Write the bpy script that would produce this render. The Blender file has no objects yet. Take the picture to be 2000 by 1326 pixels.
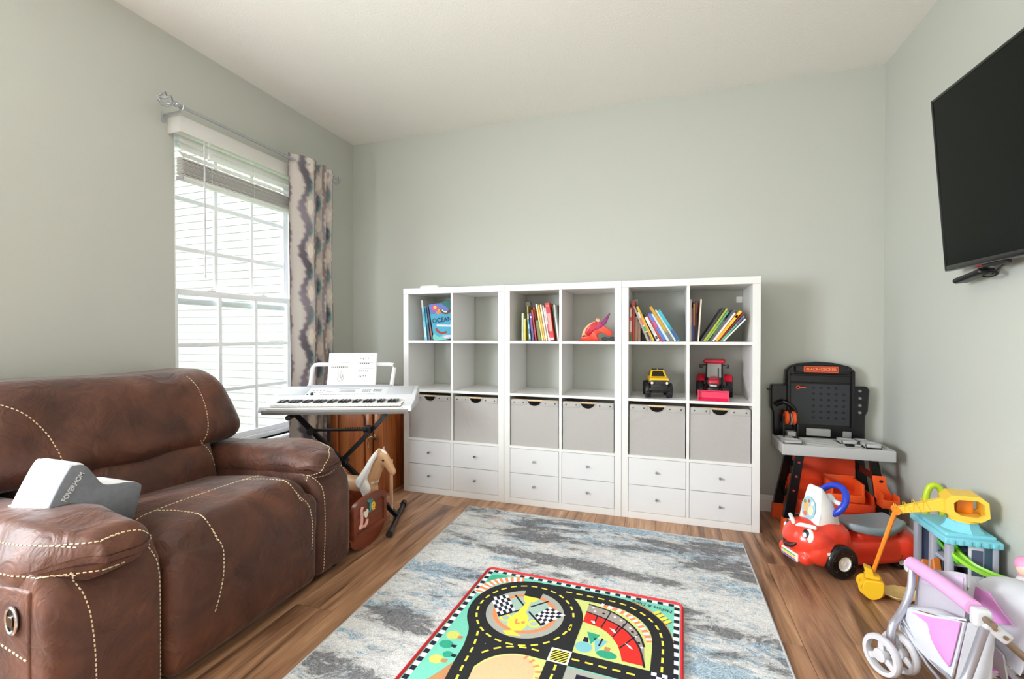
import bpy, bmesh, math, random
import numpy as np
from mathutils import Matrix, Vector, Euler
from mathutils.bvhtree import BVHTree

# ------------------------------------------------------------------ camera, sky, lights, exposure
scene = bpy.context.scene
C = scene.collection
PI = math.pi

cam_d = bpy.data.cameras.new('camera')
cam = bpy.data.objects.new('camera', cam_d)
C.objects.link(cam)
cam.location = (0.0, 0.0, 1.1361)
cam.rotation_euler = (PI/2 - 0.0102, 0.0, 0.3187)
cam_d.sensor_width = 36.0
cam_d.lens = 902.87*36.0/2000.0
cam_d.clip_start = 0.03
scene.camera = cam

world = bpy.data.worlds.new('sky')
scene.world = world
world.use_nodes = True
bg = world.node_tree.nodes['Background']
bg.inputs[0].default_value = (0.86, 0.93, 1.0, 1)
bg.inputs[1].default_value = 12.0

sun_d = bpy.data.lights.new('sun', 'SUN')
sun_d.energy = 0.6
sun_d.angle = math.radians(3)
sun_d.color = (1.0, 0.95, 0.88)
sun = bpy.data.objects.new('sun', sun_d)
C.objects.link(sun)
sun.rotation_euler = Vector((-0.45, 0.62, -0.75)).to_track_quat('-Z', 'Y').to_euler()

def area(name, loc, target, sx, sy, power, col=(1, 1, 1)):
    d = bpy.data.lights.new(name, 'AREA')
    d.shape = 'RECTANGLE'
    d.size, d.size_y, d.energy, d.color = sx, sy, power, col
    o = bpy.data.objects.new(name, d)
    C.objects.link(o)
    o.location = loc
    o.rotation_euler = (Vector(target) - Vector(loc)).to_track_quat('-Z', 'Z').to_euler()
    return o
# added fill light in front of the rear wall, imitating daylight through a doorway
area('rear_fill_light', (-0.2, -1.05, 1.35), (-0.2, 3.0, 1.25), 2.6, 2.1, 17, (1.0, 0.98, 0.955))
# daylight through the second window of the left wall, beside the camera
area('side_window_daylight', (-2.60, -0.10, 1.40), (0.0, 0.25, 1.35), 0.82, 1.70, 185, (0.92, 0.97, 1.0))
# portal so that the sky is sampled through the left window
pt = area('window_portal', (-2.75, 2.23, 1.38), (0, 2.23, 1.38), 0.80, 1.78, 1)
pt.data.cycles.is_portal = True

vs = scene.view_settings
vs.view_transform = 'Standard'
vs.look = 'None'
vs.exposure = 0.08
vs.gamma = 1.0
vs.use_curve_mapping = False
scene.cycles.use_denoising = True
scene.cycles.max_bounces = 10
scene.cycles.diffuse_bounces = 6
scene.cycles.transparent_max_bounces = 16
scene.cycles.sample_clamp_indirect = 6.0
scene.cycles.caustics_reflective = False
scene.cycles.caustics_refractive = False

random.seed(7)
rng = np.random.RandomState(7)

# ------------------------------------------------------------------ helpers
def lin(c):
    c = c/255.0
    return c/12.92 if c <= 0.04045 else ((c+0.055)/1.055)**2.4
def rgb(r, g, b): return (lin(r), lin(g), lin(b), 1.0)

def mat(name, col, rough=0.5, metal=0.0, spec=0.5, bump=None, var=None, coat=0.0, emit=None):
    """plain surface; col = sRGB triple; bump = (scale, strength); var = (scale, second sRGB colour, contrast)"""
    m = bpy.data.materials.new(name)
    m.use_nodes = True
    nt = m.node_tree
    p = nt.nodes['Principled BSDF']
    p.inputs['Base Color'].default_value = rgb(*col)
    p.inputs['Roughness'].default_value = rough
    p.inputs['Metallic'].default_value = metal
    p.inputs['Specular IOR Level'].default_value = spec
    p.inputs['Coat Weight'].default_value = coat
    tc = None
    if bump or var:
        tc = nt.nodes.new('ShaderNodeTexCoord')
    if var:
        n = nt.nodes.new('ShaderNodeTexNoise'); n.inputs['Scale'].default_value = var[0]; n.inputs['Detail'].default_value = 5
        nt.links.new(tc.outputs['Object'], n.inputs['Vector'])
        r = nt.nodes.new('ShaderNodeValToRGB')
        w = var[2] if len(var) > 2 else 0.2
        r.color_ramp.elements[0].position = 0.5-w; r.color_ramp.elements[1].position = 0.5+w
        r.color_ramp.elements[0].color = rgb(*col); r.color_ramp.elements[1].color = rgb(*var[1])
        nt.links.new(n.outputs['Fac'], r.inputs['Fac']); nt.links.new(r.outputs['Color'], p.inputs['Base Color'])
    if bump:
        n = nt.nodes.new('ShaderNodeTexNoise'); n.inputs['Scale'].default_value = bump[0]; n.inputs['Detail'].default_value = 4
        nt.links.new(tc.outputs['Object'], n.inputs['Vector'])
        b = nt.nodes.new('ShaderNodeBump'); b.inputs['Strength'].default_value = bump[1]; b.inputs['Distance'].default_value = 0.01
        nt.links.new(n.outputs['Fac'], b.inputs['Height']); nt.links.new(b.outputs['Normal'], p.inputs['Normal'])
    if emit:
        p.inputs['Emission Color'].default_value = rgb(*col); p.inputs['Emission Strength'].default_value = emit
    return m

def rbox_vf(hx, hy, hz, r, nc=2, nin=1):
    """rounded box centred on the origin: half sizes, corner radius, corner segments, inner divisions"""
    r = min(r, hx*0.999, hy*0.999, hz*0.999)
    h = (hx, hy, hz)
    def axis(a):
        c = h[a]-r
        L = []
        for k in range(nc): L.append((-c, -PI/4*(1-k/nc)))
        for k in range(nin+1): L.append((-c+2*c*k/nin, 0.0))
        for k in range(1, nc+1): L.append((c, PI/4*k/nc))
        return L
    V, F, key = [], [], {}
    def vid(p):
        k = (round(p[0], 6), round(p[1], 6), round(p[2], 6))
        if k not in key:
            key[k] = len(V); V.append(tuple(p))
        return key[k]
    for a in range(3):
        b, c = (a+1) % 3, (a+2) % 3
        LB, LC = axis(b), axis(c)
        for sg in (1, -1):
            g = []
            for (pb, tb) in LB:
                row = []
                for (pc, tc) in LC:
                    n = [0, 0, 0]; n[a] = sg; n[b] = math.tan(tb); n[c] = math.tan(tc)
                    l = math.sqrt(n[0]**2+n[1]**2+n[2]**2)
                    p = [0, 0, 0]; p[a] = sg*(h[a]-r); p[b] = pb; p[c] = pc
                    row.append(vid([p[i]+r*n[i]/l for i in range(3)]))
                g.append(row)
            for i in range(len(g)-1):
                for j in range(len(g[0])-1):
                    q = [g[i][j], g[i+1][j], g[i+1][j+1], g[i][j+1]]
                    if sg < 0: q.reverse()
                    u = []
                    for x in q:
                        if x not in u: u.append(x)
                    if len(u) >= 3: F.append(u)
    return V, F

def T(x=0, y=0, z=0): return Matrix.Translation((x, y, z))
def R(ax, deg): return Matrix.Rotation(math.radians(deg), 4, ax)
def frame(o, x, y=None, z=None):
    """matrix with origin o and axes x, y, z (columns)"""
    x = Vector(x).normalized()
    if z is None:
        y = Vector(y).normalized(); z = x.cross(y).normalized(); y = z.cross(x)
    else:
        z = Vector(z).normalized(); y = z.cross(x).normalized(); x = y.cross(z)
    m = Matrix.Identity(4)
    for i in range(3):
        m[i][0], m[i][1], m[i][2], m[i][3] = x[i], y[i], z[i], o[i]
    return m

def smooth_path(pts, n=8, closed=False):
    P = [Vector(p) for p in pts]
    out = []
    N = len(P)
    rg = range(N) if closed else range(N-1)
    for i in rg:
        if closed: a, b, c, d = P[(i-1) % N], P[i], P[(i+1) % N], P[(i+2) % N]
        else: a, b, c, d = P[max(i-1, 0)], P[i], P[i+1], P[min(i+2, N-1)]
        for k in range(n):
            t = k/n
            out.append(0.5*((2*b)+(-a+c)*t+(2*a-5*b+4*c-d)*t*t+(-a+3*b-3*c+d)*t**3))
    if not closed: out.append(P[-1])
    return out

class B:
    def __init__(s, M=None): s.v, s.f, s.fm, s.M = [], [], [], M
    def add(s, v, f, M=None, mi=0):
        n = len(s.v)
        if s.M is not None: M = s.M if M is None else s.M @ M
        if M is not None: v = [M @ Vector(p) for p in v]
        s.v += [tuple(p) for p in v]
        s.f += [[i+n for i in q] for q in f]
        s.fm += [mi]*len(f)
        return s
    def box(s, x0, x1, y0, y1, z0, z1, r=0, M=None, mi=0, nc=1, nin=1):
        cx, cy, cz = (x0+x1)/2, (y0+y1)/2, (z0+z1)/2
        hx, hy, hz = abs(x1-x0)/2, abs(y1-y0)/2, abs(z1-z0)/2
        if r <= 0:
            v = [(cx+a*hx, cy+b*hy, cz+c*hz) for a in (-1, 1) for b in (-1, 1) for c in (-1, 1)]
            f = [(0, 1, 3, 2), (4, 6, 7, 5), (0, 4, 5, 1), (2, 3, 7, 6), (0, 2, 6, 4), (1, 5, 7, 3)]
        else:
            v, f = rbox_vf(hx, hy, hz, r, nc, nin)
            v = [(p[0]+cx, p[1]+cy, p[2]+cz) for p in v]
        return s.add(v, f, M, mi)
    def cyl(s, p0, p1, r0, r1=None, n=16, cap=True, mi=0, M=None):
        r1 = r0 if r1 is None else r1
        p0, p1 = Vector(p0), Vector(p1)
        d = (p1-p0).normalized()
        a = d.orthogonal().normalized(); b = d.cross(a)
        v, f = [], []
        for p, r in ((p0, r0), (p1, r1)):
            for k in range(n):
                t = 2*PI*k/n
                v.append(p+a*(r*math.cos(t))+b*(r*math.sin(t)))
        for k in range(n): f.append((k, (k+1) % n, n+(k+1) % n, n+k))
        if cap: f.append(tuple(range(n-1, -1, -1))); f.append(tuple(range(n, 2*n)))
        return s.add(v, f, M, mi)
    def tube(s, path, r, n=10, closed=False, mi=0, M=None, flat=1.0, up=None):
        P = [Vector(p) for p in path]
        N = len(P)
        rad = r if callable(r) else (lambda t: r)
        v, f = [], []
        a = None
        for i in range(N):
            if closed: d = P[(i+1) % N]-P[(i-1) % N]
            else: d = P[min(i+1, N-1)]-P[max(i-1, 0)]
            d.normalize()
            if up is not None: a = Vector(up)-d*Vector(up).dot(d)
            elif a is None: a = d.orthogonal()
            else: a = a-d*a.dot(d)
            if a.length < 1e-6: a = d.orthogonal()
            a.normalize(); b = d.cross(a)
            rr = rad(i/max(N-1, 1))
            for k in range(n):
                t = 2*PI*k/n
                v.append(P[i]+a*(rr*math.cos(t))+b*(rr*flat*math.sin(t)))
        for i in range(N if closed else N-1):
            j = (i+1) % N
            for k in range(n): f.append((i*n+k, i*n+(k+1) % n, j*n+(k+1) % n, j*n+k))
        if not closed: f.append(tuple(range(n-1, -1, -1))); f.append(tuple(range((N-1)*n, N*n)))
        return s.add(v, f, M, mi)
    def lathe(s, prof, n=24, M=None, mi=0, cap=True):
        v, f = [], []
        m = len(prof)
        for k in range(n):
            t = 2*PI*k/n
            for (r, z) in prof: v.append((r*math.cos(t), r*math.sin(t), z))
        for k in range(n):
            j = (k+1) % n
            for i in range(m-1): f.append((k*m+i, j*m+i, j*m+i+1, k*m+i+1))
        if cap and prof[0][0] > 1e-6: f.append(tuple(k*m for k in range(n-1, -1, -1)))
        if cap and prof[-1][0] > 1e-6: f.append(tuple(k*m+m-1 for k in range(n)))
        return s.add(v, f, M, mi)
    def prism(s, poly, z0, z1, M=None, mi=0, bev=0.0):
        n = len(poly)
        area2 = sum(poly[i][0]*poly[(i+1) % n][1]-poly[(i+1) % n][0]*poly[i][1] for i in range(n))
        if area2 < 0: poly = poly[::-1]
        layers = [(z0, 0), (z1, 0)]
        if bev > 0: layers = [(z0, bev), (z0+bev, 0), (z1-bev, 0), (z1, bev)]
        def inset(d):
            if d == 0: return poly
            out = []
            for i in range(n):
                p, q, w = Vector(poly[i-1][:2]), Vector(poly[i][:2]), Vector(poly[(i+1) % n][:2])
                e1, e2 = (q-p), (w-q)
                if e1.length < 1e-9 or e2.length < 1e-9: out.append(tuple(q)); continue
                e1.normalize(); e2.normalize()
                n1, n2 = Vector((-e1.y, e1.x)), Vector((-e2.y, e2.x))
                m = n1+n2
                if m.length < 1e-6: out.append(tuple(q)); continue
                m.normalize()
                out.append(tuple(q+m*min(d/max(m.dot(n1), 0.4), 2*d)))
            return out
        v, f = [], []
        for (z, d) in layers: v += [(p[0], p[1], z) for p in inset(d)]
        for l in range(len(layers)-1):
            for i in range(n):
                j = (i+1) % n
                f.append((l*n+i, l*n+j, (l+1)*n+j, (l+1)*n+i))
        f.append(tuple(range(n-1, -1, -1)))
        f.append(tuple(range((len(layers)-1)*n, len(layers)*n)))
        return s.add(v, f, M, mi)
    def ell(s, c, r, nu=16, nv=10, M=None, mi=0):
        if isinstance(r, (int, float)): r = (r, r, r)
        v, f = [], []
        v.append((c[0], c[1], c[2]-r[2]))
        for i in range(1, nv):
            a = -PI/2+PI*i/nv
            for k in range(nu):
                t = 2*PI*k/nu
                v.append((c[0]+r[0]*math.cos(a)*math.cos(t), c[1]+r[1]*math.cos(a)*math.sin(t), c[2]+r[2]*math.sin(a)))
        v.append((c[0], c[1], c[2]+r[2]))
        for k in range(nu): f.append((0, 1+(k+1) % nu, 1+k))
        for i in range(nv-2):
            for k in range(nu):
                a, b = 1+i*nu+k, 1+i*nu+(k+1) % nu
                f.append((a, b, b+nu, a+nu))
        l = len(v)-1
        for k in range(nu): f.append((l-nu+k, l-nu+(k+1) % nu, l))
        return s.add(v, f, M, mi)
    def sheet(s, fn, nu, nv, th=0.0, M=None, mi=0, closeu=False):
        """surface fn(u,v) with u,v in 0..1; th thickens it along the normal"""
        P = np.array([[fn(i/nu, j/nv) for j in range(nv+1)] for i in range(nu+1)], float)
        v = [tuple(p) for p in P.reshape(-1, 3)]
        m = nv+1
        f = [(i*m+j, (i+1)*m+j, (i+1)*m+j+1, i*m+j+1) for i in range(nu) for j in range(nv)]
        if th:
            du = np.gradient(P, axis=0); dv = np.gradient(P, axis=1)
            N = np.cross(du, dv); N /= (np.linalg.norm(N, axis=2, keepdims=True)+1e-12)
            Q = P-N*th
            k = len(v)
            v += [tuple(p) for p in Q.reshape(-1, 3)]
            f += [tuple(x+k for x in reversed(q)) for q in f]
            for i in range(nu):
                f.append((i*m, i*m+k, (i+1)*m+k, (i+1)*m)); a = i*m+nv; f.append((a, a+m, a+m+k, a+k))
            for j in range(nv):
                f.append((j, j+1, j+1+k, j+k)); a = nu*m+j; f.append((a, a+k, a+1+k, a+1))
        return s.add(v, f, M, mi)
    def deform(s, fn):
        s.v = [tuple(fn(*p)) for p in s.v]; return s

def obj(name, b, m, parent=None, smooth=None, loc=None, recalc=False):
    """link one builder as one mesh object; smooth = crease angle in degrees; loc = origin (world) that the vertices are shifted to"""
    me = bpy.data.meshes.new(name)
    v = b.v
    if loc is not None: v = [(p[0]-loc[0], p[1]-loc[1], p[2]-loc[2]) for p in v]
    me.from_pydata(v, [], b.f)
    for mm in (m if isinstance(m, (list, tuple)) else [m]): me.materials.append(mm)
    if any(b.fm): me.polygons.foreach_set('material_index', b.fm)
    if recalc:
        bm = bmesh.new(); bm.from_mesh(me)
        bmesh.ops.recalc_face_normals(bm, faces=bm.faces); bm.to_mesh(me); bm.free()
    if smooth is not None:
        me.polygons.foreach_set('use_smooth', [True]*len(me.polygons))
        me.set_sharp_from_angle(angle=math.radians(smooth))
    me.update()
    o = bpy.data.objects.new(name, me)
    C.objects.link(o)
    if parent is not None: o.parent = parent
    elif loc is not None: o.location = loc
    return o
def tag(o, label=None, cat=None, group=None, kind=None):
    if label: o['label'] = label
    if cat: o['category'] = cat
    if group: o['group'] = group
    if kind: o['kind'] = kind
    return o
def thing(name, label, cat, loc=(0, 0, 0), rotz=0.0, group=None, M=None):
    o = bpy.data.objects.new(name, None)
    C.objects.link(o)
    if M is not None: o.matrix_world = M
    else:
        o.location = loc; o.rotation_euler = (0, 0, math.radians(rotz))
    o.empty_display_size = 0.05
    return tag(o, label, cat, group)
def struct(name, b, m, parent=None, smooth=None):
    o = obj(name, b, m, parent, smooth)
    if parent is None: o['kind'] = 'structure'
    return o
def dup(o, parent=None):
    c = o.copy(); C.objects.link(c); c.parent = parent
    for ch in list(o.children): dup(ch, c)
    return c
def text(name, s, size, M, m, parent=None, depth=0.0004, sx=1.0, align='CENTER', spacing=1.0, bold=0.0):
    cu = bpy.data.curves.new(name, 'FONT')
    cu.body = s; cu.size = size; cu.extrude = depth; cu.align_x = align; cu.align_y = 'CENTER'; cu.space_character = spacing
    cu.offset = bold
    cu.materials.append(m)
    tmp = bpy.data.objects.new(name, cu); C.objects.link(tmp)
    bpy.context.view_layer.update()
    me = bpy.data.meshes.new_from_object(tmp.evaluated_get(bpy.context.evaluated_depsgraph_get()))
    bpy.data.objects.remove(tmp); bpy.data.curves.remove(cu)
    me.name = name
    o = bpy.data.objects.new(name, me); C.objects.link(o)
    o['kind'] = 'stuff'
    if parent is not None: o.parent = parent
    o.matrix_local = M @ Matrix.Diagonal((sx, 1, 1, 1))
    return o
def circ(cx, cy, rx, ry=None, n=24, a0=0, a1=360):
    ry = rx if ry is None else ry
    full = abs(a1-a0) >= 359.9
    N = n if full else n+1
    return [(cx+rx*math.cos(math.radians(a0+(a1-a0)*k/n)), cy+ry*math.sin(math.radians(a0+(a1-a0)*k/n))) for k in range(N)]
def rrect(x0, x1, y0, y1, r, n=4):
    out = []
    for (cx, cy, a) in ((x1-r, y1-r, 0), (x0+r, y1-r, 90), (x0+r, y0+r, 180), (x1-r, y0+r, 270)):
        for k in range(n+1):
            t = math.radians(a+90*k/n); out.append((cx+r*math.cos(t), cy+r*math.sin(t)))
    return out
YZ = Matrix(((0, 0, 1, 0), (1, 0, 0, 0), (0, 1, 0, 0), (0, 0, 0, 1)))   # (a,b,c) -> x=c, y=a, z=b : profile in the YZ plane
XZ = Matrix(((1, 0, 0, 0), (0, 0, -1, 0), (0, 1, 0, 0), (0, 0, 0, 1)))  # (a,b,c) -> x=a, y=-c, z=b : profile in the XZ plane

# ------------------------------------------------------------------ shared materials
WHITE = mat('white_plastic', (236, 236, 236), 0.35)
BLACK = mat('black_plastic', (22, 22, 24), 0.4)
CHROME = mat('chrome', (200, 200, 205), 0.15, 1.0)
TRIM = mat('white_trim_paint', (238, 238, 238), 0.4)
# ------------------------------------------------------------------ the room
XL, XR, YB, YF, H = -2.538, 1.252, 3.3445, -1.1, 2.756
m_wall = mat('sage_wall_paint', (188, 190, 183), 0.6, spec=0.25, bump=(180, 0.06))
m_ceil = mat('ceiling_paint', (236, 233, 228), 0.8, spec=0.2, bump=(90, 0.15))

def plank_mat():
    m = bpy.data.materials.new('wood_plank'); m.use_nodes = True
    nt = m.node_tree; N = nt.nodes.new; L = nt.links.new
    p = nt.nodes['Principled BSDF']
    tc = N('ShaderNodeTexCoord'); oi = N('ShaderNodeObjectInfo')
    off = N('ShaderNodeVectorMath'); off.operation = 'SCALE'; off.inputs[3].default_value = 37.0
    cb = N('ShaderNodeCombineXYZ'); L(oi.outputs['Random'], cb.inputs[0]); L(oi.outputs['Random'], cb.inputs[1]); L(cb.outputs[0], off.inputs[0])
    ad = N('ShaderNodeVectorMath'); L(tc.outputs['Object'], ad.inputs[0]); L(off.outputs[0], ad.inputs[1])
    mp = N('ShaderNodeMapping'); mp.inputs['Scale'].default_value = (9, 0.9, 1); L(ad.outputs[0], mp.inputs[0])
    n1 = N('ShaderNodeTexNoise'); n1.inputs['Scale'].default_value = 1.6; n1.inputs['Detail'].default_value = 6; n1.inputs['Distortion'].default_value = 1.2
    L(mp.outputs[0], n1.inputs['Vector'])
    mp2 = N('ShaderNodeMapping'); mp2.inputs['Scale'].default_value = (60, 2.5, 1); L(ad.outputs[0], mp2.inputs[0])
    n2 = N('ShaderNodeTexNoise'); n2.inputs['Scale'].default_value = 2.0; n2.inputs['Detail'].default_value = 5; L(mp2.outputs[0], n2.inputs['Vector'])
    r = N('ShaderNodeValToRGB'); cr = r.color_ramp
    cr.elements[0].position = 0.27; cr.elements[0].color = rgb(98, 68, 50)
    cr.elements[1].position = 0.72; cr.elements[1].color = rgb(200, 160, 126)
    e = cr.elements.new(0.42); e.color = rgb(150, 110, 82)
    e = cr.elements.new(0.55); e.color = rgb(172, 130, 98)
    mx = N('ShaderNodeMath'); mx.operation = 'MULTIPLY_ADD'; mx.inputs[1].default_value = 0.30
    L(n2.outputs['Fac'], mx.inputs[0])
    sh = N('ShaderNodeMath'); sh.operation = 'MULTIPLY_ADD'; sh.inputs[1].default_value = 0.16; sh.inputs[2].default_value = -0.23
    L(oi.outputs['Random'], sh.inputs[0])
    a1 = N('ShaderNodeMath'); L(n1.outputs['Fac'], a1.inputs[0]); L(sh.outputs[0], a1.inputs[1])
    L(a1.outputs[0], mx.inputs[2]); L(mx.outputs[0], r.inputs['Fac'])
    # dark cracks along the grain
    mp3 = N('ShaderNodeMapping'); mp3.inputs['Scale'].default_value = (26, 1.5, 1); L(ad.outputs[0], mp3.inputs[0])
    n3 = N('ShaderNodeTexNoise'); n3.inputs['Scale'].default_value = 3.0; n3.inputs['Detail'].default_value = 3; L(mp3.outputs[0], n3.inputs['Vector'])
    r3 = N('ShaderNodeValToRGB'); r3.color_ramp.elements[0].position = 0.68; r3.color_ramp.elements[1].position = 0.80
    L(n3.outputs['Fac'], r3.inputs['Fac'])
    mm = N('ShaderNodeMix'); mm.data_type = 'RGBA'; mm.inputs[7].default_value = rgb(92, 62, 46)
    L(r3.outputs['Color'], mm.inputs[0]); L(r.outputs['Color'], mm.inputs[6]); L(mm.outputs[2], p.inputs['Base Color'])
    p.inputs['Roughness'].default_value = 0.36
    p.inputs['Specular IOR Level'].default_value = 0.5
    b = N('ShaderNodeBump'); b.inputs['Strength'].default_value = 0.12; b.inputs['Distance'].default_value = 0.004
    L(n2.outputs['Fac'], b.inputs['Height']); L(b.outputs['Normal'], p.inputs['Normal'])
    return m
m_plank = plank_mat()

fl = struct('floor', B().box(XL-0.1, XR+0.1, YF-0.1, YB+0.1, -0.15, -0.008), mat('subfloor', (70, 48, 34), 0.8))
PW, PL = 0.178, 1.22
shared = {}
row = 0
x = XL
while x < XR:
    x1 = min(x+PW, XR)
    y = YF - ((row*0.47) % 1.0)*PL
    while y < YB:
        y0, y1 = max(y, YF), min(y+PL, YB)
        if y1-y0 > 0.02:
            w, l = round(x1-x, 4), round(y1-y0, 4)
            if (w, l) not in shared:
                b = B().box(-w/2+0.0006, w/2-0.0006, -l/2+0.0006, l/2-0.0006, -0.008, 0.0, 0.0012)
                o = obj('plank', b, m_plank, fl); shared[(w, l)] = o.data
            else:
                o = bpy.data.objects.new('plank', shared[(w, l)]); C.objects.link(o); o.parent = fl
            o.location = ((x+x1)/2, (y0+y1)/2, 0)
        y += PL
    x = x1; row += 1

# left wall with the window opening
WY0, WY1, WZ0, WZ1 = 1.822, 2.758, 0.440, 2.276
WT = 0.16
b = B()
b.box(XL-WT, XL, YF, -0.55, 0, H); b.box(XL-WT, XL, 0.35, WY0, 0, H)
b.box(XL-WT, XL, -0.55, 0.35, 0, WZ0); b.box(XL-WT, XL, -0.55, 0.35, WZ1, H)   # second window, beside the camera
b.box(XL-WT, XL, WY1, YB+WT, 0, H)
b.box(XL-WT, XL, WY0, WY1, 0, WZ0)
b.box(XL-WT, XL, WY0, WY1, WZ1, H)
struct('wall_left', b, m_wall)
struct('wall_back', B().box(XL, XR+WT, YB, YB+WT, 0, H), m_wall)
struct('wall_right', B().box(XR, XR+WT, YF, YB, 0, H), m_wall)
b = B()   # the wall behind the camera with a made-up, closed-off doorway for the fill light
b.box(XL-WT, -1.55, YF-WT, YF, 0, H); b.box(1.15, XR+WT, YF-WT, YF, 0, H); b.box(-1.55, 1.15, YF-WT, YF, 2.45, H)
b.box(-1.55, 1.15, YF-WT-0.02, YF-WT, 0, 2.45)
struct('wall_front', b, m_wall)
struct('ceiling', B().box(XL-WT, XR+WT, YF-WT, YB+WT, H, H+0.2), m_ceil)

def baseboard(name, p0, p1, n):
    """white moulded skirting from p0 to p1, n = direction into the room"""
    L = (Vector(p1)-Vector(p0)).length
    M = frame(p0, Vector(p1)-Vector(p0), z=(0, 0, 1))
    sgn = 1 if M.to_3x3() @ Vector((0, 1, 0)) @ Vector(n) > 0 else -1
    prof = [(0.0, 0.0), (0.014, 0.0), (0.014, 0.075), (0.010, 0.085), (0.010, 0.092), (0.004, 0.102), (0.0, 0.102)]
    b = B().prism([(sgn*a, z) for a, z in prof], 0, L, M @ Matrix(((0, 0, 1, 0), (1, 0, 0, 0), (0, 1, 0, 0), (0, 0, 0, 1))))
    struct(name, b, TRIM)
baseboard('baseboard_back', (XL+0.015, YB, 0), (XR-0.015, YB, 0), (0, -1, 0))
baseboard('baseboard_right', (XR, YF, 0), (XR, YB-0.015, 0), (-1, 0, 0))
baseboard('baseboard_left', (XL, YF, 0), (XL, YB-0.015, 0), (1, 0, 0))

# ---- window: vinyl frame, two sashes with three by three panes each
def glass_mat():
    m = bpy.data.materials.new('window_glass'); m.use_nodes = True
    nt = m.node_tree; nt.nodes.clear()
    o = nt.nodes.new('ShaderNodeOutputMaterial'); t = nt.nodes.new('ShaderNodeBsdfTransparent'); g = nt.nodes.new('ShaderNodeBsdfGlossy')
    g.inputs['Roughness'].default_value = 0.02
    t.inputs['Color'].default_value = (0.95, 0.97, 0.96, 1)
    x = nt.nodes.new('ShaderNodeMixShader'); x.inputs[0].default_value = 0.05
    nt.links.new(t.outputs[0], x.inputs[1]); nt.links.new(g.outputs[0], x.inputs[2]); nt.links.new(x.outputs[0], o.inputs[0])
    return m
m_glass = glass_mat()
m_vinyl = mat('white_vinyl', (240, 241, 246), 0.35)
win = bpy.data.objects.new('window_1', None); C.objects.link(win); win['kind'] = 'structure'
win['label'] = 'white double hung window with nine panes in each sash'
b = B()
x0, x1 = XL-0.13, XL-0.055
b.box(x0, x1, WY0, WY0+0.03, WZ0, WZ1, 0.003); b.box(x0, x1, WY1-0.045, WY1, WZ0, WZ1, 0.003)
b.box(x0, x1, WY0, WY1, WZ1-0.035, WZ1, 0.003); b.box(x0, x1, WY0, WY1, WZ0, WZ0+0.03, 0.003)
obj('window_frame', b, m_vinyl, win, 40)
b = B()   # plaster returns lining the opening
b.box(x1, XL-0.001, WY1-0.006, WY1-0.0005, WZ0, WZ1); b.box(x1, XL-0.001, WY0+0.0005, WY0+0.006, WZ0, WZ1)
obj('jamb_lining', b, TRIM, win)
def sash(xc, ya, yb, za, zb):
    t, fw = 0.026, 0.035
    s = obj('sash', B().box(xc-t/2, xc+t/2, ya, ya+fw, za, zb, 0.003).box(xc-t/2, xc+t/2, yb-fw, yb, za, zb, 0.003)
            .box(xc-t/2, xc+t/2, ya+fw, yb-fw, za, za+fw, 0.003).box(xc-t/2, xc+t/2, ya+fw, yb-fw, zb-fw, zb, 0.003), m_vinyl, win, 40)
    ya, yb, za, zb = ya+fw, yb-fw, za+fw, zb-fw
    w, h = (yb-ya)/3, (zb-za)/3
    for i in (1, 2):
        obj('muntin', B().box(xc-0.007, xc+0.007, ya+w*i-0.012, ya+w*i+0.012, za, zb, 0.003), m_vinyl, s, 40)
        obj('muntin', B().box(xc-0.0065, xc+0.0065, ya, yb, za+h*i-0.012, za+h*i+0.012, 0.003), m_vinyl, s, 40)
    for i in range(3):
        for j in range(3):
            obj('pane', B().box(xc-0.002, xc+0.002, ya+w*i+0.001, ya+w*(i+1)-0.001, za+h*j+0.001, za+h*(j+1)-0.001), m_glass, s)
    return s
MZ = 1.398
sash(XL-0.108, 1.851, WY1-0.045, 1.312, 2.241)
ls = sash(XL-0.076, 1.851, WY1-0.045, 0.472, MZ)
for y in (2.09, 2.47):
    obj('sash_lock', B().box(XL-0.088, XL-0.064, y-0.03, y+0.03, MZ, MZ+0.008, 0.003).cyl((XL-0.076, y, MZ+0.008), (XL-0.076, y, MZ+0.015), 0.011)
        .box(XL-0.080, XL-0.072, y, y+0.035, MZ+0.010, MZ+0.016, 0.002), m_vinyl, ls, 40)
w2 = bpy.data.objects.new('window_2', None); C.objects.link(w2); w2['kind'] = 'structure'
b = B()
for (a, c) in ((-0.55, -0.51), (0.31, 0.35)): b.box(x0, x1, a, c, WZ0, WZ1, 0.003)
for (a, c) in ((WZ0, WZ0+0.04), (1.34, 1.38), (WZ1-0.04, WZ1)): b.box(x0, x1, -0.51, 0.31, a, c, 0.003)
obj('window_frame', b, m_vinyl, w2, 40)
obj('window_sill', B().box(XL-0.055, XL+0.035, -0.60, 0.40, WZ0-0.022, WZ0, 0.006, nc=2), TRIM, w2, 40)
# sill and apron
b = B()
b.box(XL-0.055, XL+0.035, WY0-0.05, WY1+0.05, WZ0-0.022, WZ0, 0.006, nc=2)
b.box(XL, XL+0.014, WY0-0.03, WY1+0.03, WZ0-0.085, WZ0-0.022, 0.004, nc=2)
b.box(XL, XL+0.022, WY0-0.03, WY1+0.03, WZ0-0.042, WZ0-0.022, 0.006, nc=2)
obj('window_sill', b, TRIM, win, 40)

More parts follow.
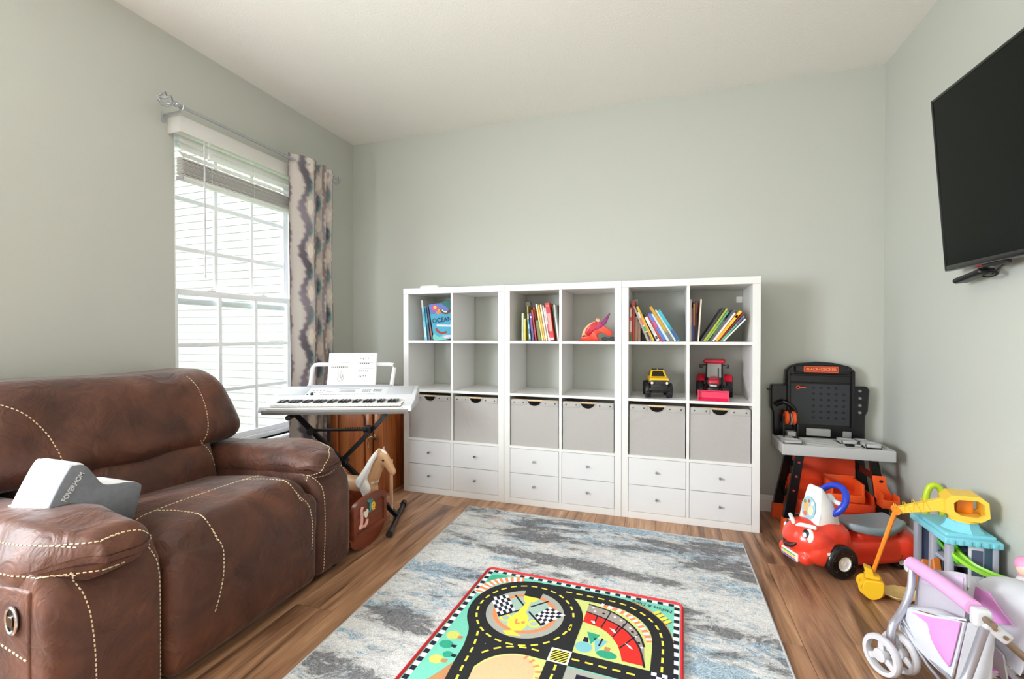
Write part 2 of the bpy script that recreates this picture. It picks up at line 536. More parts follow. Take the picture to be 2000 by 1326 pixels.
# ---- added ceiling lamp, unseen above the frame, to fill the left wall with light
cl = struct('added_ceiling_lamp', B().lathe([(0.17, 0.0), (0.17, -0.018), (0.165, -0.022)], 36, T(-0.55, 0.95, H)), mat('added_lamp_nickel', (190, 188, 184), 0.3, 0.9), smooth=40)
obj('added_lamp_glass', B().lathe([(0.160, -0.020), (0.150, -0.045), (0.11, -0.070), (0.05, -0.083), (0.0005, -0.085)], 36, T(-0.55, 0.95, H), cap=False), mat('added_glow_glass', (250, 246, 238), 0.3, emit=2.0), cl, 60)
ld = bpy.data.lights.new('added_fill_light', 'POINT'); ld.energy = 13; ld.color = (1.0, 0.95, 0.88); ld.shadow_soft_size = 0.12
lo = bpy.data.objects.new('added_fill_light', ld); C.objects.link(lo); lo.location = (-0.55, 0.95, H-0.23)

# ---- outdoors: the siding of the house next door and its lawn
m_sid = mat('cream_vinyl_siding', (116, 113, 107), 0.6)
sid = struct('wall_neighbour', B().box(-14, -2.9, 5.02, 5.2, -0.6, 6.2), m_sid)
sid['label'] = 'cream lap siding of the house outside the window'
bd = None
for k in range(54):
    z = -0.55+k*0.108
    if bd is None:
        bb = B().prism([(0, 0), (-0.014, 0.0), (-0.014, 0.010), (-0.004, 0.112), (0, 0.112)], -14, -2.9, YZ)
        bd = obj('siding_board', bb, m_sid, sid); bd.location = (0, 5.02, z)
    else:
        o = bd.copy(); C.objects.link(o); o.location = (0, 5.02, z)
g = struct('ground', B().box(-30, XL-WT-0.02, -20, 25, -0.8, -0.6), mat('lawn', (92, 112, 62), 0.9, var=(3, (70, 96, 48))))
# ------------------------------------------------------------------ blind, rod, curtain, television
m_blind = mat('blind_slat', (242, 241, 239), 0.45)
_n = m_blind.node_tree; _t = _n.nodes.new('ShaderNodeBsdfTranslucent'); _t.inputs[0].default_value = rgb(232, 230, 226)
_x = _n.nodes.new('ShaderNodeMixShader'); _x.inputs[0].default_value = 0.40
_o = _n.nodes['Material Output']; _p = _n.nodes['Principled BSDF']
_n.links.new(_p.outputs[0], _x.inputs[1]); _n.links.new(_t.outputs[0], _x.inputs[2]); _n.links.new(_x.outputs[0], _o.inputs[0])
bl = thing('window_blind', 'white slatted blind gathered up under its valance at the window top', 'blind', (-2.47, 2.2, 2.25))
L = (-2.47, 2.2, 2.25)
BY0, BY1 = 1.815, 2.72
b = B().box(-2.446, -2.436, 1.785, 2.75, 2.215, 2.300, 0.003)
b.box(-2.536, -2.446, 1.785, 1.795, 2.215, 2.300, 0.002).box(-2.536, -2.446, 2.74, 2.75, 2.215, 2.300, 0.002)
obj('valance', b, m_blind, bl, 40, loc=L)
obj('headrail', B().box(-2.53, -2.47, BY0, BY1, 2.232, 2.285, 0.003), m_blind, bl, 40, loc=L)
def slat(z, tilt, x=-2.487):
    w = 0.025
    v = B().sheet(lambda u, t: ((u-0.5)*2*w, BY0+(BY1-BY0)*t, 0.0035*(1-(2*u-1)**2)), 4, 1, 0.003)
    v.deform(lambda X, Y, Z: (x+X*math.cos(tilt)-Z*math.sin(tilt), Y, z+X*math.sin(tilt)+Z*math.cos(tilt)))
    return obj('slat', v, m_blind, bl, 40, loc=L)
slat(2.196, -1.02); slat(2.158, -1.0); slat(2.116, -0.75)
for k in range(15): slat(2.092-k*0.0062, -0.10+0.03*math.sin(k*2.1), -2.487+0.003*math.sin(k*1.7))
obj('bottom_rail', B().box(-2.512, -2.462, BY0+0.003, BY1-0.003, 1.976, 1.994, 0.004), m_blind, bl, 40, loc=L)
obj('rail_cap', B().box(-2.512, -2.461, BY0-0.002, BY0+0.003, 1.974, 1.996, 0.001), mat('grey_cap', (170, 170, 176), 0.4), bl, 40, loc=L)
for y in (1.98, 2.27, 2.56):
    obj('ladder_cord', B().cyl((-2.458, y, 2.23), (-2.458, y, 1.98), 0.0012, n=6).cyl((-2.514, y, 2.23), (-2.514, y, 1.98), 0.0012, n=6), WHITE, bl, loc=L)
wd = obj('tilt_wand', B().cyl((-2.43, 1.912, 2.19), (-2.43, 1.914, 1.469), 0.0045, n=8).cyl((-2.43, 1.912, 2.222), (-2.43, 1.912, 2.19), 0.0022, n=8)
         .cyl((-2.43, 1.914, 1.469), (-2.43, 1.914, 1.45), 0.006, 0.0045, n=8), mat('wand_plastic', (205, 205, 212), 0.3), bl, 40, loc=L)
obj('cord_tassel', B().lathe([(0.001, 0.03), (0.004, 0.026), (0.007, 0.0), (0.004, -0.003)], 10, T(-2.425, 1.935, 2.115)).cyl((-2.425, 1.935, 2.22), (-2.425, 1.935, 2.14), 0.001, n=6), WHITE, bl, 40, loc=L)

# curtain rod with cage finials
RX, RZ = -2.400, 2.327
m_rod = mat('brushed_nickel', (190, 192, 198), 0.28, 0.9)
rod = thing('curtain_rod', 'thin silver curtain rod with twisted cage finials over the window', 'curtain rod', (RX, 2.3, RZ))
L = (RX, 2.3, RZ)
obj('pole', B().cyl((RX, 1.74, RZ), (RX, 2.905, RZ), 0.0085, n=14), m_rod, rod, 40, loc=L)
for sg, y in ((-1, 1.742), (1, 2.905)):
    f = obj('finial', B().lathe([(0.0085, 0), (0.015, 0.004), (0.015, 0.010), (0.010, 0.016), (0.013, 0.022), (0.007, 0.028)], 14, T(RX, y, RZ) @ R('X', 90 if sg < 0 else -90)), m_rod, rod, 40, loc=L)
    for k in range(5):
        pts = []
        for i in range(13):
            t = i/12
            a = 2*PI*k/5+sg*t*1.9
            rr = 0.034*math.sin(PI*min(max(t, 0.03), 0.97))**0.75
            pts.append((RX+rr*math.cos(a), y+sg*(0.024+0.072*t), RZ+rr*math.sin(a)))
        obj('finial_cage', B().tube(pts, 0.0042, 6), m_rod, f, 60, loc=L)
for y in (1.765, 2.885):
    obj('bracket', B().box(XL, XL+0.004, y-0.010, y+0.010, RZ-0.060, RZ-0.008, 0.001).cyl((XL, y, RZ-0.022), (RX, y, RZ-0.022), 0.005, n=10)
        .tube([(RX-0.014, y, RZ+0.002), (RX-0.012, y, RZ-0.010), (RX, y, RZ-0.0155), (RX+0.012, y, RZ-0.010), (RX+0.014, y, RZ+0.006)], 0.004, 8), m_rod, rod, 40, loc=L)

# patterned curtain: plan line folded along the rod, printed with an ikat ogee
plan = smooth_path([(-2.470, 2.535, 0), (-2.478, 2.560, 0), (-2.415, 2.610, 0), (-2.385, 2.680, 0), (-2.392, 2.735, 0), (-2.470, 2.742, 0), (-2.492, 2.765, 0),
                    (-2.450, 2.800, 0), (-2.400, 2.812, 0), (-2.392, 2.838, 0), (-2.470, 2.846, 0), (-2.492, 2.862, 0), (-2.440, 2.900, 0), (-2.405, 2.915, 0), (-2.420, 2.930, 0), (-2.480, 2.935, 0)], 12)
PA = np.array([tuple(p) for p in plan])
PA[:, 1] *= 0.985; PA[:, 0] = -2.385+(PA[:, 0]+2.437)*0.72
SL = np.concatenate([[0], np.cumsum(np.linalg.norm(np.diff(PA, axis=0), axis=1))])
NU, NV = 220, 420
CT, CB = 2.368, 0.03
su = np.linspace(0, SL[-1], NU+1)
cx = np.interp(su, SL, PA[:, 0]); cy = np.interp(su, SL, PA[:, 1])
zz = np.linspace(CT, CB, NV+1)
X_, Z_ = np.meshgrid(cx, zz, indexing='ij'); Y_ = np.meshgrid(cy, zz, indexing='ij')[0]
S_ = np.meshgrid(su, zz, indexing='ij')[0]
t_ = (CT-Z_)/(CT-CB)
Xc = X_+0.006*np.sin(9*Z_+14*S_)*t_+0.010*t_*np.sin(3.1*Z_+5)
Yc = 2.69+(Y_-2.69)*(1+0.03*t_-0.05*np.sin(PI*t_))+0.004*np.sin(7*Z_+20*S_)*t_
v = np.stack([Xc, Yc, Z_], -1).reshape(-1, 3)
m_ = NV+1
f = [(i*m_+j, i*m_+j+1, (i+1)*m_+j+1, (i+1)*m_+j) for i in range(NU) for j in range(NV)]
cu = B(); cu.v = [tuple(p) for p in v]; cu.f = f; cu.fm = [0]*len(f)
# print colours
def sstep(a, b, x):
    t = np.clip((x-a)/(b-a), 0, 1); return t*t*(3-2*t)
def ikat(s, z):
    jz = np.interp(np.arange(s.shape[1]), np.arange(0, s.shape[1]+4, 2), rng.rand(len(np.arange(0, s.shape[1]+4, 2))))
    jag = 0.006*(np.repeat(jz[None, :], s.shape[0], 0)-0.5)+0.003*np.sin(z*120+s*40)
    per, w = 0.30, 0.20
    k = s/w
    base = np.array(rgb(198, 190, 186)[:3]); gr = np.array(rgb(132, 122, 136)[:3]); br = np.array(rgb(118, 96, 88)[:3])
    teal = np.array(rgb(118, 162, 158)[:3]); dark = np.array(rgb(84, 76, 88)[:3]); cream = np.array(rgb(226, 216, 204)[:3])
    col = np.zeros(s.shape+(3,)); col[:] = base
    cell = np.floor(k); fr = (k-cell)*w
    ph = 2*PI*z/per+PI*(cell % 2)*0.6
    def lay(a, c):
        return col*(1-a[..., None])+c*a[..., None]
    zc = (z/per+0.30*(cell % 2)+0.25) % 1.0
    e = ((zc-0.5)*per/0.066)**2+((fr-0.168+jag)/0.030)**2
    col = lay(1-sstep(0.3, 1.25, e), teal)
    e = (((zc+0.5) % 1.0-0.5)*per/0.060)**2+((fr-0.172+jag)/0.026)**2
    col = lay(1-sstep(0.6, 1.0, e), cream)
    wl = 0.132+0.024*np.sin(ph)+1.6*jag
    tone = (0.5+0.5*np.sin(ph*0.5+cell*1.7))[..., None]
    col = lay(0.92*(1-sstep(0.012, 0.040, np.abs(fr-wl)+0.006*np.cos(ph))), gr*tone+dark*(1-tone))
    we = 0.012+0.012*np.sin(ph+1.2)+1.4*jag
    col = lay(0.9*(1-sstep(0.008, 0.026, np.abs(fr-we))), br*tone+gr*(1-tone))
    return col
def vcol_mat(name, rough, bump=None, attr='print', sheen=0.0):
    m = bpy.data.materials.new(name); m.use_nodes = True
    nt = m.node_tree; p = nt.nodes['Principled BSDF']
    a = nt.nodes.new('ShaderNodeVertexColor'); a.layer_name = attr
    nt.links.new(a.outputs['Color'], p.inputs['Base Color'])
    p.inputs['Roughness'].default_value = rough; p.inputs['Specular IOR Level'].default_value = 0.25
    p.inputs['Sheen Weight'].default_value = sheen
    if bump:
        n = nt.nodes.new('ShaderNodeTexNoise'); n.inputs['Scale'].default_value = bump[0]
        tc = nt.nodes.new('ShaderNodeTexCoord'); nt.links.new(tc.outputs['Object'], n.inputs['Vector'])
        bb = nt.nodes.new('ShaderNodeBump'); bb.inputs['Strength'].default_value = bump[1]; bb.inputs['Distance'].default_value = 0.003
        nt.links.new(n.outputs['Fac'], bb.inputs['Height']); nt.links.new(bb.outputs['Normal'], p.inputs['Normal'])
    return m
def paint(o, cols, attr='print'):
    me = o.data
    ca = me.color_attributes.new(attr, 'FLOAT_COLOR', 'POINT')
    a = np.ones((len(me.vertices), 4), np.float32); a[:, :3] = cols.reshape(-1, 3)
    ca.data.foreach_set('color', a.ravel())
ct = thing('curtain', 'grey beige and teal patterned curtain hanging beside the window', 'curtain', (-2.39, 2.69, 0))
L = (-2.39, 2.69, 0)
cp = obj('curtain_panel', cu, vcol_mat('curtain_fabric', 0.75, (400, 0.15)), ct, 180, loc=L)
paint(cp, ikat(S_+0.012, Z_))
sm = cp.modifiers.new('thickness', 'SOLIDIFY'); sm.thickness = 0.002
for (x, y, ax) in ((-2.360, 2.606, (0.80, -0.60, 0)), (RX, 2.700, (0, 1, 0)), (RX, 2.763, (0, 1, 0)), (RX, 2.802, (0, 1, 0)), (RX, 2.862, (0.3, 1, 0))):
    fr = frame((x, y, RZ), Vector(ax).orthogonal(), z=ax)
    pts = [fr @ Vector((0.021*math.cos(2*PI*k/20), 0.021*math.sin(2*PI*k/20), 0.001)) for k in range(20)]
    obj('grommet', B().tube(pts, 0.0055, 8, closed=True), m_rod, ct, 60, loc=L)

# television on a swivel arm, tilted down
TA, TB = Vector((1.098, 2.50, 2.152)), Vector((1.158, 2.50, 1.414))       # far top and far bottom corner of the front
zt = (TA-TB).normalized(); TH = (TA-TB).length
xt = Vector((0.055, -1.0, -0.004)).normalized()                        # along the screen, towards the camera
nt_ = xt.cross(zt).normalized()
if nt_.x > 0: nt_ = -nt_
TW = TH*1.735
MT = Matrix.Identity(4)
for i in range(3): MT[i][0], MT[i][1], MT[i][2], MT[i][3] = xt[i], zt[i], nt_[i], TB[i]
tv = thing('tv', 'large black flat television tilted down on the right wall', 'television', M=MT)
m_scr = mat('dark_screen', (9, 13, 11), 0.25, spec=0.12)
m_bez = mat('glossy_bezel', (10, 10, 14), 0.25)
obj('rear_housing', B().box(0.004, TW-0.004, 0.004, TH-0.004, -0.028, -0.006, 0.006, nc=2).box(0.2, TW-0.2, 0.06, TH-0.2, -0.062, -0.026, 0.012, nc=2), BLACK, tv, 40)
b = B()
b.box(0, 0.012, 0, TH, -0.022, 0.003, 0.002).box(TW-0.012, TW, 0, TH, -0.022, 0.003, 0.002).box(0.012, TW-0.012, TH-0.012, TH, -0.022, 0.003, 0.002).box(0.012, TW-0.012, 0, 0.020, -0.022, 0.003, 0.002)
obj('bezel', b, m_bez, tv, 40)
obj('screen', B().box(0.011, TW-0.011, 0.019, TH-0.011, -0.010, 0.0005), m_scr, tv)
obj('bottom_trim', B().box(0.0, TW, -0.004, 0.0, -0.024, 0.002, 0.001), mat('silver_trim', (120, 122, 128), 0.3, 0.9), tv, 40)
obj('sensor_lens', B().box(0.185, 0.215, -0.012, -0.003, -0.016, 0.000, 0.003), mat('red_lens', (140, 30, 40), 0.2), tv, 40)
obj('standby_box', B().box(0.215, 0.34, -0.017, -0.004, -0.02, -0.002, 0.004), BLACK, tv, 40)
MTi = MT.inverted()
wp = MTi @ Vector((1.250, 1.90, 1.80))
b = B().box(TW/2-0.2, TW/2+0.2, TH/2-0.13, TH/2+0.13, -0.072, -0.060, 0.003)
ce = Vector((TW/2, TH/2, -0.072)); wpl = MTi @ (MT @ ce+Vector((0, 0, 0)))
wall_pt = MTi @ Vector((1.2515, (MT @ ce).y, (MT @ ce).z))
b.cyl(ce, wall_pt, 0.022, n=14)
obj('wall_mount', b, BLACK, tv, 40)
obj('power_brick', B().add(*[(lambda v, f: ([(p[0], p[1], p[2]) for p in v], f))(*rbox_vf(0.085, 0.012, 0.03, 0.012, 3, 2))][0], T(0.115, -0.040, -0.030) @ R('Z', 8)), BLACK, tv, 50)
for pts in ([(0.18, -0.030, -0.03), (0.25, -0.045, -0.03), (0.20, -0.055, -0.035), (0.16, -0.048, -0.035)],
            [(0.13, -0.022, -0.03), (0.18, -0.014, -0.03), (0.24, -0.034, -0.03), (0.235, -0.052, -0.03)],
            [(0.22, -0.046, -0.03), (0.26, -0.026, -0.03), (0.31, -0.008, -0.03)]):
    obj('cable', B().tube(smooth_path(pts, 8), 0.0028, 6), BLACK, tv, 60)
# ------------------------------------------------------------------ brown recliner
def leather_mat():
    m = bpy.data.materials.new('brown_suede_leather'); m.use_nodes = True
    nt = m.node_tree; N = nt.nodes.new; Lk = nt.links.new
    p = nt.nodes['Principled BSDF']
    tc = N('ShaderNodeTexCoord')
    n1 = N('ShaderNodeTexNoise'); n1.inputs['Scale'].default_value = 5.0; n1.inputs['Detail'].default_value = 7; n1.inputs['Roughness'].default_value = 0.6; n1.inputs['Distortion'].default_value = 0.6
    Lk(tc.outputs['Object'], n1.inputs['Vector'])
    r = N('ShaderNodeValToRGB'); cr = r.color_ramp
    cr.elements[0].position = 0.3; cr.elements[0].color = rgb(58, 31, 22)
    cr.elements[1].position = 0.74; cr.elements[1].color = rgb(110, 66, 45)
    e = cr.elements.new(0.5); e.color = rgb(80, 45, 31)
    Lk(n1.outputs['Fac'], r.inputs['Fac']); Lk(r.outputs['Color'], p.inputs['Base Color'])
    p.inputs['Roughness'].default_value = 0.53; p.inputs['Specular IOR Level'].default_value = 0.42
    p.inputs['Sheen Weight'].default_value = 0.15; p.inputs['Sheen Roughness'].default_value = 0.4
    n2 = N('ShaderNodeTexNoise'); n2.inputs['Scale'].default_value = 160; n2.inputs['Detail'].default_value = 6; Lk(tc.outputs['Object'], n2.inputs['Vector'])
    n3 = N('ShaderNodeTexNoise'); n3.inputs['Scale'].default_value = 9; n3.inputs['Detail'].default_value = 3; n3.inputs['Distortion'].default_value = 1.6; Lk(tc.outputs['Object'], n3.inputs['Vector'])
    b1 = N('ShaderNodeBump'); b1.inputs['Strength'].default_value = 0.16; b1.inputs['Distance'].default_value = 0.004
    b2 = N('ShaderNodeBump'); b2.inputs['Strength'].default_value = 0.6; b2.inputs['Distance'].default_value = 0.016
    Lk(n3.outputs['Fac'], b2.inputs['Height']); Lk(n2.outputs['Fac'], b1.inputs['Height']); Lk(b2.outputs['Normal'], b1.inputs['Normal']); Lk(b1.outputs['Normal'], p.inputs['Normal'])
    return m
m_lea = leather_mat()
m_thr = mat('cream_thread', (226, 206, 170), 0.7)
SO = (-1.98, 1.35, 0.0)
sofa = thing('recliner_sofa', 'wide brown leather recliner with cream stitching under the window', 'sofa', SO)

def cush(x0, x1, y0, y1, z0, z1, r, bulge=(0, 0, 0), fn=None, nin=10, nc=5):
    hx, hy, hz = (x1-x0)/2, (y1-y0)/2, (z1-z0)/2
    cx, cy, cz = (x0+x1)/2, (y0+y1)/2, (z0+z1)/2
    V, F = rbox_vf(hx, hy, hz, r, nc, nin)
    out = []
    for (a, b_, c) in V:
        u, w, t = a/hx, b_/hy, c/hz
        a += bulge[0]*u*(1-w*w)*(1-t*t); b_ += bulge[1]*w*(1-u*u)*(1-t*t); c += bulge[2]*t*(1-u*u)*(1-w*w)
        q = (a+cx, b_+cy, c+cz)
        if fn: q = fn(*q)
        out.append(q)
    return B().add(out, F)
def ss(a, b_, x):
    t = min(max((x-a)/(b_-a), 0.0), 1.0); return t*t*(3-2*t)
surf = []
def spart(name, b_, m=None):
    o = obj(name, b_, m or m_lea, sofa, 60, loc=SO); surf.append(b_); return o

# base and back shell
spart('base_frame', cush(-2.42, -1.52, 0.80, 1.90, 0.035, 0.30, 0.03, nin=2))
spart('back_shell', cush(-2.50, -2.28, 0.78, 1.90, 0.05, 0.86, 0.05, (0, 0, 0.02), lambda x, y, z: (x-0.02*z, y, z), nin=4))
# lower back cushion
spart('lumbar_cushion', cush(-2.36, -2.035, 1.00, 1.70, 0.36, 0.665, 0.07, (0.045, 0, 0.0), lambda x, y, z: (x-0.28*(z-0.40), y, z)))
# head cushion: overhangs, narrows towards the top, thick roll at its lower edge
def head(x, y, z):
    t = ss(0.60, 0.965, z)
    y = 1.345+(y-1.345)*(1.065-0.185*t**1.3)
    e = abs(y-1.345)/0.52
    x += -0.20*(z-0.62)+0.045*(1-t)*(1-e**4)+0.008*math.sin(9*y+14*z)+0.006*math.sin(23*y-17*z)
    z += 0.006*math.sin(7.0*y+1)-0.030*max(0, e-0.55)**2*(1 if z > 0.8 else 0)
    return x, y, z
spart('head_cushion', cush(-2.46, -2.105, 0.815, 1.875, 0.585, 0.962, 0.10, (0.03, 0.0, 0.0), head, nin=16, nc=6))
# seat: flat at the back, domed, rolling over into the leg rest
def seat(x, y, z):
    d = ss(-1.60, -1.47, x)
    e = abs(y-1.367)/0.34
    if z > 0.3:
        z += 0.030*ss(-2.1, -1.62, x)*(1-0.35*e*e)-0.10*d*d*0.35
    z += 0.004*math.sin(11*y+6*x)
    x += 0.004*math.sin(8*y+9*z)
    return x, y, z
spart('seat_cushion', cush(-2.16, -1.475, 1.030, 1.705, 0.20, 0.468, 0.105, (0.02, 0, 0.02), seat, nin=14, nc=6))
def leg(x, y, z):
    t = ss(0.10, 0.44, z)
    x += -0.012*math.sin(PI*t)+0.020*(1-abs(z-0.30)/0.2 if abs(z-0.30) < 0.2 else 0)
    return x, y, z
spart('leg_rest', cush(-1.66, -1.475, 1.035, 1.700, 0.024, 0.43, 0.05, (0.016, 0, 0), leg, nin=10, nc=4))
# arms
for far in (0, 1):
    y0, y1 = ((0.748, 1.036), (1.700, 1.945))[far]
    out = 1 if far else -1
    yo = y1 if far else y0
    def armf(x, y, z):
        if z > 0.40: x -= 0.10*((z-0.40)/0.13)**2*ss(-1.62, -1.49, x)
        return x, y, z
    arm = spart('arm', cush(-2.40, -1.487, y0, y1, 0.022, 0.535, 0.045, (0.012, 0.012, 0), armf, nin=8, nc=4))
    ya, yb = (0.730, 1.000) if not far else (1.690, 1.945)
    ym = (ya+yb)/2
    xe = -1.438 if not far else -1.462
    def padf(x, y, z):
        u = (x+2.33)/(2.33+xe)
        f_ = ss(0.70, 1.0, u)
        zc = 0.504+0.030*ss(0.2, 0.75, u)-0.022*f_
        k = 0.96-0.14*f_+0.03*math.sin(PI*min(max(u, 0), 1))
        z = zc+(z-0.545)*k
        y = ym+(y-ym)*(1-0.08*f_*f_)-out*0.085*f_*f_*max(0, (y-ym)*out/((yb-ya)/2))
        z += 0.022*f_*(1 if z < zc else 0)
        z -= 0.030*ss(0.55, 0.95, abs(y-ym)/((yb-ya)/2))*(1 if (y-ym)*out > 0 else 0)
        z += 0.0045*math.sin(42*x+9*y)*ss(0.55, 0.85, u)*(1 if z > zc else 0)+0.003*math.sin(60*x-30*y)*ss(0.6, 0.85, u)
        return x, y, z
    b_ = cush(-2.33, xe, ya, yb, 0.465, 0.625, 0.078, (0.0, 0.0, 0.006), padf, nin=14, nc=7); surf.append(b_)
    pad = obj('arm_pad', b_, m_lea, arm, 60, loc=SO)
    ys = yo+out*0.004
    spart('side_panel', cush(-2.36, -1.565, min(yo-out*0.02, ys+out*0.004), max(yo-out*0.02, ys+out*0.004), 0.05, 0.468, 0.010, (0, 0.008, 0), nin=5, nc=3))
# latch cup on the near side
hx, hz = -1.628, 0.385
hy = 0.733
M = frame((hx, hy, hz), (1, 0, 0), z=(0, -1, 0))
h = obj('recliner_handle', B().tube([M @ Vector((0.021*math.cos(t)+(0.004 if math.cos(t) > 0 else 0), 0.034*math.sin(t), 0.0)) for t in [2*PI*k/28 for k in range(28)]], 0.0045, 8, closed=True), CHROME, sofa, 60, loc=SO)
obj('cup', B().prism(circ(0, 0, 0.021, 0.034, 24), -0.012, -0.001, M), mat('dark_chrome', (60, 58, 62), 0.15, 0.9), h, 40, loc=SO)
obj('pull_tab', B().prism(rrect(-0.010, 0.012, -0.016, 0.012, 0.005), -0.002, 0.004, M, bev=0.001), mat('smoked_chrome', (120, 112, 100), 0.2, 0.9), h, 40, loc=SO)
for xx, yy in ((-2.33, 0.80), (-2.33, 1.88), (-1.56, 0.80), (-1.56, 1.88)):
    obj('foot', B().cyl((xx, yy, 0), (xx, yy, 0.04), 0.025, 0.03), BLACK, sofa, 40, loc=SO)

# ---- stitching: dashes laid on the finished surface
av, af = [], []
for b_ in surf:
    n = len(av); av += b_.v; af += [[i+n for i in q] for q in b_.f]
bvh = BVHTree.FromPolygons([Vector(p) for p in av], af)
def stitch(pts, d, n=10, dash=0.0085, gap=0.0055, w=0.0016):
    """dashes along a smooth curve that is pressed on to the sofa along direction d"""
    d = Vector(d).normalized()
    P = smooth_path(pts, n)
    Q = []
    for p in P:
        h_ = bvh.ray_cast(p-d*0.35, d, 0.8)
        if h_[0] is not None: Q.append((h_[0], h_[1] if h_[1].dot(d) < 0 else -h_[1]))
    out = B()
    if len(Q) < 2: return
    runs = [[]]
    for i in range(len(Q)-1):
        if (Q[i+1][0]-Q[i][0]).length < 0.045: runs[-1].append((Q[i], Q[i+1]))
        else: runs.append([])
    seg = max(runs, key=len)
    pos = 0.0
    per = dash+gap
    for (a, b2) in seg:
        l = (b2[0]-a[0]).length
        if l < 1e-6: continue
        t = 0.0
        while t < l:
            ph = pos % per
            step = min((dash-ph) if ph < dash else (per-ph), l-t)
            if ph < dash-1e-6 and step > 0.0008:
                p0 = a[0].lerp(b2[0], t/l); p1 = a[0].lerp(b2[0], (t+step)/l)
                nn = a[1]
                x_ = (p1-p0).normalized()
                out.add(*rbox_vf((p1-p0).length/2, w, 0.0012, 0.0006, 1, 1), M=frame((p0+p1)/2+nn*0.0008, x_, z=nn))
            t += step+1e-7; pos += step+1e-7
    obj('stitching', out, m_thr, sofa, None, loc=SO)['kind'] = 'stuff'
FX, DN, LF = (-1, 0, 0), (0, 0, -1), (0, 1, 0)
# near arm front, near and inner edge
stitch([(-1.5, 0.800, 0.500), (-1.47, 0.812, 0.46), (-1.47, 0.826, 0.38), (-1.47, 0.836, 0.26), (-1.47, 0.842, 0.05)], FX)
stitch([(-1.47, 0.962, 0.512), (-1.47, 1.000, 0.485), (-1.47, 1.014, 0.42), (-1.47, 1.018, 0.28), (-1.47, 1.020, 0.04)], FX)
# far arm
stitch([(-1.5, 1.690, 0.50), (-1.5, 1.722, 0.480), (-1.5, 1.738, 0.42), (-1.5, 1.742, 0.26), (-1.5, 1.738, 0.04)], FX)
stitch([(-1.5, 1.850, 0.530), (-1.5, 1.905, 0.512), (-1.5, 1.928, 0.46), (-1.5, 1.932, 0.26), (-1.5, 1.932, 0.04)], FX)
# near arm pad: two lines along the outer flank, running round the nose
stitch([(-2.2, 0.7, 0.555), (-1.9, 0.7, 0.566), (-1.70, 0.7, 0.570), (-1.58, 0.7, 0.572), (-1.50, 0.7, 0.562)], LF)
stitch([(-2.2, 0.7, 0.508), (-1.9, 0.7, 0.512), (-1.70, 0.7, 0.506), (-1.58, 0.7, 0.500), (-1.50, 0.7, 0.488)], LF)
stitch([(-1.40, 0.845, 0.568), (-1.40, 0.865, 0.570), (-1.40, 0.90, 0.570), (-1.40, 0.945, 0.560), (-1.40, 0.975, 0.53), (-1.40, 0.982, 0.50)], FX)
stitch([(-1.40, 0.845, 0.494), (-1.40, 0.87, 0.492), (-1.40, 0.90, 0.492)], FX)
DG = (-0.72, 0.69, 0)
stitch([(-1.545, 0.735, 0.571), (-1.50, 0.775, 0.571), (-1.46, 0.81, 0.570), (-1.425, 0.85, 0.569)], DG)
stitch([(-1.545, 0.735, 0.497), (-1.50, 0.775, 0.495), (-1.46, 0.81, 0.494), (-1.425, 0.85, 0.494)], DG)
# far arm pad nose
stitch([(-1.40, 1.70, 0.468), (-1.40, 1.715, 0.50), (-1.40, 1.735, 0.535), (-1.40, 1.775, 0.562), (-1.40, 1.83, 0.585), (-1.40, 1.90, 0.600)], FX)
stitch([(-1.40, 1.72, 0.474), (-1.40, 1.79, 0.500), (-1.40, 1.86, 0.522), (-1.40, 1.92, 0.536)], FX)
# seat: cross seam and two seams rolling over the front
stitch([(-1.735, 1.045, 0.6), (-1.735, 1.25, 0.6), (-1.735, 1.45, 0.6), (-1.735, 1.69, 0.6)], DN)
stitch([(-1.735, 1.165, 0.6), (-1.68, 1.185, 0.6), (-1.60, 1.200, 0.6), (-1.54, 1.205, 0.6)], DN)
stitch([(-1.4, 1.206, 0.455), (-1.4, 1.210, 0.40), (-1.4, 1.208, 0.32), (-1.4, 1.196, 0.24), (-1.4, 1.178, 0.185)], FX)
stitch([(-1.735, 1.530, 0.6), (-1.68, 1.560, 0.6), (-1.60, 1.585, 0.6), (-1.54, 1.600, 0.6)], DN)
stitch([(-1.4, 1.602, 0.455), (-1.4, 1.622, 0.40), (-1.4, 1.640, 0.32), (-1.4, 1.646, 0.24), (-1.4, 1.642, 0.195)], FX)
for (ya_, yb2, yc_) in ((1.2035, 1.205, 1.2065), (1.596, 1.600, 1.605)):
    stitch([(-1.562, ya_, 0.52), (-1.51, yb2, 0.478), (-1.462, yc_, 0.438)], (-0.7, 0, -0.71))
# head cushion and lower cushion
stitch([(-1.9, 1.625, 0.935), (-1.9, 1.640, 0.88), (-1.9, 1.648, 0.80), (-1.9, 1.640, 0.70), (-1.9, 1.612, 0.62)], FX)
stitch([(-1.9, 0.900, 0.925), (-1.9, 0.985, 0.87), (-1.9, 1.035, 0.80), (-1.9, 1.062, 0.72), (-1.9, 1.075, 0.64)], FX)
stitch([(-1.9, 1.600, 0.640), (-1.9, 1.640, 0.595), (-1.9, 1.665, 0.54), (-1.9, 1.672, 0.50)], FX)
stitch([(-1.9, 1.095, 0.640), (-1.9, 1.055, 0.595), (-1.9, 1.03, 0.54)], FX)
# side panel line below the latch
stitch([(-2.2, 0.6, 0.365), (-1.9, 0.6, 0.345), (-1.75, 0.6, 0.325), (-1.575, 0.6, 0.285)], LF, dash=0.010, w=0.0022)

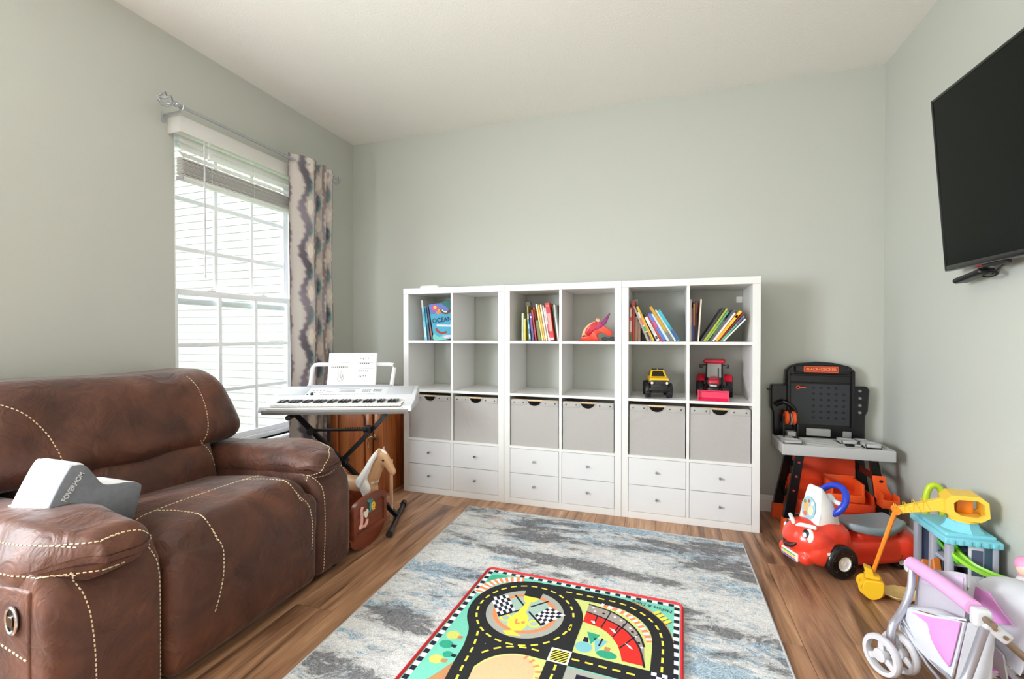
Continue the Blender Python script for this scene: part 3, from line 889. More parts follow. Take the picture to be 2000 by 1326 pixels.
# ------------------------------------------------------------------ leg pillow with printed side
PO = (-1.83, 0.98, 0.55)   # built with its lowest edge on the seat, leaning on the arm pad
pil = thing('leg_pillow', 'white contoured foam pillow with a lettered grey side on the recliner', 'pillow', PO)
prof = smooth_path([(0.868, 0.606, 0), (0.874, 0.590, 0), (0.99, 0.555, 0), (1.092, 0.488, 0), (1.114, 0.490, 0), (1.140, 0.586, 0), (1.134, 0.612, 0), (1.10, 0.628, 0), (1.06, 0.634, 0), (1.02, 0.646, 0),
                    (0.992, 0.690, 0), (0.970, 0.724, 0), (0.945, 0.733, 0), (0.922, 0.722, 0)], 5, closed=True)
prof = [(p.x, p.y) for p in prof]
m_pw = mat('white_knit', (238, 238, 242), 0.8, bump=(300, 0.2)); m_pg = mat('grey_knit', (112, 115, 122), 0.85, bump=(400, 0.25), var=(60, (122, 125, 132)))
obj('foam_body', B().prism(prof, -1.935, -1.755, YZ, bev=0.014), m_pw, pil, 60, loc=PO)
cyp, czp = 0.995, 0.635
ins = [(cyp+(a-cyp)*0.965, czp+(b_-czp)*0.93) for a, b_ in prof]
obj('grey_side', B().prism(ins, -1.760, -1.751, YZ, bev=0.003), m_pg, pil, 60, loc=PO)
obj('edge_groove', B().tube(smooth_path([(-1.865, 0.921, 0.700), (-1.860, 0.903, 0.672), (-1.855, 0.885, 0.642)], 6), 0.006, 8), m_pw, pil, 60, loc=PO)
Mx = frame(Vector((-1.7496, 0.936, 0.662))-Vector(PO), (0, 0.56, 0.83), z=(1, 0, 0))
text('lettering', 'FOVERHOM', 0.020, Mx, mat('pale_print', (225, 225, 228), 0.7), pil, 0.0006, sx=0.85, bold=0.0004)
# ------------------------------------------------------------------ cube shelving units
SX0, SYF, SW, SH, SD = -1.8039, 2.9445, 0.775, 1.47, 0.39
FO, FI = 0.042, 0.017
CWD = (SW-2*FO-FI)/2          # cell width
CHT = (SH-2*FO-3*FI)/4        # cell height
m_sh = mat('white_laminate', (226, 225, 224), 0.38)
m_dr = mat('white_drawer_front', (220, 220, 222), 0.35)
m_knob = mat('satin_steel', (176, 176, 180), 0.3, 0.9)
def zrow(r): return FO+r*(CHT+FI)          # floor of row r counted from the bottom
def xcol(c): return FO+c*(CWD+FI)
ulab = ('white cube shelf unit beside the keyboard, OCEANS book on top row', 'middle white cube shelf unit, the one holding the unicorn head', 'white cube shelf unit next to the workbench, holding truck and tractor')
drawer0 = None
units = []
for k in range(3):
    u = thing('shelf_unit', ulab[k], 'shelf unit', (SX0+k*SW, SYF, 0), group='cube shelf units along the back wall')
    units.append(u)
    g = 0.0008
    obj('side_board', B().box(g, FO, 0, SD, 0, SH-FO, 0.0012), m_sh, u); obj('side_board', B().box(SW-FO, SW-g, 0, SD, 0, SH-FO, 0.0012), m_sh, u)
    obj('top_board', B().box(g, SW-g, -0.001, SD, SH-FO+0.0005, SH, 0.0012), m_sh, u)
    obj('bottom_board', B().box(FO+0.0003, SW-FO-0.0003, 0, SD, 0, FO, 0.0012), m_sh, u)
    for r in (1, 2, 3):
        obj('shelf_board', B().box(FO, SW-FO, 0.001, SD, zrow(r)-FI, zrow(r), 0.0008), m_sh, u)
    for r in range(4):
        obj('divider', B().box(xcol(1)-FI, xcol(1), 0.0015, SD, zrow(r), zrow(r)+CHT, 0.0008), m_sh, u)
    for c in (0, 1):
        for j in (0, 1):
            x0, x1 = xcol(c)+0.002, xcol(c)+CWD-0.002
            hh = (CHT-0.007)/2
            z0 = zrow(0)+0.002+j*(hh+0.003)
            d = obj('drawer', B().box(x0, x1, 0.001, 0.017, z0, z0+hh, 0.001).box(x0+0.01, x1-0.01, 0.017, 0.36, z0+0.01, z0+hh-0.02), m_dr, u)
            cx, cz = (x0+x1)/2, z0+hh*0.53
            obj('knob', B().cyl((cx, 0.001, cz), (cx, -0.012, cz), 0.0042, n=12).cyl((cx, -0.012, cz), (cx, -0.021, cz), 0.0066, 0.0078, n=14), m_knob, d, 40)
    # wall brackets in the top corners
    for (xb, c) in ((xcol(0)+0.002, 0), (xcol(1)+CWD-0.037, 1)):
        obj('wall_bracket', B().box(xb, xb+0.035, SD-0.030, SD-0.002, zrow(3)+CHT-0.085, zrow(3)+CHT-0.045, 0.002), mat('bracket_white', (228, 226, 220), 0.5), u, 40)

# ------------------------------------------------------------------ fabric bins
def linen():
    m = bpy.data.materials.new('grey_linen'); m.use_nodes = True
    nt = m.node_tree; N = nt.nodes.new; Lk = nt.links.new; p = nt.nodes['Principled BSDF']
    tc = N('ShaderNodeTexCoord'); oi = N('ShaderNodeObjectInfo')
    mp = N('ShaderNodeMapping'); mp.inputs['Scale'].default_value = (260, 260, 900); Lk(tc.outputs['Object'], mp.inputs[0])
    n1 = N('ShaderNodeTexNoise'); n1.inputs['Scale'].default_value = 1; n1.inputs['Detail'].default_value = 2; Lk(mp.outputs[0], n1.inputs['Vector'])
    mp2 = N('ShaderNodeMapping'); mp2.inputs['Scale'].default_value = (900, 900, 220); Lk(tc.outputs['Object'], mp2.inputs[0])
    n2 = N('ShaderNodeTexNoise'); n2.inputs['Scale'].default_value = 1; n2.inputs['Detail'].default_value = 2; Lk(mp2.outputs[0], n2.inputs['Vector'])
    a = N('ShaderNodeMath'); Lk(n1.outputs['Fac'], a.inputs[0]); Lk(n2.outputs['Fac'], a.inputs[1])
    r = N('ShaderNodeMapRange'); r.inputs[1].default_value = 0.7; r.inputs[2].default_value = 1.3; Lk(a.outputs[0], r.inputs[0])
    mx = N('ShaderNodeMix'); mx.data_type = 'RGBA'; mx.inputs[6].default_value = rgb(158, 154, 152); mx.inputs[7].default_value = rgb(190, 187, 184)
    Lk(r.outputs[0], mx.inputs[0]); Lk(mx.outputs[2], p.inputs['Base Color'])
    p.inputs['Roughness'].default_value = 0.85; p.inputs['Specular IOR Level'].default_value = 0.2
    v = N('ShaderNodeVectorMath'); v.operation = 'ADD'; Lk(tc.outputs['Object'], v.inputs[0])
    cbx = N('ShaderNodeCombineXYZ'); ml = N('ShaderNodeMath'); ml.operation = 'MULTIPLY'; ml.inputs[1].default_value = 20; Lk(oi.outputs['Random'], ml.inputs[0]); Lk(ml.outputs[0], cbx.inputs[0]); Lk(cbx.outputs[0], v.inputs[1])
    n3 = N('ShaderNodeTexNoise'); n3.inputs['Scale'].default_value = 8; n3.inputs['Detail'].default_value = 1.5; n3.inputs['Distortion'].default_value = 0.8; Lk(v.outputs[0], n3.inputs['Vector'])
    b2 = N('ShaderNodeBump'); b2.inputs['Strength'].default_value = 0.5; b2.inputs['Distance'].default_value = 0.012; Lk(n3.outputs['Fac'], b2.inputs['Height'])
    Lk(b2.outputs['Normal'], p.inputs['Normal'])
    return m
m_lin = linen(); m_dow = mat('pale_dowel', (216, 186, 150), 0.5); m_riv = mat('rivet', (96, 86, 80), 0.4, 0.6); m_hem = mat('hem_linen', (176, 173, 171), 0.85, bump=(500, 0.2))
def make_bin():
    w, hgt, d = 0.325, 0.309, 0.35
    t = thing('fabric_bin', '', 'bin')
    notch = [(0.045*math.cos(a), 0.0+0.034*math.sin(a)) for a in [PI+PI*k/14 for k in range(15)]]
    poly = [(-w/2, 0), (w/2, 0), (w/2, hgt), (0.052, hgt)]+[(x, hgt-0.006+y) for x, y in reversed(notch)]+[(-0.052, hgt), (-w/2, hgt)]
    obj('front_panel', B().prism(poly, -0.008, 0.0, XZ @ T(0, 0, 0)), m_lin, t, 40)
    b = B()
    b.box(-w/2, -w/2+0.004, 0.008, d, 0.0, hgt); b.box(w/2-0.004, w/2, 0.008, d, 0, hgt); b.box(-w/2, w/2, d-0.004, d, 0, hgt); b.box(-w/2, w/2, 0.008, d, 0, 0.004)
    obj('fabric_body', b, m_lin, t)
    for s in (-1, 1):
        x0, x1 = sorted((s*0.055, s*(w/2-0.002)))
        obj('hem_flap', B().box(x0, x1, -0.0032, -0.0002, hgt-0.036, hgt-0.001, 0.0012), m_hem, t, 40)
        for q in (0.075, 0.140):
            obj('rivet', B().cyl((s*q, -0.003, hgt-0.018), (s*q, -0.0052, hgt-0.018), 0.005, 0.0042, n=10), m_riv, t, 40)
    obj('dowel', B().cyl((-0.155, 0.010, hgt-0.004), (0.155, 0.010, hgt-0.004), 0.0065, n=12), m_dow, t, 40)
    obj('trim_cord', B().tube([(x, -0.001, hgt-0.006+y) for x, y in notch], 0.0022, 6), m_hem, t, 60)
    return t
bin0 = None
blab = ('grey fabric bin partly hidden behind the keyboard end', 'grey fabric bin with teal things inside, right column of the first unit', 'grey fabric bin below the tilted storybooks of the middle unit',
        'grey fabric bin two cells below the unicorn head', 'grey fabric bin right under the yellow truck', 'grey fabric bin right under the red tractor')
for k in range(3):
    for c in (0, 1):
        o = bin0 if bin0 else None
        if bin0 is None: bin0 = make_bin(); o = bin0
        else: o = dup(bin0)
        o.location = (SX0+k*SW+xcol(c)+CWD/2, SYF+0.010, zrow(1)+0.0005)
        tag(o, blab[k*2+c], 'bin', 'fabric bins in the shelf units')
tl = obj('folded_cloth', B().add(*rbox_vf(0.12, 0.10, 0.12, 0.04, 3, 3), M=T(SX0+xcol(1)+CWD/2, SYF+0.19, zrow(1)+0.128)), mat('teal_cloth', (60, 120, 124), 0.8, bump=(30, 0.6)), smooth=60)
tag(tl, 'teal cloth inside the second bin from the keyboard', 'cloth')

# ------------------------------------------------------------------ books
m_page = mat('book_pages', (232, 226, 212), 0.8, bump=(900, 0.15))
mats = {}
def cmat(c, rough=0.4):
    k = tuple(c)+(rough,)
    if k not in mats: mats[k] = mat('cover_%02x%02x%02x' % tuple(c), c, rough)
    return mats[k]
def book(x, z, yf, t, h, d, lean, col, label, group, band=None, yaw=0, bands=None):
    """x = the pivot corner on the shelf floor; lean in degrees, positive = top leans to the right"""
    t = max(t, 0.005)
    M = T(x, yf, z) @ R('Z', yaw) @ R('Y', lean)
    if lean >= 0: M = M @ T(-t, 0, 0) if lean > 0.1 else M
    o = thing('book', label, 'book', M=M, group=group)
    cv = 0.0014
    b = B().box(0, cv, 0.0, d, 0, h, 0.0004).box(t-cv, t, 0.0, d, 0, h, 0.0004).box(cv*0.5, t-cv*0.5, 0, cv, 0, h, 0.0003)
    obj('cover', b, cmat(col), o)
    obj('pages', B().box(cv, t-cv, cv+0.0005, d-0.004, 0.003, h-0.003), m_page, o)
    if band:
        for (z0, z1, c2) in band:
            obj('spine_print', B().box(t*0.12, t*0.88, -0.0004, 0.0004, h*z0, h*z1), cmat(c2), o)
    return o
ORD = ('first', 'second', 'third', 'fourth', 'fifth', 'sixth', 'seventh', 'eighth', 'ninth', 'tenth', 'eleventh', 'twelfth', 'thirteenth', 'fourteenth', 'fifteenth', 'sixteenth', 'seventeenth', 'eighteenth')
Zt = zrow(3)+0.0006
def row(cellx, specs, group, where):
    for i, s in enumerate(specs):
        (x, t, h, lean, col, desc, yoff, d) = s[:8]
        band = s[8] if len(s) > 8 else None
        book(cellx+x, Zt, SYF+yoff, t, h, d, lean, col, desc+', '+ORD[i]+' from left in '+where, group, band)
# middle unit, left cell: storybooks leaning to the left (pivot at the lower left corner)
q = lambda zx: (zx-113)/2390.0
W_ = (240, 238, 232)
mid = [
 (q(238), 0.0135, 0.190, 0, (196, 206, 176), 'pale green upright picture book', 0.10, 0.2),
 (q(283), 0.0125, 0.152, 0, (214, 196, 70), 'short yellow upright paperback', 0.09, 0.2),
 (q(319), 0.009, 0.240, -1.0, (176, 166, 40), 'tall thin olive-yellow book', 0.13, 0.2),
 (q(352), 0.009, 0.195, -3.0, (92, 120, 62), 'thin green pattern book', 0.11, 0.2, [(0.5, 0.95, W_)]),
 (q(384), 0.011, 0.150, -6, (58, 116, 168), 'short blue book', 0.08, 0.18, [(0.1, 0.3, W_), (0.55, 0.75, (150, 200, 220))]),
 (q(424), 0.015, 0.190, -6.5, (106, 58, 128), 'purple spined book', 0.09, 0.2, [(0.82, 0.88, W_), (0.1, 0.35, (60, 40, 90))]),
 (q(470), 0.011, 0.212, -8, (176, 36, 60), 'crimson slanted book', 0.10, 0.2),
 (q(505), 0.009, 0.232, -9, (186, 72, 48), 'brick red thin book', 0.12, 0.2, [(0.55, 0.9, (120, 70, 50))]),
 (q(532), 0.019, 0.140, -9, (104, 112, 38), 'short thick olive green book', 0.09, 0.18),
 (q(590), 0.010, 0.252, -10.5, (236, 230, 204), 'tall cream spined book', 0.09, 0.2, [(0.05, 0.85, (226, 204, 110))]),
 (q(618), 0.011, 0.244, -10.5, (232, 178, 44), 'bright yellow thin book', 0.095, 0.2),
 (q(650), 0.010, 0.250, -10, (244, 236, 214), 'ivory paged thin book', 0.10, 0.2),
 (q(680), 0.008, 0.242, -9.5, (238, 232, 226), 'white spined thin book', 0.11, 0.2),
 (q(706), 0.009, 0.228, -9, (206, 214, 224), 'pale blue and red speckled book', 0.10, 0.2, [(0.1, 0.5, (206, 66, 60)), (0.2, 0.3, W_)]),
 (q(740), 0.027, 0.256, -8.5, (196, 30, 36), 'thick glossy red storybook', 0.075, 0.22, [(0.25, 0.72, (226, 150, 140)), (0.03, 0.08, W_), (0.9, 0.94, (220, 120, 110))]),
 (q(812), 0.010, 0.236, -7.5, (86, 138, 108), 'sea green thin book', 0.12, 0.2),
 (q(842), 0.010, 0.246, -7.0, (228, 232, 224), 'white and grey picture book', 0.10, 0.2, [(0.6, 0.95, (170, 190, 186))]),
 (q(878), 0.010, 0.250, -4.0, (74, 34, 44), 'dark maroon book', 0.15, 0.2)]
row(SX0+SW+xcol(0), mid, 'storybooks in the middle unit', "the middle unit's book row")
# third unit, left cell
q = lambda zx: (zx-108)/2400.0
lft = [
 (q(112), 0.0155, 0.216, 0, (206, 74, 56), 'red white and green spined upright book', 0.05, 0.2, [(0.02, 0.22, (70, 130, 60)), (0.28, 0.6, (226, 210, 200)), (0.7, 0.95, (220, 200, 190))]),
 (q(152), 0.015, 0.256, 0, (186, 58, 44), 'tall red upright book', 0.07, 0.2),
 (q(192), 0.016, 0.158, 0, (176, 162, 142), 'short beige upright book', 0.09, 0.18),
 (q(234), 0.016, 0.126, 0, (136, 96, 70), 'small brown upright book', 0.07, 0.16),
 (q(366), 0.012, 0.232, -21, (66, 66, 74), 'charcoal edged large slanting book', 0.05, 0.22, [(0.0, 1.0, (160, 156, 146))]),
 (q(398), 0.017, 0.195, -23, (226, 198, 176), 'multicoloured orange and green slanting book', 0.05, 0.2, [(0.02, 0.3, (60, 60, 66)), (0.34, 0.5, (84, 150, 70)), (0.55, 0.8, (206, 120, 60))]),
 (q(442), 0.014, 0.236, -24.5, (236, 186, 40), 'yellow and black slanting book', 0.06, 0.2, [(0.75, 0.9, (190, 190, 60))]),
 (q(482), 0.011, 0.190, -26, (40, 36, 54), 'black slanting book', 0.10, 0.2),
 (q(512), 0.017, 0.166, -27, W_, 'white slanting book with black lettering', 0.05, 0.18, [(0.08, 0.2, (60, 60, 60)), (0.3, 0.7, (190, 190, 190))]),
 (q(562), 0.012, 0.176, -28, (206, 76, 50), 'vermilion slanting book', 0.06, 0.18),
 (q(598), 0.020, 0.192, -29, (110, 86, 176), 'violet and blue printed slanting book', 0.05, 0.18, [(0.1, 0.45, (70, 120, 190)), (0.5, 0.7, (196, 80, 130)), (0.75, 0.95, (90, 120, 200))]),
 (q(656), 0.014, 0.194, -30.5, (186, 216, 232), 'icy blue slanting book', 0.05, 0.19),
 (q(700), 0.018, 0.246, -31, (176, 132, 36), 'tall ochre slanting book', 0.05, 0.2, [(0.02, 0.25, (90, 110, 130)), (0.3, 0.98, (196, 150, 44))]),
 (q(754), 0.012, 0.224, -31.5, (232, 234, 226), 'tall white slanting book', 0.06, 0.2),
 (q(792), 0.019, 0.222, -32, (46, 150, 176), 'turquoise and navy slanting book', 0.05, 0.2, [(0.02, 0.35, (50, 76, 140)), (0.5, 0.95, (60, 176, 196))])]
row(SX0+2*SW+xcol(0), lft, 'books above the yellow truck', 'row above yellow truck')
# third unit, right cell (leaning right: pivot at the lower right corner)
q = lambda zx: (zx-976)/2611.0
rgt = [
 (q(984), 0.009, 0.256, 0, (232, 222, 218), 'white thin upright book', 0.05, 0.2),
 (q(1012), 0.009, 0.204, 0, (110, 40, 58), 'burgundy thin upright book', 0.06, 0.2, [(0.05, 0.5, (50, 80, 160))]),
 (q(1038), 0.011, 0.244, 0, (52, 66, 96), 'navy book with yellow top', 0.09, 0.2, [(0.6, 0.95, (206, 160, 50)), (0.4, 0.6, (226, 130, 60))]),
 (q(1070), 0.011, 0.250, 0, (168, 40, 36), 'red and black upright book', 0.10, 0.2, [(0.05, 0.7, (40, 36, 36))]),
 (q(1120), 0.008, 0.256, 3.5, (226, 214, 200), 'cream paged book tilted slightly', 0.05, 0.2),
 (q(1172), 0.013, 0.232, 32, (52, 56, 58), 'dark grey right-leaning book', 0.05, 0.22),
 (q(1206), 0.011, 0.229, 33, (166, 178, 56), 'lime right-leaning book', 0.045, 0.2),
 (q(1238), 0.011, 0.212, 34, (96, 166, 136), 'mint right-leaning book', 0.05, 0.2, [(0.0, 0.5, (150, 180, 70))]),
 (q(1268), 0.010, 0.165, 34.5, (52, 66, 46), 'dark green right-leaning book', 0.06, 0.2, [(0.3, 0.9, (120, 150, 60))]),
 (q(1304), 0.012, 0.225, 35, (88, 92, 104), 'slate grey right-leaning book', 0.06, 0.2),
 (q(1334), 0.010, 0.204, 35.5, (240, 228, 230), 'pinkish white right-leaning book', 0.05, 0.2),
 (q(1384), 0.016, 0.220, 37, (238, 170, 36), 'orange and yellow right-leaning book', 0.045, 0.2, [(0.55, 0.98, (240, 200, 70)), (0.78, 0.86, (90, 80, 40))]),
 (q(1414), 0.008, 0.212, 38.5, (160, 30, 46), 'ruby thin right-leaning book', 0.055, 0.2),
 (q(1448), 0.010, 0.190, 40, (84, 166, 146), 'jade right-leaning book', 0.05, 0.2, [(0.7, 0.95, (90, 70, 160))]),
 (q(1478), 0.008, 0.176, 42, (238, 234, 222), 'off-white right-leaning book', 0.05, 0.2)]
row(SX0+2*SW+xcol(1), rgt, 'books above the red tractor', 'row above red tractor')
# first unit, left cell
cx0 = SX0+xcol(0)
G1 = 'large picture books in the first unit'
book(cx0+0.078, Zt, SYF+0.10, 0.014, 0.298, 0.24, -6, (222, 220, 214), 'tall off-white magazine leaning at the cell wall beside OCEANS', G1)
book(cx0+0.104, Zt, SYF+0.06, 0.016, 0.240, 0.22, -6.5, (92, 176, 206), 'light blue picture book next to the off-white magazine', G1, [(0.1, 0.4, (170, 220, 230)), (0.6, 0.85, (60, 140, 180))])
book(cx0+0.126, Zt, SYF+0.07, 0.013, 0.252, 0.22, -8, (40, 96, 140), 'dark blue and teal book squeezed in behind OCEANS', G1, [(0.05, 0.3, (120, 90, 70)), (0.5, 0.8, (60, 160, 170))])
book(cx0+0.146, Zt, SYF+0.075, 0.012, 0.258, 0.22, -9, (36, 52, 76), 'navy book touching the OCEANS cover', G1, [(0.1, 0.4, (130, 80, 60))])
oc = thing('picture_book', 'large turquoise picture book titled OCEANS facing the room', 'book', M=T(cx0+0.176, SYF+0.060, Zt) @ R('Z', 26) @ R('Y', -8.5))
bw, bh = 0.165, 0.262
ccv = cmat((70, 164, 196), 0.3)
obj('cover', B().box(0, bw, -0.0012, 0.0, 0, bh, 0.0004).box(0, bw, 0.0115, 0.0127, 0, bh, 0.0004).box(0, 0.0012, 0, 0.0127, 0, bh, 0.0004), ccv, oc)
obj('pages', B().box(0.0015, bw-0.004, 0.0002, 0.0113, 0.002, bh-0.002), m_page, oc)
def patch(name, poly, col, lift, par=oc, M=None):
    return obj(name, B().prism(poly, 0.0012+lift-0.0002, 0.0012+lift, (M or Matrix.Identity(4)) @ XZ), cmat(col, 0.3), par)
patch('cover_art', rrect(0.0, bw, 0.19, bh, 0.002), (96, 120, 190), 0.0002)
patch('cover_art', smooth_pts := [(p.x, p.y) for p in smooth_path([(0.09, bh, 0), (bw, bh, 0), (bw, 0.12, 0), (0.15, 0.17, 0), (0.13, 0.22, 0)], 4, True)], (46, 110, 110), 0.0004)
patch('cover_art', circ(0.040, 0.232, 0.024, 0.022), (206, 86, 130), 0.0005); patch('cover_art', circ(0.042, 0.236, 0.011), (246, 196, 90), 0.0007)
patch('cover_art', circ(0.062, 0.197, 0.016, 0.013), (236, 130, 60), 0.0006); patch('cover_art', circ(0.068, 0.212, 0.009), (244, 160, 60), 0.0008)
def arcpoly(cx, cy, r0, r1, a0, a1, n=12): return circ(cx, cy, r1, r1, n, a0, a1)+circ(cx, cy, r0, r0, n, a1, a0)
patch('cover_art', arcpoly(0.118, 0.222, 0.026, 0.046, 190, 330), (104, 52, 40), 0.0008); patch('cover_art', arcpoly(0.118, 0.222, 0.026, 0.034, 200, 280), (236, 226, 210), 0.0010)
patch('cover_art', [(0.035, 0.098), (bw, 0.075), (bw, 0.090), (0.035, 0.112)], (226, 220, 240), 0.0008)
patch('cover_art', arcpoly(0.075, 0.092, 0.040, 0.056, 190, 300), (150, 60, 60), 0.0008)
patch('cover_art', [(p.x, p.y) for p in smooth_path([(0.005, 0.0, 0), (0.005, 0.05, 0), (0.04, 0.02, 0), (0.08, 0.035, 0), (0.12, 0.015, 0), (bw, 0.025, 0), (bw, 0, 0)], 3, True)], (120, 196, 190), 0.0004)
patch('cover_art', circ(0.10, 0.016, 0.03, 0.010), (226, 200, 220), 0.0006)
text('title', 'OCEANS', 0.046, T(0.088, -0.0030, 0.138) @ R('X', 90), cmat((16, 44, 92), 0.4), oc, 0.0004, sx=0.88, bold=0.0008)

# ------------------------------------------------------------------ small things on the shelves
b = B().add(*rbox_vf(0.078, 0.055, 0.016, 0.014, 3, 2), M=T(-1.655, SYF+0.16, SH+0.0165))
b.deform(lambda x, y, z: (-1.655+(x+1.655)*(1-0.10*max(0, (z-SH-0.016)/0.016)), y, z))
ro = obj('router_box', b, WHITE, smooth=50)
tag(ro, 'small white plastic device lying on top of the first shelf unit', 'device')

# unicorn head cut from layered board
uo = thing('unicorn_head', 'red and orange unicorn head figure with purple horn on shelf', 'figurine', (SX0+SW+xcol(1)+0.19, SYF+0.17, zrow(3)))
def uz(zx, zy): return ((zx-1440)/2250.0, (1028-zy)/2250.0)
def upart(name, pts, col, th, y, sm=4, rough=0.35):
    P = [uz(*p) for p in pts]
    if sm: P = [(p.x, p.y) for p in smooth_path([(a, c, 0) for a, c in P], sm, True)]
    return obj(name, B().prism(P, -y, -y+th, XZ, bev=0.003), mat('toy_'+name, col, rough), uo, 45)
upart('stand', [(1195, 1020), (1240, 1012), (1490, 1010), (1545, 1020), (1500, 1028), (1230, 1028)], (226, 66, 44), 0.05, 0.025, 0)
upart('head', [(1240, 1010), (1245, 950), (1290, 850), (1370, 770), (1460, 735), (1530, 760), (1590, 810), (1650, 850), (1690, 890), (1695, 925), (1668, 952), (1630, 945), (1590, 915), (1530, 905), (1480, 925), (1478, 965), (1500, 1010), (1370, 1014)], (236, 78, 54), 0.030, 0.015)
upart('mane', [(1250, 975), (1255, 900), (1300, 820), (1370, 760), (1450, 735), (1450, 760), (1390, 790), (1330, 850), (1300, 920), (1330, 960), (1285, 945)], (240, 176, 130), 0.036, 0.018, 3)
upart('mane_hair', [(1300, 910), (1320, 840), (1370, 790), (1440, 745), (1490, 750), (1470, 830), (1420, 880), (1370, 940), (1330, 945)], (196, 24, 44), 0.042, 0.021, 3)
upart('cheek', [(1450, 860), (1450, 790), (1510, 750), (1570, 790), (1530, 830), (1490, 850)], (172, 54, 110), 0.040, 0.020, 3)
upart('horn', [(1520, 755), (1560, 720), (1658, 608), (1664, 622), (1600, 770), (1560, 800)], (150, 60, 120), 0.026, 0.013, 0)
upart('forelock', [(1450, 715), (1470, 680), (1480, 705), (1500, 680), (1505, 705), (1525, 690), (1515, 735), (1490, 750)], (246, 190, 150), 0.034, 0.017, 0)
sg = thing('sunglasses', 'dark folded sunglasses lying beside the unicorn head', 'sunglasses', (SX0+SW+xcol(1)+0.296, SYF+0.055, zrow(3)+0.001))
m_len = mat('dark_lens', (34, 28, 32), 0.15)
for x in (-0.028, 0.022):
    obj('lens', B().prism([(p[0]+x, p[1]+0.014) for p in circ(0, 0, 0.021, 0.012, 20)], -0.0015, 0.0015, XZ, bev=0.0005), m_len, sg, 40)
obj('frame', B().tube([(-0.028+0.0215*math.cos(t), 0, 0.014+0.0125*math.sin(t)) for t in [2*PI*k/20 for k in range(20)]], 0.0018, 6, True)
    .tube([(0.022+0.0215*math.cos(t), 0, 0.014+0.0125*math.sin(t)) for t in [2*PI*k/20 for k in range(20)]], 0.0018, 6, True).cyl((-0.008, 0, 0.018), (0.002, 0, 0.018), 0.002, n=8), BLACK, sg, 60)
obj('temple', B().tube([(-0.049, 0.001, 0.018), (-0.045, 0.010, 0.016), (0.02, 0.018, 0.010)], 0.0018, 6), BLACK, sg, 60)
obj('temple', B().tube([(0.0425, 0.001, 0.018), (0.040, 0.014, 0.016), (-0.02, 0.026, 0.010)], 0.0018, 6), BLACK, sg, 60)

def wheel(par, c, ax, r, w, hub, m_t, m_h, lugs=0, lug=0.004):
    """tyre with hub on axis ax at c"""
    M = frame(c, Vector(ax).orthogonal(), z=ax)
    t = obj('wheel', B().lathe([(r*0.5, -w/2), (r*0.86, -w/2), (r*0.97, -w*0.36), (r, -w*0.2), (r, w*0.2), (r*0.97, w*0.36), (r*0.86, w/2), (r*0.5, w/2)], 28, M, cap=False), m_t, par, 40)
    obj('hub', B().lathe([(0.001, w*0.40), (r*hub*0.35, w*0.44), (r*hub*0.4, w*0.36), (r*hub*0.9, w*0.42), (r*hub, w*0.50), (r*0.52, w*0.46), (r*0.52, -w*0.46), (0.001, -w*0.40)], 24, M), m_h, t, 40)
    if lugs:
        b = B()
        for k in range(lugs):
            a = 2*PI*k/lugs
            for s in (-1, 1):
                b.box(-lug*0.7, lug*0.7, s*w*0.05-w*0.22, s*w*0.05+w*0.22, r-0.002, r+lug, 0.0008, M=M @ R('Z', math.degrees(a)+s*4) @ frame((0, 0, 0), (0, 1, 0), z=(1, 0, 0)) @ T(0, s*w*0.22, 0) @ R('Z', s*20))
        obj('tread', b, m_t, t)['kind'] = 'stuff'
    return t
m_tyre = mat('toy_tyre', (26, 26, 28), 0.6)
# yellow truck, nose to the room, turned a little
tk = thing('toy_truck', 'yellow and black toy monster truck with knobbly tyres', 'toy truck', (SX0+2*SW+xcol(0)+0.168, SYF+0.155, zrow(2)+0.0005), rotz=7)
m_y = mat('truck_yellow', (238, 188, 26), 0.3); m_gl = mat('truck_glass', (44, 40, 30), 0.12)
for sx in (-1, 1):
    for sy in (-1, 1): wheel(tk, (sx*0.064, sy*0.075, 0.037), (sx, 0, 0), 0.034, 0.034, 0.6, m_tyre, BLACK, 14, 0.003)
obj('chassis', B().box(-0.045, 0.045, -0.12, 0.12, 0.035, 0.062, 0.006).cyl((-0.06, -0.075, 0.037), (0.06, -0.075, 0.037), 0.008).cyl((-0.06, 0.075, 0.037), (0.06, 0.075, 0.037), 0.008)
    .box(-0.05, 0.05, -0.128, -0.112, 0.045, 0.085, 0.004), BLACK, tk, 40)
obj('grille', B().box(-0.052, 0.052, -0.122, -0.108, 0.072, 0.112, 0.005).box(-0.040, -0.026, -0.126, -0.120, 0.080, 0.105, 0.002).box(0.026, 0.040, -0.126, -0.120, 0.080, 0.105, 0.002), BLACK, tk, 40)
for k in range(4): obj('grille_bar', B().box(-0.024, 0.024, -0.125, -0.121, 0.077+k*0.008, 0.080+k*0.008, 0.0008), mat('truck_grey', (66, 66, 70), 0.5), tk)
obj('bumper', B().box(-0.060, 0.060, -0.136, -0.122, 0.048, 0.066, 0.005), BLACK, tk, 40)
for s in (-1, 1): obj('head_lamp', B().cyl((s*0.044, -0.122, 0.096), (s*0.044, -0.128, 0.096), 0.008, n=14), mat('lamp_white', (226, 224, 214), 0.2), tk, 40)
obj('hood', B().add([(-0.056, -0.115, 0.105), (0.056, -0.115, 0.105), (0.056, 0.12, 0.105), (-0.056, 0.12, 0.105), (-0.054, -0.112, 0.124), (0.054, -0.112, 0.124), (0.054, 0.118, 0.132), (-0.054, 0.118, 0.132)],
    [(0, 3, 2, 1), (4, 5, 6, 7), (0, 1, 5, 4), (1, 2, 6, 5), (2, 3, 7, 6), (3, 0, 4, 7)]), m_y, tk)
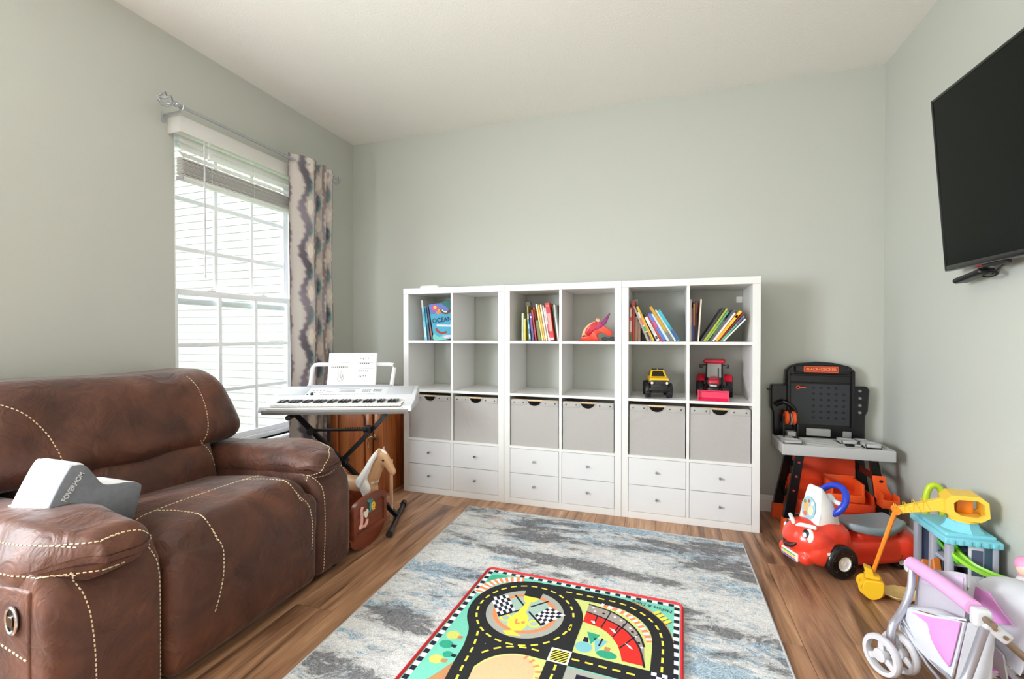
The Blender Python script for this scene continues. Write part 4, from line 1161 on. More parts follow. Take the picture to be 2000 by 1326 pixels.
cabv = [(-0.052, -0.060, 0.126), (0.052, -0.060, 0.126), (0.052, 0.095, 0.128), (-0.052, 0.095, 0.128), (-0.038, -0.020, 0.168), (0.038, -0.020, 0.168), (0.040, 0.075, 0.168), (-0.040, 0.075, 0.168)]
obj('cab', B().add(cabv, [(0, 3, 2, 1), (4, 5, 6, 7), (0, 1, 5, 4), (1, 2, 6, 5), (2, 3, 7, 6), (3, 0, 4, 7)]), m_y, tk)
def quadpatch(c, k, n, off):
    ce = sum((Vector(p) for p in c), Vector())/4
    return [tuple(ce+(Vector(p)-ce)*k+Vector(n)*off) for p in c]
obj('windscreen', B().add(quadpatch([cabv[0], cabv[1], cabv[5], cabv[4]], 0.78, Vector((0, -0.72, 0.69)), 0.0008), [(0, 1, 2, 3)]), m_gl, tk)
obj('side_window', B().add(quadpatch([cabv[3], cabv[0], cabv[4], cabv[7]], 0.72, Vector((-0.95, 0, 0.3)), 0.0008), [(0, 1, 2, 3)]), m_gl, tk)
obj('side_window', B().add(quadpatch([cabv[1], cabv[2], cabv[6], cabv[5]], 0.72, Vector((0.95, 0, 0.3)), 0.0008), [(0, 1, 2, 3)]), m_gl, tk)
for s in (-1, 1):
    obj('roof_light', B().box(s*0.02-0.016, s*0.02+0.016, -0.016, -0.002, 0.168, 0.177, 0.002), BLACK, tk, 40)
    for sy in (-1, 1):
        obj('fender', B().tube([(s*0.064, sy*0.075+0.044*math.cos(a), 0.046+0.044*math.sin(a)) for a in [PI*k/8 for k in range(9)]], 0.016, 8, flat=0.3, up=(1, 0, 0)), BLACK, tk, 50)

# red tractor with a front bucket
tr = thing('toy_tractor', 'red toy tractor with large black wheels and pink front bucket', 'toy tractor', (SX0+2*SW+xcol(1)+0.150, SYF+0.165, zrow(2)+0.0005), rotz=-7)
m_r = mat('tractor_red', (190, 24, 50), 0.3); m_pk = mat('bucket_pink', (222, 44, 92), 0.35); m_cl = mat('cab_glass', (150, 150, 146), 0.1)
wheel(tr, (-0.085, 0.085, 0.066), (-1, 0, 0), 0.062, 0.040, 0.6, m_tyre, m_r, 16, 0.004); wheel(tr, (0.085, 0.085, 0.066), (1, 0, 0), 0.062, 0.040, 0.6, m_tyre, m_r, 16, 0.004)
wheel(tr, (-0.072, -0.055, 0.044), (-1, 0, 0), 0.040, 0.030, 0.6, m_tyre, m_r, 14, 0.003); wheel(tr, (0.072, -0.055, 0.044), (1, 0, 0), 0.040, 0.030, 0.6, m_tyre, m_r, 14, 0.003)
obj('chassis', B().box(-0.030, 0.030, -0.085, 0.13, 0.040, 0.075, 0.005).cyl((-0.085, 0.085, 0.066), (0.085, 0.085, 0.066), 0.012).cyl((-0.07, -0.055, 0.044), (0.07, -0.055, 0.044), 0.009), BLACK, tr, 40)
obj('hood', B().add(*rbox_vf(0.030, 0.062, 0.026, 0.014, 3, 2), M=T(0, -0.035, 0.103)).deform(lambda x, y, z: (x, y, z+0.10*(y+0.03)*(1 if z > 0.1 else 0))), m_r, tr, 50)
obj('radiator', B().box(-0.026, 0.026, -0.104, -0.094, 0.072, 0.100, 0.004), BLACK, tr, 40)
obj('lamp_strip', B().box(-0.018, 0.018, -0.107, -0.103, 0.084, 0.089, 0.001), WHITE, tr)
for sx in (-1, 1):
    obj('mudguard', B().tube([(sx*0.078, 0.085+0.070*math.cos(a), 0.070+0.070*math.sin(a)) for a in [PI*(0.1+0.75*k/8) for k in range(9)]], 0.024, 8, flat=0.22, up=(1, 0, 0)), m_r, tr, 50)
    for y in (0.03, 0.12): obj('cab_post', B().cyl((sx*0.046, y, 0.10), (sx*0.043, y, 0.215), 0.005, n=8), BLACK, tr, 40)
    obj('mirror', B().box(sx*0.075-0.010, sx*0.075+0.010, 0.010, 0.016, 0.185, 0.208, 0.003).cyl((sx*0.046, 0.02, 0.205), (sx*0.072, 0.013, 0.200), 0.003, n=8), BLACK, tr, 40)
    obj('loader_arm', B().tube([(sx*0.046, 0.01, 0.105), (sx*0.046, -0.06, 0.085), (sx*0.046, -0.100, 0.058), (sx*0.046, -0.125, 0.04)], 0.0065, 8), BLACK, tr, 40)
    obj('piston', B().cyl((sx*0.046, -0.03, 0.060), (sx*0.046, -0.115, 0.052), 0.0035, n=8), mat('piston_grey', (150, 150, 150), 0.3, 0.7), tr, 40)
obj('windscreen', B().box(-0.040, 0.040, 0.0285, 0.0305, 0.125, 0.212), m_cl, tr)
obj('driver_seat', B().add(*rbox_vf(0.024, 0.02, 0.02, 0.008, 2, 1), M=T(0, 0.085, 0.115)).add(*rbox_vf(0.024, 0.007, 0.03, 0.006, 2, 1), M=T(0, 0.108, 0.148)), BLACK, tr, 40)
obj('cab_roof', B().add(*rbox_vf(0.062, 0.068, 0.012, 0.010, 3, 2), M=T(0, 0.072, 0.226)), m_r, tr, 50)
obj('exhaust', B().cyl((0.024, 0.0, 0.12), (0.024, 0.0, 0.185), 0.004, n=8), BLACK, tr, 40)
bk = B()
prof = [(0.0, 0.012), (-0.038, 0.0), (-0.040, 0.003), (-0.006, 0.016), (-0.004, 0.052), (-0.026, 0.058), (-0.026, 0.062), (0.0, 0.056)]
bk.prism(prof, -0.082, 0.082, T(0, -0.125, 0.001) @ YZ)
for sx in (-1, 1):
    bk.prism([(0.0, 0.012), (-0.038, 0.0), (-0.026, 0.062), (0.0, 0.056)], sx*0.082-0.0025, sx*0.082+0.0025, T(0, -0.125, 0.001) @ YZ)
obj('bucket', bk, m_pk, tr)
# ------------------------------------------------------------------ digital piano keyboard on its cross stand
KA = 22.0
kb = thing('music_keyboard', 'silver-white electronic keyboard on a black cross stand by the window', 'keyboard', (-2.21, 2.048, 0.0), rotz=KA)
KL, KD = 0.872, 0.350
m_kw = mat('keyboard_silver', (214, 214, 218), 0.35); m_kg = mat('keyboard_grey', (150, 148, 146), 0.45); m_key = mat('ivory_key', (240, 238, 232), 0.25); m_bk = mat('ebony_key', (24, 24, 26), 0.3); m_spk = mat('speaker_grille', (196, 197, 202), 0.6, bump=(1500, 0.4))
obj('bottom_case', B().prism([(0.012, 0.674), (0.30, 0.672), (0.345, 0.690), (0.345, 0.715), (0.0, 0.702), (0.0, 0.690)], 0.02, KL-0.02, YZ), m_kg, kb, 30)
def endcap(x0, x1):
    return B().prism([(0.0, 0.690), (0.0, 0.704), (0.012, 0.720), (0.155, 0.740), (0.175, 0.756), (0.330, 0.803), (0.348, 0.798), (0.350, 0.72), (0.34, 0.695)], x0, x1, YZ, bev=0.004)
obj('end_cap', endcap(0.0, 0.062), m_kw, kb, 40); obj('end_cap', endcap(KL-0.062, KL), m_kw, kb, 40)
obj('front_rail', B().box(0.05, KL-0.05, 0.0, 0.020, 0.690, 0.716, 0.005, nc=2), m_kw, kb, 40)
obj('control_panel', B().prism([(0.160, 0.715), (0.160, 0.742), (0.175, 0.756), (0.330, 0.803), (0.348, 0.798), (0.350, 0.72)], 0.058, KL-0.058, YZ), m_kw, kb, 30)
obj('key_bed', B().box(0.06, KL-0.06, 0.018, 0.162, 0.700, 0.714), m_kg, kb)
NW = 36
x0, x1 = 0.064, KL-0.064
kw = (x1-x0)/NW
wk = obj('white_key', B().box(0.0006, kw-0.0006, 0.0, 0.136, 0.0, 0.014, 0.0012), m_key, kb)
wk.location = (x0, 0.022, 0.7185)
for i in range(1, NW):
    o = wk.copy(); C.objects.link(o); o.location = (x0+i*kw, 0.022, 0.7185)
bkk = None
for i in range(NW-1):
    if i % 7 in (0, 1, 3, 4, 5):
        if bkk is None:
            bkk = obj('black_key', B().add([(-0.0065, 0, 0), (0.0065, 0, 0), (0.0065, 0.09, 0), (-0.0065, 0.09, 0), (-0.0052, 0.012, 0.011), (0.0052, 0.012, 0.011), (0.0052, 0.09, 0.011), (-0.0052, 0.09, 0.011)],
                [(0, 3, 2, 1), (4, 5, 6, 7), (0, 1, 5, 4), (1, 2, 6, 5), (2, 3, 7, 6), (3, 0, 4, 7)]), m_bk, kb); o = bkk
        else:
            o = bkk.copy(); C.objects.link(o)
        o.location = (x0+(i+1)*kw, 0.068, 0.7325)
# panel furniture lies on the sloping panel
sl = math.atan2(0.803-0.756, 0.330-0.175)
PM = T(0, 0.175, 0.756) @ R('X', math.degrees(sl))
def pan(name, xa, xb, ya, yb, hgt, m, r=0.001):
    return obj(name, B(PM).box(xa, xb, ya, yb, -0.002, hgt, r), m, kb, 40)
pan('speaker_grille', 0.030, 0.190, 0.028, 0.150, 0.0022, m_spk); pan('speaker_grille', KL-0.19, KL-0.030, 0.028, 0.150, 0.0022, m_spk)
pan('lcd_display', 0.385, 0.480, 0.070, 0.105, 0.0018, mat('lcd_grey', (170, 174, 172), 0.25))
pan('title_strip', 0.37, 0.50, 0.118, 0.126, 0.0012, mat('print_grey', (150, 150, 156), 0.4))
m_btn = mat('button_grey', (110, 112, 120), 0.4)
pan('button_strip', 0.285, 0.62, 0.030, 0.0385, 0.0004, mat('strip_pale', (205, 206, 212), 0.4))
bt = None
for (xs, yy, n, dx) in ((0.288, 0.0345, 9, 0.0145), (0.438, 0.0345, 2, 0.016), (0.478, 0.0345, 3, 0.0145), (0.535, 0.0345, 6, 0.0145), (0.222, 0.066, 2, 0.016), (0.268, 0.068, 2, 0.016), (0.312, 0.072, 3, 0.014), (0.222, 0.095, 4, 0.022), (0.53, 0.078, 4, 0.014), (0.530, 0.100, 4, 0.014), (0.60, 0.080, 4, 0.013), (0.60, 0.102, 4, 0.013)):
    for k in range(n):
        if bt is None: bt = obj('button', B().box(-0.005, 0.005, -0.0028, 0.0028, -0.001, 0.0024, 0.0008), m_btn, kb); o = bt
        else: o = bt.copy(); C.objects.link(o)
        o.matrix_local = PM @ T(xs+k*dx, yy, 0.0)
obj('volume_knob', B(PM).cyl((0.232, 0.034, 0), (0.232, 0.034, 0.010), 0.010, 0.008, n=16), m_bk, kb, 40)
obj('power_button', B(PM).cyl((0.205, 0.034, 0), (0.205, 0.034, 0.004), 0.006, n=12), m_bk, kb, 40)
# music rest: leaning frame with ledge
RM = T(0.175, 0.342, 0.796) @ R('X', -14)
rw = 0.515
fr = [(0.0, 0.0), (0.016, 0.135), (0.030, 0.150), (rw-0.030, 0.150), (rw-0.004, 0.135), (rw-0.016, 0.0)]
fr = [(-0.002, 0.0, 0), (0.004, 0.128, 0), (0.016, 0.146, 0), (0.04, 0.150, 0), (rw-0.02, 0.150, 0), (rw+0.006, 0.146, 0), (rw+0.016, 0.128, 0), (rw, 0.0, 0)]
P_ = [RM @ Vector((a, 0, c)) for a, c, _ in fr]
obj('music_rest', B().tube(P_, 0.013, 8, flat=0.45, up=RM.to_3x3() @ Vector((0, 0, 1))), m_kw, kb, 40)
obj('rest_ledge', B(RM).box(-0.012, rw+0.004, -0.030, 0.008, -0.012, 0.012, 0.004), mat('ledge_grey', (168, 170, 176), 0.4), kb, 40)

# open music book on the rest
mb = thing('music_book', 'open white music book propped on the keyboard rest', 'book', M=T(-2.21, 2.048, 0) @ R('Z', KA) @ RM @ T(0.262, -0.014, 0.0125))
mpp = mat('paper_white', (244, 243, 240), 0.7)
def page(s):
    def fn(u, v):
        x = s*u*0.152
        return (x, -0.010*math.sin(PI*u)**0.8*(1-0.2*u)-0.004+0.010*u*0.4, v*0.210*(1-0.02*u))
    return B().sheet(fn, 10, 4, 0.0035 if s > 0 else -0.0035)
obj('page_block', page(-1), mpp, mb, 60); obj('page_block', page(1), mpp, mb, 60)
obj('cover', B().box(-0.156, 0.156, 0.004, 0.0055, 0, 0.212), mat('book_back', (210, 214, 222), 0.5), mb)
ink = mat('music_ink', (90, 90, 94), 0.7)
def onpage(s, u, v): return Vector((s*u*0.152, -0.010*math.sin(PI*u)**0.8*(1-0.2*u)-0.0048+0.010*u*0.4, v*0.210))
def line(name, s, u0, u1, v, th, par=mb):
    b = B()
    n = 6
    V = []
    for i in range(n+1):
        u = u0+(u1-u0)*i/n
        for dv in (-th, th): V.append(onpage(s, u, v+dv/0.21))
    b.add(V, [(2*i, 2*i+2, 2*i+3, 2*i+1) for i in range(n)])
    return obj(name, b, ink, par)
for v in (0.93, 0.68): line('printed_line', -1, 0.15, 0.9, v, 0.0006); line('printed_line', 1, 0.1, 0.92, v+0.0, 0.0006)
line('printed_line', 1, 0.1, 0.92, 0.50, 0.0006); line('printed_line', 1, 0.1, 0.6, 0.14, 0.0006)
for k in range(9): line('printed_note', -1, 0.18+k*0.08, 0.235+k*0.08, 0.55, 0.0036)
for k in range(5):
    line('printed_note', 1, 0.32+k*0.085, 0.375+k*0.085, 0.66, 0.003); line('printed_note', 1, 0.30+k*0.085, 0.355+k*0.085, 0.42, 0.003)
for (u, v) in ((0.34, 0.82), (0.45, 0.80), (0.55, 0.83), (0.65, 0.82), (0.30, 0.26), (0.38, 0.25), (0.48, 0.27), (0.58, 0.27)): line('printed_note', 1, u, u+0.03, v, 0.0045)
def doodle(pts):
    P = smooth_path([onpage(-1, u, v) for u, v in pts], 5)
    obj('printed_drawing', B().tube(P, 0.0009, 4), ink, mb)
doodle([(0.62, 0.42), (0.50, 0.41), (0.44, 0.42), (0.46, 0.30), (0.42, 0.14), (0.50, 0.09), (0.57, 0.14), (0.55, 0.30), (0.58, 0.38)])
doodle([(0.44, 0.30), (0.36, 0.26), (0.34, 0.16), (0.42, 0.10)]); doodle([(0.40, 0.34), (0.36, 0.30), (0.40, 0.22), (0.48, 0.24), (0.50, 0.32)])

# cross stand
st = thing('keyboard_stand', 'black folding cross stand carrying the keyboard', 'stand', (-2.21, 2.048, 0.0), rotz=KA)
m_st = mat('black_steel', (26, 26, 30), 0.35, 0.4)
vm = 0.150
def leg(ua, ub, v, nm='leg'):
    return obj(nm, B().tube([(ua, v, 0.655), (ub, v, 0.028)], 0.0165, 4), m_st, st, 30)
leg(0.165, 0.765, vm-0.018); leg(0.705, 0.100, vm+0.018)
for (u, v) in ((0.165, vm-0.018), (0.705, vm+0.018)):
    obj('top_bar', B().cyl((u, 0.03, 0.656), (u, 0.29, 0.656), 0.0125, n=12), m_st, st, 40)
    for q in (0.035, 0.285): obj('rubber_pad', B().cyl((u, q-0.025, 0.656), (u, q+0.025, 0.656), 0.0155, n=12), BLACK, st, 40)
for (u, v) in ((0.765, vm-0.018), (0.100, vm+0.018)):
    f = obj('foot_bar', B().cyl((u, v-0.225, 0.020), (u, v+0.225, 0.020), 0.0145, n=14), m_st, st, 40)
    for q in (-0.225, 0.225): obj('foot_cap', B().cyl((u, v+q-0.022, 0.020), (u, v+q+0.022, 0.020), 0.0195, n=14), BLACK, f, 40)
obj('pivot', B().cyl((0.444, vm-0.045, 0.36), (0.444, vm+0.045, 0.36), 0.02, n=14), m_st, st, 40)
lb = obj('locking_bar', B().box(0.255, 0.585, vm-0.042, vm-0.036, 0.556, 0.572, 0.001), m_st, st, 40)
for k in range(8): obj('locking_tooth', B().box(0.46+k*0.014, 0.466+k*0.014, vm-0.042, vm-0.036, 0.572, 0.580), m_st, lb)
obj('lock_knob', B().cyl((0.262, vm-0.060, 0.555), (0.262, vm-0.02, 0.555), 0.021, n=10), BLACK, st, 40)
obj('lock_bracket', B().box(0.565, 0.605, vm-0.036, vm+0.0, 0.545, 0.585, 0.003), m_st, st, 40)

# ------------------------------------------------------------------ cherry cabinet in the corner
def wood(name, c0, c1, rough=0.35, sc=(14, 14, 1.2)):
    m = bpy.data.materials.new(name); m.use_nodes = True
    nt = m.node_tree; p = nt.nodes['Principled BSDF']; N = nt.nodes.new; Lk = nt.links.new
    tc = N('ShaderNodeTexCoord'); mp = N('ShaderNodeMapping'); mp.inputs['Scale'].default_value = sc
    n = N('ShaderNodeTexNoise'); n.inputs['Scale'].default_value = 2.2; n.inputs['Detail'].default_value = 6; n.inputs['Distortion'].default_value = 1.0
    r = N('ShaderNodeValToRGB'); r.color_ramp.elements[0].position = 0.3; r.color_ramp.elements[1].position = 0.7
    r.color_ramp.elements[0].color = rgb(*c0); r.color_ramp.elements[1].color = rgb(*c1)
    Lk(tc.outputs['Object'], mp.inputs[0]); Lk(mp.outputs[0], n.inputs['Vector']); Lk(n.outputs['Fac'], r.inputs['Fac']); Lk(r.outputs['Color'], p.inputs['Base Color'])
    p.inputs['Roughness'].default_value = rough
    return m
m_chy = wood('cherry_wood', (142, 74, 36), (196, 116, 64), 0.28)
CO = (-2.105, 2.80, 0)
cb = thing('wood_cabinet', 'reddish brown wooden cabinet standing behind the keyboard stand', 'cabinet', CO)
hw, dp, ch = 0.222, 0.46, 0.735
obj('carcass', B().box(-hw, hw, 0.018, dp, 0.0, ch-0.02, 0.002), m_chy, cb, 40)
obj('top_slab', B().box(-hw-0.008, hw+0.008, -0.012, dp, ch-0.02, ch, 0.004, nc=2), m_chy, cb, 40)
obj('face_frame', B().box(-hw, -hw+0.035, 0.0, 0.018, 0, ch-0.02, 0.001).box(hw-0.075, hw, 0.0, 0.018, 0, ch-0.02, 0.001).box(-hw+0.035, hw-0.075, 0.0, 0.018, ch-0.055, ch-0.02, 0.001).box(-hw+0.035, hw-0.075, 0, 0.018, 0, 0.07, 0.001), m_chy, cb, 40)
dx0, dx1, dz0, dz1 = -hw+0.028, hw-0.080, 0.075, ch-0.06
dr = obj('door', B().box(dx0, dx0+0.05, -0.016, -0.001, dz0, dz1, 0.003).box(dx1-0.05, dx1, -0.016, -0.001, dz0, dz1, 0.003).box(dx0+0.05, dx1-0.05, -0.016, -0.001, dz0, dz0+0.055, 0.003).box(dx0+0.05, dx1-0.05, -0.016, -0.001, dz1-0.085, dz1, 0.003)
    .box(dx0+0.048, dx1-0.048, -0.006, -0.001, dz0+0.05, dz1-0.08), m_chy, cb, 40)
obj('raised_panel', B().prism([(dx0+0.062, dz0+0.068), (dx1-0.062, dz0+0.068), (dx1-0.062, dz1-0.125), (dx1-0.085, dz1-0.100), (dx0+0.085, dz1-0.100), (dx0+0.062, dz1-0.125)], 0.004, 0.015, XZ, bev=0.008), m_chy, dr, 30)
m_br = mat('antique_nickel', (186, 176, 150), 0.25, 0.9)
hx, hz = dx1+0.008, 0.395
obj('handle_plate', B().prism(circ(hx+0.010, hz+0.016, 0.013, 0.022, 18), 0.001, 0.006, XZ, bev=0.002).cyl((hx+0.008, -0.005, hz+0.018), (hx+0.006, -0.032, hz+0.018), 0.006), m_br, dr, 40)
obj('handle_lever', B().tube(smooth_path([(hx+0.012, -0.032, hz+0.022), (hx-0.010, -0.034, hz+0.020), (hx-0.022, -0.034, hz), (hx-0.026, -0.033, hz-0.030), (hx-0.020, -0.032, hz-0.052)], 6), lambda t: 0.0065-0.002*t, 8), m_br, dr, 60)

# ------------------------------------------------------------------ toy horse
HO = (-1.752, 2.318, 0.0)
hs = thing('toy_horse', 'tan and white toy horse standing behind the wooden cradle', 'toy horse', HO, rotz=-7)
def horse_mat():
    m = bpy.data.materials.new('horse_tan'); m.use_nodes = True
    nt = m.node_tree; p = nt.nodes['Principled BSDF']; N = nt.nodes.new; Lk = nt.links.new
    tc = N('ShaderNodeTexCoord'); n = N('ShaderNodeTexNoise'); n.inputs['Scale'].default_value = 9; n.inputs['Detail'].default_value = 1.5
    r = N('ShaderNodeValToRGB'); r.color_ramp.interpolation = 'EASE'
    r.color_ramp.elements[0].position = 0.60; r.color_ramp.elements[1].position = 0.615
    r.color_ramp.elements[0].color = rgb(202, 158, 118); r.color_ramp.elements[1].color = rgb(238, 234, 228)
    Lk(tc.outputs['Object'], n.inputs['Vector']); Lk(n.outputs['Fac'], r.inputs['Fac']); Lk(r.outputs['Color'], p.inputs['Base Color'])
    p.inputs['Roughness'].default_value = 0.4
    return m
b = B()
b.ell((0.0, 0, 0.235), (0.135, 0.049, 0.062), 24, 16); b.ell((0.105, 0, 0.232), (0.062, 0.049, 0.068), 20, 14); b.ell((-0.105, 0, 0.245), (0.068, 0.049, 0.064), 20, 14)
b.tube(smooth_path([(0.085, 0, 0.250), (0.125, 0, 0.300), (0.160, 0, 0.360), (0.196, 0, 0.418), (0.215, 0, 0.440)], 6), lambda t: 0.060-0.030*t, 14, flat=0.72, up=(0, 0, 1))
b.tube(smooth_path([(0.198, 0, 0.440), (0.225, 0, 0.428), (0.255, 0, 0.392), (0.282, 0, 0.358), (0.292, 0, 0.344)], 6), lambda t: 0.036-0.018*t, 14, flat=0.78, up=(0, 0, 1))
b.ell((0.228, 0, 0.412), (0.034, 0.024, 0.034), 14, 10); b.ell((0.284, 0, 0.352), (0.019, 0.017, 0.017), 12, 8)
for sy in (-1, 1):
    b.tube([(0.110, sy*0.034, 0.20), (0.112, sy*0.036, 0.115), (0.108, sy*0.036, 0.055), (0.114, sy*0.036, 0.006)], lambda t: 0.026-0.013*min(1, t*1.6)+(0.005 if t > 0.95 else 0), 10)
    b.tube([(-0.125, sy*0.034, 0.22), (-0.105, sy*0.036, 0.135), (-0.140, sy*0.036, 0.090), (-0.132, sy*0.036, 0.006)], lambda t: 0.036-0.022*min(1, t*1.8)+(0.005 if t > 0.95 else 0), 10)
    b.lathe([(0.008, 0), (0.010, 0.012), (0.006, 0.028), (0.001, 0.036)], 10, T(0.203, sy*0.018, 0.455) @ R('X', -sy*12) @ R('Y', -4))
body = obj('body', b, horse_mat(), hs, 180)
rm = body.modifiers.new('skin', 'REMESH'); rm.mode = 'VOXEL'; rm.voxel_size = 0.0042; rm.use_smooth_shade = True
sm_ = body.modifiers.new('relax', 'SMOOTH'); sm_.iterations = 7; sm_.factor = 0.5
m_mane = mat('horse_white', (240, 236, 230), 0.4)
mane = [(0.185, 0.462), (0.150, 0.425), (0.118, 0.372), (0.085, 0.325), (0.062, 0.290), (0.075, 0.262), (0.100, 0.250), (0.118, 0.218), (0.135, 0.205), (0.158, 0.215), (0.165, 0.255), (0.150, 0.285), (0.140, 0.305), (0.152, 0.345), (0.165, 0.385), (0.180, 0.415), (0.195, 0.44)]
mp_ = [(p.x, p.y) for p in smooth_path([(a, c, 0) for a, c in mane], 4, True)]
mn = obj('mane', B().prism(mp_, 0.030, 0.052, XZ, bev=0.006).deform(lambda x, y, z: (x, y*(0.72+0.75*max(0, min(1, (0.46-z)/0.2))*0.9), z)), m_mane, hs, 60)
obj('mane_crest', B().tube(smooth_path([(0.192, 0, 0.468), (0.150, 0, 0.430), (0.112, 0, 0.375), (0.078, 0, 0.325), (0.050, 0, 0.298)], 5), 0.014, 10), m_mane, hs, 60)
obj('forelock', B().tube(smooth_path([(0.204, 0, 0.466), (0.226, 0, 0.458), (0.246, 0, 0.432), (0.256, 0, 0.412)], 5), lambda t: 0.013-0.006*t, 8), m_mane, hs, 60)
obj('tail', B().tube(smooth_path([(-0.165, 0, 0.27), (-0.20, 0, 0.25), (-0.215, 0, 0.18), (-0.21, 0, 0.09)], 5), lambda t: 0.018+0.010*math.sin(PI*t), 10), m_mane, hs, 60)
for sy in (-1, 1):
    obj('eye', B().ell((0.236, sy*0.026, 0.420), (0.0085, 0.004, 0.006), 12, 8, M=T(0, 0, 0)), BLACK, hs, 60)
    obj('nostril', B().ell((0.290, sy*0.013, 0.352), (0.004, 0.003, 0.004), 8, 6), mat('muzzle_pink', (176, 120, 106), 0.5), hs, 60)

# pale strip of unclear kind leaning between the horse and the cabinet
ps = obj('pale_strip', B().box(-0.010, 0.010, -0.004, 0.004, 0, 0.372, 0.002, M=T(-1.580, 2.44, 0) @ R('Y', -2) @ R('X', -3)), mat('pale_peach', (222, 176, 146), 0.5), smooth=40)
tag(ps, 'narrow pale peach strip standing upright behind the horse chest', 'slat')

# ------------------------------------------------------------------ doll cradle
m_cr = wood('cradle_wood', (96, 42, 24), (132, 62, 36), 0.32, (10, 1.2, 10))
KX, KY0, KY1 = -1.500, 1.965, 2.256
km = (KY0+KY1)/2
KO = (-1.72, km, 0)
cr = thing('doll_cradle', 'dark wooden doll cradle with painted letters beside the recliner arm', 'cradle', KO)
def endp(z0, zs, zt, ins=0.0):
    hw_ = (KY1-KY0)/2-ins
    top = [(km+hw_*math.cos(a), zs-ins+(zt-zs)*math.sin(a)) for a in [PI*k/16 for k in range(17)]]
    return [(km-hw_, z0+ins), (km+hw_, z0+ins)]+top
for x, nm in ((KX, 'end_panel'), (KX-0.44, 'end_panel')):
    o = obj(nm, B().prism(endp(0.085, 0.242, 0.282), x-0.016, x, YZ, bev=0.002), m_cr, cr, 40, loc=KO)
    if x == KX:
        outer, inner = endp(0.085, 0.242, 0.282), endp(0.085, 0.242, 0.282, 0.024)
        n = len(outer)
        v = [(x, a, c) for a, c in outer]+[(x, a, c) for a, c in inner]+[(x+0.007, a, c) for a, c in outer]+[(x+0.007, a, c) for a, c in inner]
        f = []
        for i in range(n):
            j = (i+1) % n
            f += [(2*n+i, 2*n+j, 3*n+j, 3*n+i), (i, j, 2*n+j, 2*n+i), (n+j, n+i, 3*n+i, 3*n+j)]
        obj('end_moulding', B().add(v, f), m_cr, o, 30, loc=KO)
        # painted wooden letters
        def letter(pts_or_b, col, nm='letter'):
            return obj(nm, pts_or_b, mat('letter_paint', col, 0.45), o, 40, loc=KO)
        lx = x+0.001
        def lt(path, r): return B().tube([(lx+0.003, a, c) for a, c in path], r, 8)
        sp = lambda pts: [(p.x, p.y) for p in smooth_path([(a, c, 0) for a, c in pts], 5)]
        letter(lt(sp([(2.040, 0.236), (2.030, 0.218), (2.034, 0.180), (2.030, 0.150), (2.018, 0.132), (2.034, 0.136), (2.056, 0.130), (2.074, 0.142), (2.078, 0.160)]), 0.0085), (230, 172, 160))
        letter(B().prism([(p.x, p.y) for p in smooth_path([(2.070, 0.168, 0), (2.048, 0.192, 0), (2.052, 0.208, 0), (2.066, 0.204, 0), (2.082, 0.212, 0), (2.088, 0.196, 0)], 4, True)], x+0.001, x+0.009, YZ, bev=0.002), (236, 226, 206), 'heart')
        letter(B().prism([(2.078, 0.262), (2.128, 0.252), (2.126, 0.238), (2.112, 0.241), (2.108, 0.194), (2.116, 0.186), (2.094, 0.190), (2.100, 0.197), (2.098, 0.243), (2.080, 0.247)], x+0.001, x+0.009, YZ, bev=0.001), (60, 140, 144))
        letter(lt(sp([(2.122, 0.207), (2.142, 0.207), (2.143, 0.220), (2.133, 0.229), (2.122, 0.220), (2.121, 0.203), (2.132, 0.192), (2.144, 0.195)]), 0.006), (236, 190, 60))
    obj('rocker', B().prism([(km-0.16, 0.090), (km+0.16, 0.090)]+[(km+0.152*math.cos(a), 0.082-0.082*math.sin(a)) for a in [PI*k/18 for k in range(19)]], x-0.030, x-0.010, YZ, bev=0.002), m_cr, cr, 40, loc=KO)
for y in (KY0+0.008, KY1-0.008):
    obj('side_board', B().box(KX-0.424, KX-0.016, y-0.008, y+0.008, 0.090, 0.235, 0.003), m_cr, cr, 40, loc=KO)
obj('base_board', B().box(KX-0.424, KX-0.016, KY0+0.016, KY1-0.016, 0.090, 0.102), m_cr, cr, 40, loc=KO)
# ------------------------------------------------------------------ area rug
RC = [Vector((-1.214, 2.791)), Vector((0.404, 2.745)), Vector((0.414, 0.55)), Vector((-1.168, 0.55))]   # far left, far right, near right, near left
NX, NY = 190, 250
gu, gv = np.meshgrid(np.linspace(0, 1, NX+1), np.linspace(0, 1, NY+1), indexing='ij')
c4 = [np.array(p) for p in RC]
PXY = ((1-gu)*(1-gv))[..., None]*c4[0]+(gu*(1-gv))[..., None]*c4[1]+(gu*gv)[..., None]*c4[2]+((1-gu)*gv)[..., None]*c4[3]
X2, Y2 = PXY[..., 0], PXY[..., 1]
def fbm(x, y, seed, octv=5, gain=0.55):
    r = np.random.RandomState(seed); out = np.zeros_like(x); amp = 1.0; tot = 0
    for o in range(octv):
        n = 64; g = r.rand(n, n)
        f_ = 2**o
        xi, yi = x*f_, y*f_
        x0, y0 = np.floor(xi).astype(int), np.floor(yi).astype(int)
        fx, fy = xi-x0, yi-y0
        fx, fy = fx*fx*(3-2*fx), fy*fy*(3-2*fy)
        a = g[x0 % n, y0 % n]*(1-fx)+g[(x0+1) % n, y0 % n]*fx
        b_ = g[x0 % n, (y0+1) % n]*(1-fx)+g[(x0+1) % n, (y0+1) % n]*fx
        out += amp*(a*(1-fy)+b_*fy); tot += amp; amp *= gain
    return out/tot
def blob(cx, cy, rx, ry, rot=0.0):
    c_, s_ = math.cos(rot), math.sin(rot)
    dx, dy = X2-cx, Y2-cy
    a, b_ = dx*c_+dy*s_, -dx*s_+dy*c_
    return np.exp(-((a/rx)**2+(b_/ry)**2))
streak = fbm(X2*2.2+7, Y2*9.0+3, 3)
